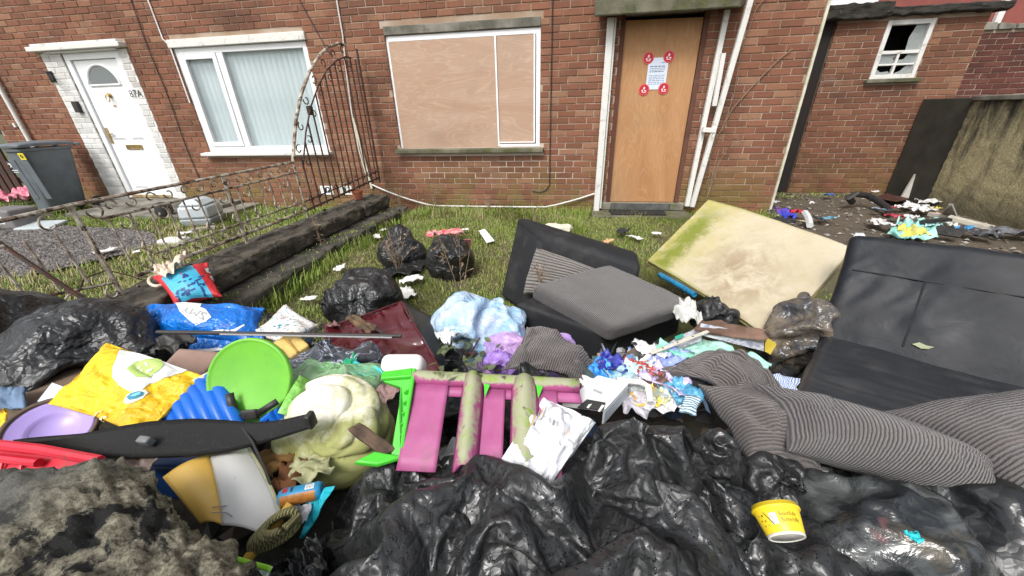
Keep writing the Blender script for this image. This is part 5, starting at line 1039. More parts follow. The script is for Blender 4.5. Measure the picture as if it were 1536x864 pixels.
def PD(x, y, lift=.034): d = ray(x, y); o = dc+ax*lift; return CP+d*(((o-CP)@ax)/(d@ax))
strap('strap', [PD(344, 590), PD(347, 605), PD(352, 618), PD(352, 634)], .022, ld); strap('strap', [PD(416, 602), PD(400, 612), PD(384, 622)], .020, ld)
bkx = PD(375, 622); b, _ = rbox(bkx, (.022, .006, 0), (-.003, .006, .014), (0, -.006, .004), .004, 4); mk('buckle', b, M_BLACKM, ld, smooth='all'); mk('buckle_loop', B().tube([PD(361, 622, .040), PD(357, 629, .040), PD(366, 631, .040), PD(369, 622, .040)], .003, 6), M_BLACKM, ld)
rt = thing('ribbed_tray', 'bright blue ribbed plastic tray under the lime green disc', 'tray', P(280, 620, .4))
M_BLUE2 = simple('blue_plastic', (.004, .13, .58), .35, (.003, .10, .48), 5, bs=150, bst=.12, dirt=(.03, .07, .16), ds=16, dlo=.58, dhi=.8); M_CREAM2 = flat((.66, .52, .28), .5, .3)
mk('back', B().hexa([P(222, 648, .36), P(352, 650, .38), P(352, 640, .30)+(0, .12, 0), P(222, 640, .30)+(0, .1, 0), P(222, 606, .43), P(318, 562, .50), P(322, 558, .49)+(0, .05, 0), P(220, 600, .42)+(0, .05, 0)]), M_BLUE2, rt, bevel=.01)
for i in range(7):
    u = i/6; a = np.array(P(228+88*u, 610-44*u, .445+.06*u)); m_ = np.array(P(240+92*u, 622-34*u, .45+.05*u)); e = np.array(P(250+108*u, 648-4*u, .42+.02*u)); mk('rib', B().tube([a+(0, .015, -.03), a, m_, e, e+(0, 0, -.1)], [.015, .019, .021, .021, .02], 10), M_BLUE2, rt)
mk('rim', B().tube([P(216, 640, .44), P(220, 612, .455), P(262, 588, .48), P(318, 560, .515)], .011, 8), M_CREAM2, rt)
for i in range(3): mk('rib', B().tube([P(396+10*i, 632-5*i, .47), P(408+10*i, 622-5*i, .49), P(412+10*i, 634-6*i, .47)], .013, 8), M_BLUE2, rt)
# yellow bag
M_YEL = plastic('yellow_paper', (.80, .52, .01), 1, .5, (.70, .40, .008), 6, bs=45)
o = pillow('food_sack', 'crumpled yellow paper sack with white oval panel and green emblem', [P(70, 606, .47), P(214, 655, .46), P(312, 566, .50), P(160, 514, .56)], .03, M_YEL, 0, 64, 71, .012, cat='bag', wr=.009, pinch=.05); G = pillow.G
wp = print_on('panel', G, [(180, 525), (200, 529), (235, 541), (262, 549), (282, 556), (270, 561), (240, 571), (225, 577), (212, 587), (195, 588), (180, 580), (169, 568), (170, 553), (175, 538)], flat((.74, .76, .74), .6, .25), o, 4)
gp_ = print_on('emblem', G, [(191, 554), (205, 545), (225, 540), (243, 543), (246, 549), (238, 557), (222, 566), (205, 565)], flat((.42, .58, .16), .6, .1), wp, 3, .004)
for q in ([(203, 553), (214, 550), (215, 552), (204, 555)], [(216, 547), (222, 545), (226, 551), (223, 552)], [(221, 556), (230, 553), (231, 558), (224, 561)], [(231, 551), (239, 548), (239, 550), (232, 553)], [(206, 557), (216, 555), (216, 557), (207, 560)]): print_on('print', G, q, flat((.68, .74, .58), .6, 0, 0), gp_, 1, .006)
bo = print_on('badge', G, [(184, 602), (192, 592), (208, 585), (219, 585), (222, 590), (215, 598), (200, 604), (188, 606)], flat((.74, .74, .66), .6, .1), o, 2)
bp2 = print_on('badge_panel', G, [(191, 598), (198, 592), (210, 588), (216, 589), (215, 594), (205, 599), (195, 602)], flat((.04, .24, .34), .5, 0, 0), bo, 2, .004)
print_on('badge_centre', G, [(197, 597), (206, 592), (213, 590), (212, 593), (203, 597)], flat((.20, .52, .62), .5, 0, 0), bp2, 1, .006)
rr_ = random.Random(9)
for k in range(10): x, y = 141+rr_.uniform(0, 17), 618+k*2.4; print_on('print', G, [(x, y), (x+rr_.uniform(3, 8), y-1.5), (x+5, y+1), (x+1, y+2)], flat((.80, .68, .35), .6, 0, 0), o, 0, .004)
sb = sheet([P(186, 612, .49), P(304, 568, .50), P(262, 590, .44), P(200, 645, .42)], 16, 8, .004, 4, 5); mk('side_fold', B().grid(sb), plastic('orange_yellow_paper', (.72, .34, .005), 1, .5), o, smooth='all', solid=.003)
# purple lid in a brown pot
pc = P(78, 644, .42); pa = CP-pc; pa /= np.linalg.norm(pa); pa = pa*.55+np.array((0.05, -.05, .75)); pa /= np.linalg.norm(pa); R_ = 46*pxm(pc)
pl = thing('plant_pot', 'brown plant pot holding a lilac plastic dish at the left edge', 'pot', pc)
mk('rim', B().lathe(pc, [(R_*.8, -.10), (R_*1.0, -.02), (R_*1.10, .0), (R_*1.10, .016), (R_*1.0, .016), (R_*.96, -.02)], pa, 40, closed=True), simple('brown_plastic', (.13, .085, .06), .6, (.08, .055, .04), 9), pl, smooth='all')
mk('dish', B().lathe(pc, [(.001, -.012), (R_*.55, -.012), (R_*.60, -.004), (R_*.66, -.004), (R_*.9, .008), (R_*.97, .010), (R_*.97, -.004), (.001, -.022)], pa, 44), simple('lilac_plastic', (.42, .32, .70), .35, (.36, .27, .62), 5), pl, smooth='all')
# black curved board
tp = [(18, 664), (75, 656), (140, 648), (190, 639), (230, 633), (290, 629), (340, 631), (380, 634), (420, 631), (466, 620)]; bt = [(20, 668), (75, 678), (140, 686), (190, 687), (230, 686), (290, 684), (340, 678), (380, 668), (420, 657), (470, 641)]
G = np.array([[P(x0, y0, .535+.012*i/9)*(1-v)+P(x1, y1, .49+.03*i/9)*v for v in np.linspace(0, 1, 7)] for i, ((x0, y0), (x1, y1)) in enumerate(zip(tp, bt))]); G = upsample(G, 40, 7)
o = mk('black_board', B().grid(G), simple('speckled_black', (.008, .008, .008), .7, (.035, .035, .03), 130, .58, .75, bs=200, bst=.4, spec=.3), smooth='all', solid=.014, label='long curved black board lying across the left of the heap', cat='board')
b, _ = rbox(P(229, 660, .53)+(0, -.012, .01), (.016, 0, 0), (0, .008, .003), (0, -.004, .012), .003, 3); mk('bracket', b, flat((.16, .17, .18), .5), o, smooth='all'); b, _ = rbox(P(466, 630, .548), (.008, 0, 0), (0, .014, 0), (0, 0, .022), .004, 3); mk('end_cap', b, M_BLACKM, o, smooth='all')
mk('loose_wire', B().tube([P(362, 640, .54), P(378, 662, .53), P(398, 705, .47), P(412, 745, .42), P(421, 770, .40)], .0035, 6), M_BLACKM, label='thin black cord hanging from the curved black board over the white panel', cat='wire')
# red tray
rd = thing('red_tray', 'bright red plastic tray at the left edge behind the broken stone', 'tray', P(50, 690, .5)); M_RD = simple('red_plastic', (.60, .012, .035), .42, (.66, .05, .08), 4, dirt=(.20, .06, .05), ds=16, dlo=.6, dhi=.8)
mk('floor', B().grid(sheet([P(-30, 722, .49), P(120, 722, .49), P(146, 688, .52), P(-30, 668, .52)], 10, 8, .001)), M_RD, rd, solid=.006); mk('rim', B().tube([P(-30, 664, .545), P(60, 674, .545), P(150, 691, .54)], .012, 8), M_RD, rd); mk('ridge', B().tube([P(-30, 684, .525), P(58, 694, .525)], .010, 8), M_RD, rd)
for x in (5, 35): mk('ridge', B().tube([P(x, 690, .52), P(x-6, 712, .50)], .004, 6), M_RD, rd)
# broken stone block
t = MT('broken_stone'); W_ = t.world(); n1 = t.noise(6, 8, .72, .3, vec=W_); n2 = t.noise(75, 8, .8, vec=W_); q = t.sep(W_)
c = t.mix(t.mr(n2, .42, .60), (.13, .115, .072), (.54, .50, .37)); c = t.mix(t.mr(t.noise(230, 4, .8, vec=W_), .5, .68, 0, .55), c, (.62, .58, .46)); c = t.mix(t.mr(n1, .545, .585), c, (.012, .012, .011)); sm_ = t.math('MULTIPLY', t.mr(q[0], -.80, -.92), t.mr(t.noise(5, 4, vec=W_), .35, .5)); c = t.mix(t.math('MULTIPLY', sm_, .75), c, (.15, .155, .15)); c = t.mix(t.mr(t.noise(9, 4, vec=W_), .66, .72), c, (.10, .12, .02))
t.set(col=c, rough=.9, nrm=t.bump(n2, 1., .018, t.bump(t.noise(140, 5, .7, vec=W_), .7, .004))); M_ROCK = t.m
a = rad(9); ex, ey = np.array((math.cos(a), math.sin(a), 0)), np.array((-math.sin(a), math.cos(a), 0))
def rockd(p, nr, h):
    s = np.clip((p[:, 0]+.22)/.2, .35, 1); d = fbm(p, 4, 2, 5)*.014+np.abs(fbm(p, 14, 4, 6))*.026+fbm(p, 45, 3, 7)*.016; d = d+.05*creases(p, 7, 2)+.20*creases(p, 17, 5)+.5*creases(p, 42, 8); cut = np.clip((p[:, 0]-.06)*.48, 0, .25)*np.clip(p[:, 1]/h[1]+.4, 0, 1)
    return nr*(d*s)[:, None]+np.array((0, -1., -.45))*cut[:, None]
b, _ = rbox((-.87, .095, .335), ex*.43, ey*.27, (0, 0, .355), .07, 84, rockd); mk('broken_stone', b, M_ROCK, smooth='all', label='large broken roughcast stone block in the bottom left corner', cat='stone block')
# yellow and white curved panel
tp_ = thing('bent_plastic', 'white curved plastic panel with yellow side right of the broken stone', 'plastic', P(340, 760, .35)); M_YP = simple('pale_yellow_plastic', (.66, .42, .09), .4, (.60, .36, .07), 7); M_WP = simple('grey_white_plastic', (.56, .56, .54), .4, (.62, .62, .60), 4, dirt=(.30, .28, .24), ds=25, dlo=.62, dhi=.72)
uu = np.linspace(0, 1, 22)
L = [P(316+12*math.sin(math.pi*u*.5)+6*u, 683+105*u, .47-.05*u) for u in uu]; Rr = [P(366+58*math.sin(math.pi*u*.52)+(0 if u < .8 else -40*(u-.8)), 664+ 150*u, .47-.07*u) for u in uu]
G = np.array([[l*(1-v)+r*v+np.array((0, 0, .02*math.sin(math.pi*v))) for v in np.linspace(0, 1, 12)] for l, r in zip(L, Rr)]); mk('white_face', B().grid(G), M_WP, tp_, smooth='all', solid=.008)
Ly = [P(246+58*u, 716+70*u, .455-.05*u) for u in uu]; G = np.array([[y_*(1-v)+l*v+np.array((0, 0, .012*math.sin(math.pi*v))) for v in np.linspace(0, .985, 10)] for y_, l in zip(Ly, L)]); mk('yellow_side', B().grid(G), M_YP, tp_, smooth='all', solid=.008)
mk('edge', B().tube(Rr, .006, 8), flat((.42, .40, .24), .6), tp_)
for q in ([(322, 768), (352, 765), (363, 762), (361, 766)], [(322, 776), (344, 776), (352, 782)]): mk('scratch', B().tube([P(x, y, .425)+(0, 0, .018) for x, y in q], .0012, 4), flat((.30, .30, .30), .6), tp_)
crumple('brown_lining', P(222, 690, .47), (.06, .045), cloth_mat('mauve_cloth', (.24, .19, .17), (.13, .10, .09)), 'mauve brown cloth under the curved black board', 'cloth', 33, .7, 18)
b, _ = rbox(P(305, 700, .36), (.10, .01, 0), (0, .06, 0), (0, 0, .07), .01, 6); mk('blue_box', b, simple('dark_blue_plastic', (.006, .06, .22), .4, (.004, .04, .16), 5), smooth='all', label='dark blue box in the gap below the curved black board', cat='box')
# duvet bundle
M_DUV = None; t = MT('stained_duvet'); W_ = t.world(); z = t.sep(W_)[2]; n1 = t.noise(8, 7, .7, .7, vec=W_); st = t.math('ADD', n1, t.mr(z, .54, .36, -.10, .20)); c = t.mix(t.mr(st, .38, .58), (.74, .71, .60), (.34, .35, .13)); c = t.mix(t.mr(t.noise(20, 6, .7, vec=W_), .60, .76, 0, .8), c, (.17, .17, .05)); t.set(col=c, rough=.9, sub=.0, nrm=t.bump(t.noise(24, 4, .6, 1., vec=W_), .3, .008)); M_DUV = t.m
n, m = 130, 84; e1, e2, ax = axes_of((.22, -.62, .62)); U, V = np.meshgrid(np.arange(n)/n*2*math.pi, np.linspace(.002, .998, m), indexing='ij'); th = math.pi*(1-V); cen = P(507, 646, .375)
w1 = 1.3*sm_noise(n, m, 4, 3, True); w2 = 1.2*sm_noise(n, m, 5, 8, True); f1 = np.abs(np.sin(1.*U+6.2*V+.8*w1))**.5; f2 = np.abs(np.sin(1.5*U+9.5*V+w2*.9+1))**.55; f3 = np.abs(np.sin(2.5*U+17*V+2*w1+w2))**.8; side_ = np.clip(1.25*np.sin(th), 0, 1)
R_ = .66+(.25*f1+.15*f2+.06*f3)*side_
D_ = (np.cos(U)[..., None]*e1+np.sin(U)[..., None]*e2)*np.sin(th)[..., None]+ax*np.cos(th)[..., None]; G = cen+D_*R_[..., None]*np.array((.178, .145, .172)); G = crush(G, True, .035, .03, 9., 22., 4); G[..., 2] = np.maximum(G[..., 2], .2)
mk('duvet', B().grid(G, wrap=True), M_DUV, smooth='all', subd=1, label='stained white duvet bundled into a ball left of the green and pink ladder', cat='duvet')
# green translucent bag and scraps round it
M_GT = plastic('green_film', (.22, .48, .20), .62, .25, (.40, .55, .36), 10); M_LG = plastic('lime_film', (.20, .55, .08), 1, .35, (.28, .60, .16), 10)
bag('green_bag', 'pale green see-through bag behind the white duvet', [blob(500, 588, .42, (.165, .09, .085))], M_GT, (.2, .5, 1), nu=60, nv=36, excess=1.2, seed=35, tail=.03)
strap('bag_handle', [P(458, 566, .52), P(446, 585, .52), P(436, 602, .51), P(426, 622, .50)], .035, None, M_LG); tag(SC.objects['bag_handle'], 'lime green plastic strip beside the white duvet', 'strip')
crumple('turquoise_scrap', P(548, 560, .46), (.07, .03), plastic('turquoise_film', (.05, .58, .56), 1, .3), 'turquoise plastic scrap above the green bag', 'litter', 41, .9, 14); crumple('green_scrap', P(520, 552, .45), (.08, .02), plastic('emerald_film', (.02, .45, .20), 1, .3), 'emerald green plastic scrap on the green bag', 'litter', 42, .9, 12)
b, _ = rbox(P(606, 549, .46), (.075, .01, 0), (-.005, .03, .02), (0, -.02, .035), .028, 8); mk('white_tub', b, flat((.80, .79, .76), .4, .2), smooth='all', label='rounded white plastic tub peeping up behind the green rail', cat='tub')
b, _ = rbox((P(534, 642, .53)+P(588, 682, .47))/2, (P(588, 682, .47)-P(534, 642, .53))/2, (.010, .014, .0), (0, -.006, .016), .004, 10, lambda p, nr, h: nr*(fbm(p*(.4, 2, 2), 40, 3, 4)*.004)[:, None]); mk('timber_offcut', b, simple('old_wood', (.12, .075, .05), .85, (.055, .035, .025), 22, bs=90, bst=.6), smooth='all', label='short weathered timber offcut stuck between duvet and ladder', cat='timber')
# ------------------------------------------------------------------ ladder
la = thing('toy_ladder', 'mossy pink plastic climbing ladder with lime green side rail', 'toy ladder', P(700, 620, .4))
t = MT('mossy_pink'); W_ = t.world(); n1 = t.noise(22, 7, .72, .5, vec=W_); N_ = nd(t.nt, 'NewGeometry', out=1); nz = t.sep(N_)[2]
moss = t.math('ADD', n1, t.mr(nz, .2, .95, -.30, .14)); c = t.mix(t.mr(moss, .30, .46), (.33, .06, .18), (.31, .32, .20)); c = t.mix(t.math('MULTIPLY', t.mr(n1, .50, .62), t.mr(moss, .5, .6)), c, (.22, .33, .04)); c = t.mix(t.mr(t.noise(15, 5, .6, .5, vec=W_), .60, .68), c, (.05, .035, .03)); t.set(col=c, rough=.7, nrm=t.bump(n1, .4, .006)); M_MP = t.m
M_PK = simple('pink_plastic', (.32, .06, .18), .45, (.40, .11, .25), 7, dirt=(.17, .11, .10), ds=12, dlo=.54, dhi=.74); M_GP = simple('lime_rail', (.07, .55, .035), .35, (.06, .47, .03), 8)
A0, A1 = P(620, 566, .57), P(868, 579, .53); rx_ = A1-A0; dn_ = P(650, 700, .47)-P(655, 570, .565)
mk('top_rail', B().tube([A0+rx_*u for u in np.linspace(0, 1, 12)], .022, 12), M_MP, la, smooth='all')
G = np.array([[A0+rx_*u+dn_*v+np.array((0, 0, -.008)) for v in (.02, .10, .2)] for u in np.linspace(0, 1, 24)]); mk('web', B().grid(G), M_PK, la, solid=.006)
def slab(u0, u1, v0, v1, mat, nm, lift=0, curve=.0, n=10):
    G = np.array([[A0+rx_*(u0+(u1-u0)*s+ (v-v0)*-.06)+dn_*v+np.array((0, 0, lift+curve*math.sin(math.pi*s))) for v in np.linspace(v0, v1, 8)] for s in np.linspace(0, 1, n)]); return mk(nm, B().grid(G), mat, la, smooth='all', solid=.010)
slab(.015, .215, .06, 1.08, M_PK, 'step'); slab(.31, .42, .02, 1.1, M_MP, 'step_ridge', .006, .035); slab(.42, .55, .10, 1.1, M_PK, 'step', -.004); slab(.60, .74, .02, 1.1, M_MP, 'step_ridge', .006, .035); slab(.745, .86, .08, 1.1, M_PK, 'step', -.004)
mk('green_tab', B().plate([A0+rx_*.425+dn_*.10+(0, 0, .02), A0+rx_*.425+dn_*.28+(0, 0, .02), A0+rx_*.46+dn_*.12+(0, 0, .02)], .004), M_GP, la, smooth=False); mk('green_tab', B().plate([A0+rx_*.735+dn_*.08+(0, 0, .02), A0+rx_*.735+dn_*.26+(0, 0, .02), A0+rx_*.775+dn_*.10+(0, 0, .02)], .004), M_GP, la, smooth=False)
z = np.array((0, 0, 1.)); g0, g1, g2, g3 = P(574, 564, .575), P(622, 556, .585), P(602, 692, .47), P(584, 688, .47)
gr_ = mk('side_rail', B().plate([g3, g2, P(612, 610, .545), g1, g0, P(575, 572, .57), P(600, 580, .56), P(598, 610, .545)][::-1][::-1], .03), M_GP, la, bevel=.004)
mk('rail_flange', B().hexa([P(572, 572, .57), P(618, 568, .575), P(620, 556, .575), P(574, 562, .57), P(572, 572, .57)+z*.012, P(618, 568, .575)+z*.012, P(620, 556, .575)+z*.012, P(574, 562, .57)+z*.012]), M_GP, la, bevel=.003)
mk('rail_edge', B().tube([g1+z*.005, P(614, 600, .555), P(606, 650, .51), g2+z*.004], .006, 8), M_GP, la)
mk('rail_foot', B().hexa([P(530, 698, .485), P(566, 702, .475), P(606, 690, .47), P(560, 682, .485), P(532, 692, .50), P(566, 696, .49), P(604, 684, .485), P(562, 676, .50)]), M_GP, la, bevel=.004)
for k in range(6): u = k/5; mk('rail_notch', B().bar(P(606-6*u, 590+80*u, .558-.07*u), P(615-6*u, 585+80*u, .562-.07*u), .004, .012), M_GP, la)
crumple('brown_rag', P(584, 590, .48), (.03, .035), flat((.26, .16, .15), .8), 'pinkish brown rag in the gap behind the green rail', 'litter', 44, .9, 12)
bag('black_bag', 'dark grey bag seen through the gaps of the pink ladder', [blob(700, 620, .36, (.16, .06, .09))], M_BAGD, (-.2, .5, 1), seed=45, excess=1.2, nu=60, nv=36, group=BAGS); bag('black_bag', 'shiny black bag under the right end of the pink ladder', [blob(765, 650, .36, (.07, .06, .09))], M_BAGW, (.2, .5, 1), seed=46, excess=1.25, nu=56, nv=36, group=BAGS)
# white carrier bag
M_WB = plastic('white_film', (.74, .76, .77), 1, .35, (.66, .66, .72), 8, bs=40)
o = pillow('carrier_bag', 'wet white plastic carrier bag with faint orange print in front of the ladder', [P(750, 692, .47), P(818, 742, .44), P(894, 634, .49), P(812, 594, .52)], .05, M_WB, 0, 60, 81, .0, cat='bag', wr=.015, pinch=.04); G = pillow.G
org = flat((.72, .45, .10), .5, 0, 0); gry = flat((.30, .30, .32), .5, 0, 0)
for k in range(4): x, y = 796+k*5, 631-k*2.5; print_on('print', G, [(x+9, y-14), (x+10.5, y-13), (x+1, y+8), (x-.5, y+8)], gry if k % 2 else org, o, 1)
for k in range(3): x, y = 824+k*6, 626+k*3; print_on('print', G, [(x, y), (x+3.5, y+1), (x+2.2, y+8), (x-1, y+7)], gry, o, 1)
print_on('print', G, [(845, 641), (858, 648), (862, 664), (848, 655)], flat((.80, .70, .66), .5, 0, 0), o, 2); print_on('print', G, [(853, 659), (861, 663), (860, 665), (852, 661)], gry, o, 1)
for x, y in ((805, 650), (815, 668), (786, 655), (832, 660), (822, 690)): print_on('print', G, [(x, y), (x+3, y+1), (x+2, y+4), (x-1, y+3)], flat((.55, .55, .58), .5, 0, 0), o, 0)
# white box panel
wb_ = thing('white_box', 'flattened white cardboard box with turquoise edge behind the white carrier bag', 'box', P(895, 590, .4))
q4 = [P(843, 606, .48), P(908, 614, .47), P(943, 575, .47), P(897, 563, .48)]; mk('lid', B().plate(q4, .010), simple('dirty_white_card', (.74, .75, .74), .6, (.66, .66, .64), 6, dirt=(.25, .24, .22), ds=30, dlo=.66, dhi=.76), wb_, smooth=False)
mk('side', B().plate([q4[1]-(0, 0, .012), q4[2]-(0, 0, .012), q4[2]-(0, 0, .06), q4[1]-(0, 0, .06)][::-1], .006), flat((.50, .56, .60), .6), wb_, smooth=False); mk('side_label', B().plate([P(905, 600, .462), P(917, 588, .462), P(917, 594, .45), P(905, 607, .45)][::-1], .002), flat((.05, .45, .55), .5, .1), wb_, smooth=False)
mk('print', B().bar(P(890, 584, .482), P(903, 589, .482), .008, .001), flat((.4, .41, .42), .6), wb_); mk('dark_flap', B().plate([P(866, 612, .474), P(880, 600, .478), P(908, 605, .474), P(905, 616, .47)], .004), flat((.03, .03, .03), .6), wb_, smooth=False)
for i, c_ in enumerate(((880, 603), (897, 608))): mk('tab', B().plate([P(c_[0], c_[1]+8, .478), P(c_[0]+3, c_[1]+9, .478), P(c_[0]+10, c_[1], .479), P(c_[0]+6, c_[1]-1, .479)], .003), white_, wb_, smooth=False)
# spray can, turquoise sheet, rope, packet
cn = thing('can', 'blue and orange drinks can lying left of the large black bags', 'can', P(450, 742, .4)); ca_, cb_ = P(420, 748, .43), P(484, 734, .43); d_ = (cb_-ca_)/np.linalg.norm(cb_-ca_)
mk('body', B().lathe(ca_, [(.012, -.002), (.017, 0), (.021, .008), (.021, np.linalg.norm(cb_-ca_)-.008), (.017, np.linalg.norm(cb_-ca_)), (.012, np.linalg.norm(cb_-ca_))], d_, 28), simple('can_blue', (.02, .22, .42), .35, (.03, .27, .48), 10), cn, smooth='all')
q = np.cross(d_, CP-ca_); q /= np.linalg.norm(q); fw_ = np.cross(q, d_); fw_ /= np.linalg.norm(fw_); fw_ = fw_ if (CP-ca_)@fw_ > 0 else -fw_; qs = q if q[2] < 0 else -q
def canpatch(nm, a0_, a1_, s0, s1, mat, par):
    G = np.array([[ca_+d_*(s0+(s1-s0)*s)+(fw_*math.cos(a)+qs*math.sin(a))*.0216 for a in np.linspace(a0_, a1_, 9)] for s in (0, .5, 1)]); return mk(nm, B().grid(G), mat, par, smooth='all')
lbl = canpatch('label', -.15, 1.3, .006, .085, simple('can_orange', (.42, .17, .03), .45, (.25, .09, .015), 40), cn); canpatch('barcode', -1.0, -.35, .062, .082, white_, cn)
for k in range(5): canpatch('print', -.9, -.42, .0645+k*.0034, .0662+k*.0034, ink, SC.objects['barcode'])
canpatch('print', -1.15, -.5, .01, .022, flat((.35, .02, .03), .5), cn); canpatch('print', -1.15, -.5, .028, .034, ink, cn)
mk('turquoise_sheet', B().grid(sheet([P(447, 806, .36), P(456, 808, .36), P(503, 728, .46), P(470, 738, .42)], 14, 8, .004, 3, 4)), plastic('turquoise_card', (.02, .50, .62), 1, .5), smooth='all', solid=.002, label='bright turquoise plastic sheet edging the left side of the black bags', cat='sheet')
rp = thing('rope', 'coiled green and yellow rope between the white panel and the black bags', 'rope', P(405, 800, .35)); t = MT('rope_fibre'); tw = t.n('TexWave', {'Vector': t.world(), 'Scale': 55., 'Distortion': 2., 'Detail': 2.}, 1); t.set(col=t.mix(tw, (.10, .095, .035), (.27, .25, .12)), rough=.9, nrm=t.bump(tw, .8, .004)); M_ROPE = t.m
for k in range(5):
    cx_, cy_ = 412+2*k, 800-4*k; pts = [P(cx_+(38-3*k)*math.cos(a)*.95, cy_+(16-1*k)*math.sin(a)-.55*(38-3*k)*math.cos(a)*.9, .42+.010*k+.008*math.sin(2*a+k)) for a in np.linspace(.4*k, .4*k+6.0, 26)]; mk('coil', B().tube(pts, .0085, 8), M_ROPE, rp, smooth='all')
mk('yellow_strap', B().tube([P(436, 757, .44), P(415, 785, .43), P(392, 812, .42), P(372, 838, .40)], .011, 8), simple('yellow_rope', (.55, .33, .04), .6, (.40, .22, .03), 20), rp)
G = sheet([P(345, 878, .48), P(398, 884, .48), P(408, 850, .50), P(352, 834, .50)], 14, 10, .004, 3, 9); o = mk('food_packet', B().grid(G), simple('mint_foil', (.55, .72, .62), .4, (.70, .76, .72), 12), smooth='all', solid=.003, label='green edged food packet at the bottom edge beside the broken stone', cat='packet')
mk('packet_seal', B().grid(sheet([P(351, 842, .503), P(406, 858, .503), P(408, 849, .506), P(352, 833, .506)], 12, 4, .001)), flat((.28, .62, .03), .45, .1), o, smooth='all', solid=.002)
bag('black_bag', 'small smooth black bag in the gap left of the large black bags', [blob(425, 868, .30, (.06, .05, .05))], M_BAGS, (.3, .3, 1), seed=47, excess=1.12, tail=.0, nu=48, nv=30, group=BAGS)
crumple('torn_bag_end', P(462, 852, .40), (.05, .03), M_BAGW, 'gathered torn black polythene at the bottom left of the large bags', 'litter', 48, 1.3, 26)
for i, (x, y, s, c_, l) in enumerate(((435, 720, .05, (.16, .07, .03), 'rust brown scrap beside the drinks can'), (410, 690, .05, (.20, .11, .04), 'brown strip between duvet and white panel'), (470, 705, .05, (.42, .42, .24), 'greenish white cloth below the duvet'), (445, 775, .03, (.55, .55, .60), 'pale crumpled film below the drinks can'), (685, 690, .05, (.55, .58, .58), 'grey white film under the pink ladder'))): crumple('scrap', P(x, y, .40), (s, s*.8), cloth_mat('scrap', c_, tuple(.5*q for q in c_)), l, 'litter', 50+i, .9, 14)
G = sheet([P(-10, 612, .36), P(40, 612, .36), P(36, 580, .38), P(-10, 585, .38)], 14, 10, .01, 4, 3); mk('denim', B().grid(G), cloth_mat('blue_denim', (.16, .24, .36), (.09, .13, .2)), smooth='all', solid=.01, label='folded pale blue cloth at the left edge above the plant pot', cat='cloth')
mk('paper_sheet', B().plate([P(56, 602, .40), P(80, 606, .40), P(106, 584, .43), P(78, 574, .43)], .003), flat((.55, .66, .80), .6, .2), smooth=False, label='pale blue folded paper beside the yellow sack', cat='paper')
mk('yellow_scrap', B().grid(sheet([P(-12, 655, .42), P(6, 655, .42), P(12, 615, .43), P(-12, 615, .43)], 8, 6, .006)), M_YEL, smooth='all', solid=.004, label='yellow plastic scrap at the left edge beside the brown pot', cat='litter')
b, _ = rbox(P(80, 590, .29), (.28, -.02, 0), (0, .12, 0), (0, 0, .04), .01, 6); mk('cardboard', b, simple('wet_cardboard', (.17, .115, .075), .9, (.10, .07, .05), 7), smooth='all', label='wet brown cardboard under the long black sack', cat='cardboard')
b, _ = rbox(P(290, 551, .38), (.10, .0, 0), (0, .06, .02), (0, -.01, .03), .006, 5); mk('cardboard_box', b, simple('pinkish_card', (.30, .20, .16), .9, (.22, .14, .11), 7), smooth='all', label='pinkish brown cardboard box behind the yellow sack', cat='box')
# ================================================================== right of the middle
# pale blue, purple and other bags
bag('clear_bag', 'pale blue translucent bag full of rubbish beside the footstool', [blob(728, 492, .20, (.20, .15, .17))], plastic('pale_blue_film', (.30, .48, .66), 1, .28, (.55, .63, .74), 9, bs=35), (.2, .6, .7), nu=90, nv=56, excess=1.5, seed=61, tail=.05, core=.86, peaks=24)
bag('purple_bag', 'purple and pink plastic bag squashed under the folded cushion', [blob(800, 532, .17, (.19, .08, .08))], plastic('purple_film', (.34, .24, .56), 1, .35, (.58, .36, .60), 7), (1, .3, .1), nu=70, nv=44, excess=1.45, seed=62, tail=.03, core=.86); bag('purple_bag', 'small purple bag at the left of the folded cushion', [blob(752, 540, .26, (.06, .05, .06))], plastic('violet_film', (.33, .18, .58), 1, .35, (.42, .28, .62), 7), (-.5, .3, 1), nu=44, nv=28, excess=1.25, seed=63, tail=.02)
strap('dark_strap', [P(800, 510, .36), P(830, 514, .36), P(862, 522, .34)], .02, None); tag(SC.objects['dark_strap'], 'dark strap lying on the purple bag in front of the footstool', 'strap')
# mint sheet, newspaper box, stick, white cloth
G = sheet([P(985, 545, .36), P(1160, 585, .36), P(1150, 545, .36), P(1045, 500, .38)], 40, 26, .018, 5, 66, .02); mk('mint_sheet', B().grid(G), plastic('mint_film', (.34, .66, .54), 1, .35, (.46, .72, .62), 6), smooth='all', solid=.004, subd=1, label='mint green plastic sheet spread behind the brownish cushion', cat='sheet')
crumple('mint_wrap', P(1010, 530, .38), (.07, .04), plastic('emerald_wrap', (.14, .55, .38), 1, .3, (.40, .68, .56)), 'crumpled mint green film at the left end of the mint sheet', 'litter', 67, 1.1, 20)
nb = thing('magazine_box', 'wet magazine box with grey printed side and yellow end by the mattress', 'box', P(1100, 510, .35)); a_, b_, c_, d_ = P(1048, 502, .42), P(1146, 527, .36), P(1146, 503, .42), P(1052, 485, .46)
t = MT('newsprint'); W_ = t.world(); c = t.mix(t.mr(t.noise(55, 2, .5, vec=t.scl(1, 1, 3, W_)), .5, .56), (.42, .43, .47), (.22, .24, .30)); vo = nd(t.nt, 'TexVoronoi', {'Vector': t.scl(9, 9, 9, W_), 'Scale': 1.}, 1, distance='CHEBYCHEV'); c = t.mix(t.mr(t.sep(vo)[0], .6, .65, 0, .5), c, (.55, .56, .58)); t.set(col=c, rough=.6); M_NEWS = t.m
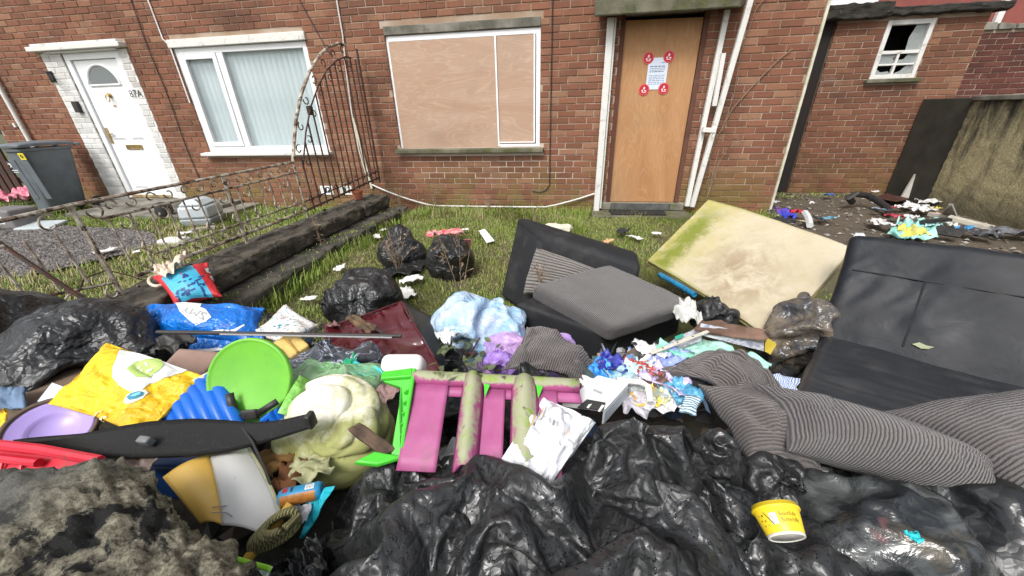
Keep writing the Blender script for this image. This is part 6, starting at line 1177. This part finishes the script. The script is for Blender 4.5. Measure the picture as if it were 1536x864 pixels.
mk('printed_side', B().plate([a_, b_, c_, d_], .006), M_NEWS, nb, smooth=False); mk('yellow_end', B().plate([b_+(.003, 0, 0), P(1156, 532, .355), P(1165, 516, .40), P(1148, 505, .42)], .006), flat((.50, .38, .03), .5), nb, smooth=False); mk('back_flap', B().grid(sheet([P(1042, 498, .43), P(1150, 512, .415), P(1148, 494, .44), P(1050, 480, .46)], 16, 6, .008, 4, 3)), simple('wet_brown_card', (.10, .055, .035), .8, (.20, .12, .085), 12), nb, smooth='all', solid=.006)
mk('magazine', B().grid(sheet([P(990, 534, .37), P(1052, 512, .40), P(1056, 486, .43), P(1012, 508, .39)], 14, 10, .006, 3, 8)), M_NEWS, smooth='all', solid=.004, label='open grey magazine leaning left of the magazine box', cat='magazine'); mk('green_picture', B().plate([P(1014, 510, .409), P(1026, 505, .413), P(1024, 500, .42), P(1012, 505, .415)], .001), flat((.03, .28, .20), .5, 0, 0), SC.objects['magazine'], smooth=False)
st_ = mk('metal_strip', B().bar(P(976, 530, .42), P(1062, 497, .44), .016, .006), flat((.55, .52, .44), .5, .3), bevel=.002, label='pale drilled metal strip lying across the mint sheet', cat='strip')
for u in (.2, .45, .72): q = P(976, 530, .42)*(1-u)+P(1062, 497, .44)*u+(0, 0, .0035); mk('hole', B().lathe(q, [(.001, 0), (.0035, 0), (.0035, .001), (.001, .001)], (0, 0, 1), 10), M_BLACKM, st_, smooth=False)
crumple('white_cloth', P(1032, 474, .30), (.12, .06), cloth_mat('white_cotton', (.56, .56, .53), (.34, .34, .31)), 'crumpled white cloth in the gap under the mattress', 'cloth', 71, 1.1, 26)
bag('black_bag', 'small black bag under the lower edge of the mattress', [blob(1070, 470, .26, (.10, .07, .09))], M_BAGW, (-.3, .3, 1), seed=72, excess=1.25, nu=56, nv=36, tail=.0, group=BAGS)
mk('blue_pole', B().tube([P(990, 412, .30), P(1012, 424, .32), P(1042, 442, .33)], .016, 10), plastic('blue_tube', (.02, .22, .42), 1, .3), label='blue plastic tube poking out from under the mattress corner', cat='tube')
o, G = bag('smoky_bag', 'smoky translucent bag holding brown rubbish between mattress and sofa', [blob(1205, 505, .24, (.13, .12, .17))], None or plastic('smoky_film', (.05, .052, .058), 1, .22, (.15, .12, .085), 9), (.2, .3, 1), nu=72, nv=48, excess=1.45, seed=73, tail=.02, core=.86)
G = sheet([P(1150, 588, .33), P(1196, 592, .33), P(1200, 568, .34), P(1158, 562, .35)], 16, 12, .008, 4, 5); t = MT('blue_stripe'); sx = t.math('SINE', t.math('MULTIPLY', t.sep(t.uv())[0], 95.)); t.set(col=t.mix(t.mr(sx, -.2, .2), (.62, .66, .74), (.14, .22, .42)), rough=.9); mk('striped_cloth', B().grid(G), t.m, smooth='all', solid=.006, uv=uvgrid(16, 12), label='blue and white striped cloth by the sofa corner', cat='cloth')
G = sheet([P(1018, 618, .40), P(1044, 624, .40), P(1050, 598, .42), P(1030, 592, .42)], 12, 10, .005, 3, 5, .01); t = MT('teal_stripe'); sx = t.math('SINE', t.math('MULTIPLY', t.sep(t.uv())[1], 48.)); t.set(col=t.mix(t.mr(sx, -.2, .2), (.66, .72, .74), (.08, .20, .28)), rough=.5); mk('striped_wrapper', B().grid(G), t.m, smooth='all', solid=.004, uv=uvgrid(12, 10), label='white and teal striped wrapper left of the slumped cushion', cat='wrapper')
# small rubbish between footstool and black bag
sm_items = [(905, 562, .055, .03, (.02, .20, .55), 'bright blue crumpled wrapper at the foot of the footstool'), (922, 552, .045, .045, (.012, .02, .22), 'navy blue plastic wrapper at the foot of the footstool'), (948, 562, .06, .04, (.42, .55, .60), 'pale clear plastic scrap in the small rubbish'), (962, 555, .05, .035, (.30, .035, .03), 'red crisp packet among the small rubbish'), (974, 548, .03, .03, (.60, .55, .50), 'pale pink wrapper beside the red crisp packet'), (998, 540, .06, .035, (.22, .28, .62), 'blue violet bag knot left of the cushion with black underside'), (975, 528, .05, .04, (.66, .66, .66), 'white plastic handle scrap below the metal strip'),
            (1005, 575, .05, .06, (.42, .36, .62), 'lilac plastic bag hanging left of the cushion'), (1020, 592, .04, .045, (.06, .26, .42), 'teal blue wrapper left of the slumped cushion'), (965, 600, .035, .03, (.78, .42, .03), 'orange yellow wrapper behind the black bag'), (945, 602, .05, .04, (.40, .38, .42), 'mauve grey film behind the black bag'), (985, 595, .035, .03, (.48, .48, .28), 'greenish clear tub lid behind the black bag'), (1000, 606, .05, .03, (.62, .62, .60), 'white tray scrap behind the black bag'), (935, 575, .04, .04, (.30, .48, .55), 'light blue wrapper beside the white box'), (980, 572, .035, .03, (.10, .05, .035), 'dark brown wrapper among the small rubbish'),
            (925, 592, .03, .02, (.03, .02, .06), 'dark scrap under the white pipe'), (960, 580, .04, .03, (.36, .40, .34), 'grey green film among the small rubbish'), (890, 580, .04, .02, (.70, .55, .55), 'pale pink scrap beside the white box')]
for i, (x, y, s, s2, c_, l) in enumerate(sm_items): crumple('wrapper', P(x, y, .385), (s*1.3, s2*1.3), plastic('wrapper_film', c_, 1, .3, tuple(min(.85, q*1.5+.04) for q in c_), 30), l, 'wrapper', 100+i, .75, 18)
r = np.random.default_rng(44); b = B()
for k in range(230):
    q = P(r.uniform(870, 1060), r.uniform(520, 612), r.uniform(.27, .40)); s = r.uniform(.006, .024); d1 = r.normal(size=3)*s; d2 = np.cross(d1, r.normal(size=3)); d2 *= s*r.uniform(.5, 1.2)/np.linalg.norm(d2); m_ = q+r.normal(size=3)*s*.5; b.add([q-d1-d2, q+d1-d2*.7, q+d1*.8+d2, q-d1*.6+d2, m_, q+d1*.1-d2*1.2], [(0, 5, 4), (5, 1, 4), (1, 2, 4), (2, 3, 4), (3, 0, 4)])
mk('packaging_scraps', b, island_mat('packaging_scrap', [(.42, .40, .38), (.10, .22, .42), (.38, .09, .07), (.30, .30, .29), (.25, .18, .12), (.03, .03, .035), (.10, .17, .16), (.05, .05, .055), (.30, .25, .38), (.48, .48, .48), (.02, .02, .02)], .45).m, kind='stuff', smooth=False)
mk('white_pipe', B().tube([P(925, 570, .46), P(960, 573, .45), P(972, 580, .44), P(976, 604, .42)], .011, 8), flat((.74, .73, .70), .5, .25), label='bent white plastic strip beside the white box', cat='strip')
bt_ = thing('bottle', 'clear plastic bottle lying among the small rubbish', 'bottle', P(950, 585, .4)); mk('body', B().lathe(P(938, 580, .41), [(.005, 0), (.022, .004), (.024, .06), (.020, .10), (.009, .125), (.009, .14), (.004, .141)], (P(985, 592, .40)-P(938, 580, .41)), 18), plastic('clear_pet', (.45, .52, .50), .45, .1), bt_, smooth='all'); 
# smoky wet bag and smooth bag at bottom right
t = MT('smoky_wet_film'); W_ = t.world(); n1 = t.noise(5.5, 5, .6, 1.4, vec=W_); c = t.mix(t.mr(n1, .48, .66), (.014, .016, .018), (.10, .108, .105)); c = t.mix(t.mr(t.noise(9, 3, .5, .8, vec=W_), .60, .70, 0, .7), c, (.085, .07, .045)); c = t.mix(t.mr(t.noise(14, 2, .5, .5, vec=W_), .70, .74, 0, .6), c, (.16, .07, .075)); t.set(col=c, rough=.12, spec=.6, nrm=t.bump(t.noise(16, 4, .55, 1.4, vec=W_), .35, .02)); M_SMOKE = t.m
o, G = bag('smoky_bag', 'large wet smoky see-through rubbish bag right of the yellow tub', [blob(1330, 830, .30, (.16, .16, .17)), blob(1250, 800, .28, (.11, .11, .13)), blob(1360, 780, .28, (.12, .11, .12))], M_SMOKE, (.4, .9, .3), nu=96, nv=62, excess=1.2, seed=81, tail=.02, core=.9)
crumple('cyan_scrap', P(1368, 806, .50), (.012, .010), plastic('cyan_foil', (.03, .55, .60), 1, .2), 'tiny bright cyan scrap on the smoky bag', 'litter', 82, 1.2, 8)
bag('black_bag', 'smooth shiny black bag in the bottom right corner', [blob(1500, 830, .30, (.18, .16, .17)), blob(1440, 760, .26, (.16, .10, .12))], M_BAGS, (.5, .9, .2), nu=80, nv=50, excess=1.08, seed=83, tail=.02, core=.95, group=BAGS)
bag('black_bag', 'black bag in the dark gap below the slumped cushion', [blob(1240, 740, .22, (.16, .10, .13))], M_BAGS, (.5, .9, .2), nu=60, nv=40, excess=1.1, seed=84, tail=.02, core=.95, group=BAGS)
# yellow tub
tc = P(1170, 772, .545); td = thing('dessert_tub', 'yellow food tub lying on the black bags at bottom right', 'tub', tc); ta = np.array((-.12, .62, .62)); ta /= np.linalg.norm(ta)
M_TY = simple('tub_yellow', (.80, .58, .015), .35, (.84, .64, .06), 5, bs=120, bst=.08); k_ = pxm(tc); Rt = 32*k_; Ht = 42*k_; tb0 = P(1180, 806, .50)
cam_d = CP-tb0; cam_d /= np.linalg.norm(cam_d); upv = CU*.85-cam_d*.75+CR*(-.36); upv /= np.linalg.norm(upv); tax = upv; tb0 = tb0-cam_d*.0
mk('body', B().lathe(tb0, [(.001, .004), (Rt*.70, .004), (Rt*.78, 0), (Rt*.80, .003), (Rt*.98, Ht*.78), (Rt*1.06, Ht*.80), (Rt*1.06, Ht*.88), (Rt*1.0, Ht*.88), (Rt*1.0, Ht), (Rt*.93, Ht)], tax, 48), M_TY, td, smooth='all')
mk('base', B().lathe(tb0, [(.001, -.0012), (Rt*.66, -.0012), (Rt*.66, .001), (.001, .001)], tax, 40), flat((.34, .32, .30), .4, .6), td, smooth='all'); mk('base_rim', B().lathe(tb0, [(Rt*.68, -.002), (Rt*.78, -.002), (Rt*.80, .003), (Rt*.68, .003)], tax, 40, closed=True), flat((.72, .70, .62), .4, .2), td, smooth='all')
fr_ = cam_d-tax*(cam_d@tax); fr_ /= np.linalg.norm(fr_); rt_ = np.cross(tax, fr_); rt_ = rt_ if rt_@CR > 0 else -rt_
def tubpt(a, h, off=.0008): r = Rt*(.80+.18*h/.78)+off; return tb0+tax*(Ht*h)+(fr_*math.cos(a)+rt_*math.sin(a))*r
for s_, h_, a_, sz in (('Bread & Butter', .56, .52, .0085), ('Better', .42, .60, .0095)): pass
text('lettering', 'Beautifully', flat((.12, .11, .02), .5, 0, 0), td, None, 1., fn=lambda x, y: tubpt(.48+x*.0085/Rt, .56+(y*.0105)/Ht)); text('lettering', 'Butterfully', flat((.12, .11, .02), .5, 0, 0), td, None, 1., fn=lambda x, y: tubpt(.55+x*.0088/Rt, .38+(y*.0115)/Ht))
def tubpatch(nm, a0_, a1_, h0, h1, mat, par, off=.0008): G = np.array([[tubpt(a, h, off) for h in (h0, (h0+h1)/2, h1)] for a in np.linspace(a0_, a1_, 8)]); return mk(nm, B().grid(G), mat, par, smooth='all')
bc = tubpatch('barcode', -.38, -.05, .28, .62, flat((.74, .74, .72), .5, 0, 0), td)
for k in range(8): tubpatch('bar', -.35, -.08, .31+k*.037, .31+k*.037+.016, flat((.22, .24, .27), .5, 0, 0), bc, .0013)
for a, h, s in ((-.78, .55, .07), (-.92, .42, .05), (-.7, .38, .06), (-.85, .25, .05), (-.62, .26, .035), (-.98, .58, .04)): tubpatch('print', a, a+s, h, h+s*.9, ink, td)
G = np.array([[tubpt(-.62+.32*u+.03*v, .66-.42*u+.02*v, .0009) for v in (0, 1)] for u in np.linspace(0, 1, 8)]); mk('print', B().grid(G), ink, td)
# ================================================================== on the grass
bag('black_bag', 'slumped black bag on the grass nearest the house, left of its twin', [blob(602, 376, .14, (.18, .17, .16)), blob(600, 352, .27, (.09, .09, .10))], M_BAGD, (-.05, .3, 1), seed=91, ck=(.16, .14), excess=1.1, nu=60, nv=40, core=.92, tail=.03); bag('black_bag', 'wrinkled black bag on the grass right of its twin, pink card behind', [blob(674, 388, .15, (.185, .17, .21))], M_BAGD, (.05, .2, 1), seed=92, ck=(.16, .14), excess=1.1, nu=60, nv=40, core=.92, tail=.02); 
bag('black_bag', 'round black bag tied with a knot, on the grass behind the maroon case', [blob(546, 450, .19, (.23, .19, .19))], M_BAGD, (-.75, -.55, .25), seed=93, ck=(.16, .16), excess=1.16, nu=72, nv=46, core=.92, tail=.05)
G = sheet([P(560, 420, .02), P(625, 412, .05), P(645, 385, .06), P(590, 392, .05)], 20, 16, .03, 4, 94, .02); mk('black_sheet', B().grid(G), M_BAGD, smooth='all', solid=.003, label='flat torn black polythene on the grass between the bags', cat='sheet')
crumple('red_wrapper', P(668, 352, .08), (.18, .07), plastic('red_film', (.60, .05, .06), 1, .4, (.62, .35, .35), 16), 'red and white wrapper on grass behind the black bags', 'wrapper', 95, .9, 20); mk('pink_card', B().plate([P(690, 360, .16), P(706, 374, .04), P(706, 359, .20)], .004), flat((.62, .16, .28), .7), smooth=False, label='small pink card beside the wrinkled black bag', cat='card')
mk('white_card', B().plate([P(730, 364, .05), P(742, 361, .05), P(727, 343, .07), P(718, 346, .07)], .006), flat((.74, .75, .74), .7, .2), smooth=False, label='white card lying on the grass beside the armchair', cat='card')
for i, (x, y, s, l) in enumerate(((610, 440, .10, 'white scrap on grass right of the round black bag'), (618, 420, .09, 'white paper scrap below the flat black polythene'), (566, 355, .06, 'small white scrap left of the slumped black bag'), (575, 345, .04, 'tiny white scrap beside the slumped black bag'), (510, 402, .07, 'white scrap on the grass in front of the low wall'), (493, 450, .05, 'white scrap left of the round black bag'), (464, 448, .05, 'pale scrap on the moss beside the round black bag'), (696, 345, .05, 'white crumpled scrap right of the red wrapper'), (912, 362, .06, 'orange peel like scrap on the bare soil'), (952, 357, .08, 'small white stick like scrap on the bare soil'), (985, 350, .05, 'white scrap on the bare soil below the door step'))): crumple('paper_scrap', P(x, y, .05), (s, s*.55), flat((.70, .70, .66) if 'orange' not in l else (.6, .35, .2), .7), l, 'litter', 120+i, .6, 10)
b, _ = rbox(P(838, 342, .07), (.15, -.03, .0), (.02, .05, 0), (0, 0, .04), .035, 10, lambda p, nr, h: nr*(fbm(p, 20, 3, 4)*.02)[:, None]); mk('white_bundle', b, flat((.60, .58, .46), .8, .4), smooth='all', label='dirty white bundle on the grass behind the tipped armchair', cat='bundle'); crumple('dark_rag', P(935, 348, .06), (.08, .05), flat((.02, .02, .022), .8), 'small dark rag on the bare soil before the door step', 'rag', 131, .8, 12)
weed(P(598, 412, .0), .42, 9, .18, 'bushy dried weed in front of the slumped black bag', 1); weed(P(672, 420, .0), .45, 12, .24, 'bushy dried weed in front of the wrinkled black bag', 2); weed(P(768, 430, .0), .45, 8, .13, 'dried weed against the side of the tipped armchair', 3); weed(P(695, 480, .0), .85, 3, .18, 'tall bare dried stalk rising from the brambles', 4, tuft=.3); weed(P(812, 428, .30), .14, 5, .06, 'dried weed tuft in front of the ribbed armchair back', 5, tuft=.6); weed(P(488, 385, .0), .45, 4, .10, 'tall thin dried weed at the end of the low wall', 6, tuft=.8)
weed(PY(600, 318, 5.02), .35, 7, .16, 'straw coloured dead stems at the wall foot by the low wall', 7, tuft=.5); weed(PY(650, 315, 5.05), .32, 6, .16, 'straw coloured dead stems at the wall foot under the window', 8, tuft=.5); weed(PY(735, 316, 5.05), .25, 5, .14, 'thin dead stems at the wall foot right of the window centre', 9, tuft=.5); weed(PY(1060, 300, 5.08), .9, 7, .22, 'leafless climbing stems beside the leaning white post', 10, tuft=.4)
def climb(nm, pts, r, lab, cat='stem'): tag(mk(nm, B().tube(pts, r, 5), M_WEED), lab, cat)
climb('dead_creeper', [(1.62, 5.12, .3), (1.70, 5.135, .9), (1.82, 5.135, 1.25), (2.0, 5.14, 1.5), (2.18, 5.14, 1.72), (2.30, 5.14, 1.82)], .006, 'long dead creeper stem climbing across the brick beside the porch'); climb('dead_creeper', [(1.75, 5.13, 1.0), (1.80, 5.135, 1.4), (1.78, 5.135, 1.8), (1.84, 5.135, 2.2), (1.95, 5.135, 2.35)], .005, 'short dead creeper stem rising behind the leaning post')
# bramble with leaves
br_ = thing('bramble', 'green leaved bramble growing between the maroon case and the pale blue bag', 'bramble', P(690, 545, .1)); M_LEAF = simple('bramble_leaf', (.06, .10, .03), .5, (.13, .14, .07), 14, dirt=(.16, .08, .05), ds=25, dlo=.6, dhi=.75); rr_ = random.Random(12)
lm = bpy.data.meshes.new('leaf'); lm.from_pydata([(0, 0, 0), (.3, .28, .05), (.7, .26, .04), (1, 0, -.06), (.7, -.26, .04), (.3, -.28, .05), (.35, 0, -.02), (.7, 0, -.03)], [], [(0, 6, 1), (1, 6, 7, 2), (2, 7, 3), (0, 5, 6), (5, 4, 7, 6), (4, 3, 7)]); lm.materials.append(M_LEAF)
for k in range(5):
    pts = [P(690+rr_.uniform(-8, 8), 552, .12), P(685+rr_.uniform(-25, 45), 530, .25), P(680+rr_.uniform(-20, 70), 520+rr_.uniform(-20, 25), .33)]; mk('cane', B().tube(pts, .004, 5), simple('cane', (.10, .035, .03), .7), br_)
for k in range(60):
    q = P(rr_.uniform(655, 745) if k % 3 else rr_.uniform(655, 700), rr_.uniform(505, 560), rr_.uniform(.2, .36)); o = bpy.data.objects.new('leaf', lm); COL.objects.link(o); o.parent = br_; o.location = Vector(q)-br_.location; s = rr_.uniform(.03, .055); o.scale = (s, s, s); o.rotation_euler = (rr_.uniform(-.7, .5), rr_.uniform(-.6, .4), rr_.uniform(0, 6.28))
crumple('white_tissue', P(672, 508, .34), (.035, .04), flat((.74, .74, .72), .8, .15), 'white tissue caught on the bramble leaves', 'tissue', 132, 1.2, 12)
# ================================================================== the littered yard
M_YS = cloth_mat('mint_cloth', (.22, .52, .46), (.42, .62, .58), dlo=.42, dhi=.6, ds=12)
G = sheet([P(1334, 358, .03), P(1408, 358, .03), P(1402, 334, .05), P(1345, 334, .05)], 30, 20, .05, 5, 8, .03); mk('mint_cloth', B().grid(G), M_YS, smooth='all', solid=.008, label='crumpled mint green cloth in the yard behind the sofa', cat='cloth'); crumple('yellow_cloth', P(1370, 350, .16), (.17, .09), cloth_mat('yellow_cloth', (.58, .56, .12), (.45, .45, .25)), 'pale yellow cloth lying on the mint cloth', 'cloth', 140, .8, 18)
crumple('blue_cloth', P(1176, 322, .07), (.16, .07), cloth_mat('blue_cloth', (.05, .06, .42), (.25, .08, .40)), 'blue and purple cloth on the yard by the house corner', 'cloth', 141, 1., 18); crumple('red_cloth', P(1194, 319, .07), (.08, .06), cloth_mat('red_cloth', (.55, .03, .05), (.40, .05, .08)), 'red cloth beside the blue cloth on the yard', 'cloth', 142, 1., 14); crumple('dark_cloth', P(1172, 332, .05), (.12, .05), cloth_mat('dark_cloth', (.03, .03, .035), (.08, .07, .07)), 'dark cloth in front of the blue cloth', 'cloth', 143, .8, 14)
mk('white_trim', B().tube([P(1207, 319, .10), P(1211, 324, .09), P(1214, 331, .07), P(1215, 338, .05)], .035, 6), flat((.62, .64, .62), .5), label='short curved white plastic trim on the yard', cat='trim')
mk('brown_board', B().hexa([P(1308, 296, .03), P(1345, 303, .03), P(1366, 298, .03), P(1330, 290, .03), P(1308, 296, .06), P(1345, 303, .06), P(1366, 298, .07), P(1330, 290, .07)]), simple('brown_board', (.06, .025, .018), .5, (.09, .04, .03), 6), label='dark brown board lying by the outhouse wall', cat='board', bevel=.004)
q = P(1352, 297, .02); mk('white_board', B().plate([q, q+(.27, .0, 0), q+(.36, .06, .36), q+(.20, .075, .44), q+(.12, .072, .42)], .03), flat((.50, .48, .43), .7, .3), smooth=False, label='broken pale board propped against the black end of the garden wall', cat='board')
mk('black_hose', B().tube([P(1278, 303, .05), P(1272, 296, .14), P(1285, 291, .18), P(1303, 294, .14), P(1318, 302, .10), P(1330, 311, .06), P(1336, 320, .04)], .04, 8), M_BLACKM, label='black bent hose lying on the yard before the outhouse', cat='hose')
mk('timber', B().bar(P(1422, 326, .10), P(1490, 343, .05), .09, .05), flat((.48, .44, .36), .8, .4), label='long pale timber beside the garden wall', cat='timber', bevel=.006); mk('timber', B().bar(P(1396, 321, .05), P(1424, 326, .06), .08, .04), flat((.52, .46, .40), .8, .4), label='short pale timber stub at the end of the long timber', cat='timber'); mk('grey_plate', B().plate([P(1412, 322, .05), P(1436, 328, .05), P(1428, 308, .24), P(1422, 308, .26)], .02), flat((.44, .43, .40), .6), smooth=False, label='grey broken plastic plate beside the garden wall', cat='plate'); mk('black_tray', B().plate([P(1404, 350, .04), P(1440, 356, .04), P(1450, 345, .10), P(1406, 338, .12)], .03), M_BLACKM, smooth=False, label='black tray lying right of the mint cloth', cat='tray'); mk('black_lath', B().bar(P(1378, 333, .10), P(1424, 329, .12), .06, .03), M_BLACKM, label='narrow black lath behind the mint cloth', cat='lath')
mk('white_corner', B().plate([P(1276, 362, .05), P(1300, 358, .05), P(1296, 350, .07), P(1284, 349, .10)], .01), flat((.66, .68, .70), .6), smooth=False, label='white plastic corner showing above the sofa back', cat='scrap')
yd = [(1243, 293, .06, (.02, .10, .36), 'small blue wrapper near the outhouse wall'), (1242, 328, .07, (.10, .26, .36), 'blue grey ball of film on the yard'), (1228, 329, .08, (.03, .03, .03), 'dark scrap beside the blue grey ball'), (1322, 316, .09, (.22, .28, .36), 'grey blue wrapper by the hose end'), (1336, 312, .06, (.45, .03, .06), 'red scrap near the hose end'), (1340, 325, .09, (.30, .03, .05), 'dark red cloth scrap behind the mint cloth'), (1316, 333, .12, (.55, .52, .50), 'white and grey rags left of the mint cloth'), (1332, 338, .10, (.60, .60, .62), 'white rag at the edge of the mint cloth'), (1355, 311, .08, (.55, .55, .52), 'white scrap right of the hose'), (1372, 310, .13, (.62, .62, .60), 'white broken plastic in front of the black wall end'), (1384, 316, .13, (.58, .58, .56), 'flat white broken plastic near the garden wall'), (1392, 304, .12, (.50, .50, .48), 'folded white card against the garden wall'), (1404, 314, .07, (.58, .46, .08), 'yellow scrap by the garden wall'), (1412, 323, .06, (.58, .22, .12), 'orange scrap at the timber stub'), (1366, 326, .08, (.50, .52, .50), 'pale scrap above the mint cloth'), (1376, 330, .06, (.55, .55, .55), 'small white stick like scrap above the mint cloth'), (1420, 337, .09, (.55, .54, .50), 'off white rag on the black tray'), (1444, 344, .09, (.03, .22, .45), 'bright blue scrap on the black tray'), (1470, 352, .14, (.05, .05, .055), 'dark grey sheet right of the black tray'), (1520, 352, .16, (.09, .09, .10), 'dark grey bag by the foot of the garden wall'), (1162, 303, .06, (.60, .60, .58), 'white curled scrap at the house corner'), (1158, 318, .06, (.05, .05, .055), 'black scrap at the house corner'), (1218, 305, .05, (.66, .66, .64), 'small white scrap in the middle of the yard'), (1183, 292, .05, (.06, .06, .06), 'dark scrap by the black panel beside the outhouse'), (1312, 288, .05, (.62, .62, .60), 'white scrap on the brown board'), (1395, 340, .10, (.40, .60, .66), 'pale blue scrap at the right of the mint cloth'), (1204, 333, .05, (.50, .40, .25), 'tan scrap beside the white trim')]
for i, (x, y, s, c_, l) in enumerate(yd): crumple('rubbish_scrap', P(x, y, .05), (s, s*.55), plastic('yard_scrap', c_, 1, .45, tuple(min(.8, q*1.4+.03) for q in c_), 20), l, 'litter', 150+i, .9, 12)
r = np.random.default_rng(3); b = B()
for k in range(700):
    x, y = r.uniform(2.5, 4.78), r.uniform(3.2, 6.5); s = r.uniform(.008, .03); a = r.uniform(0, 6.28); z = float(ground_z(x, y)); d1, d2 = np.array((math.cos(a), math.sin(a), r.uniform(-.3, .3)))*s, np.array((-math.sin(a), math.cos(a), r.uniform(-.2, .3)))*s*r.uniform(.4, 1); p = np.array((x, y, z+.008)); b.add([p-d1-d2, p+d1-d2*.7, p+d1*.8+d2, p-d1*.6+d2, p+(0, 0, s*.6)], [(0, 1, 4), (1, 2, 4), (2, 3, 4), (3, 0, 4)])
mk('rubble_bits', b, island_mat('rubble_bit', [(.10, .08, .06), (.22, .19, .15), (.06, .05, .04), (.40, .38, .34), (.14, .11, .08), (.09, .07, .05)]).m, kind='stuff', smooth=False)
b = B()
for k in range(1300):
    x, y = r.uniform(-2.2, 2.2), r.uniform(.1, 2.0); s = r.uniform(.012, .045); a = r.uniform(0, 6.28); z = float(ground_z(x, y)); d1, d2 = np.array((math.cos(a), math.sin(a), r.uniform(-.5, .5)))*s, np.array((-math.sin(a), math.cos(a), r.uniform(-.5, .5)))*s*r.uniform(.3, .9); p = np.array((x, y, z+.012)); b.add([p-d1-d2, p+d1-d2*.7, p+d1*.8+d2, p-d1*.6+d2, p+(0, 0, s*.8)], [(0, 1, 4), (1, 2, 4), (2, 3, 4), (3, 0, 4)])
mk('heap_scraps', b, island_mat('heap_scrap', [(.02, .02, .022), (.06, .05, .04), (.015, .015, .016), (.30, .30, .30), (.03, .03, .03), (.12, .08, .05), (.02, .06, .14), (.05, .05, .05), (.42, .40, .36)]).m, kind='stuff', smooth=False)
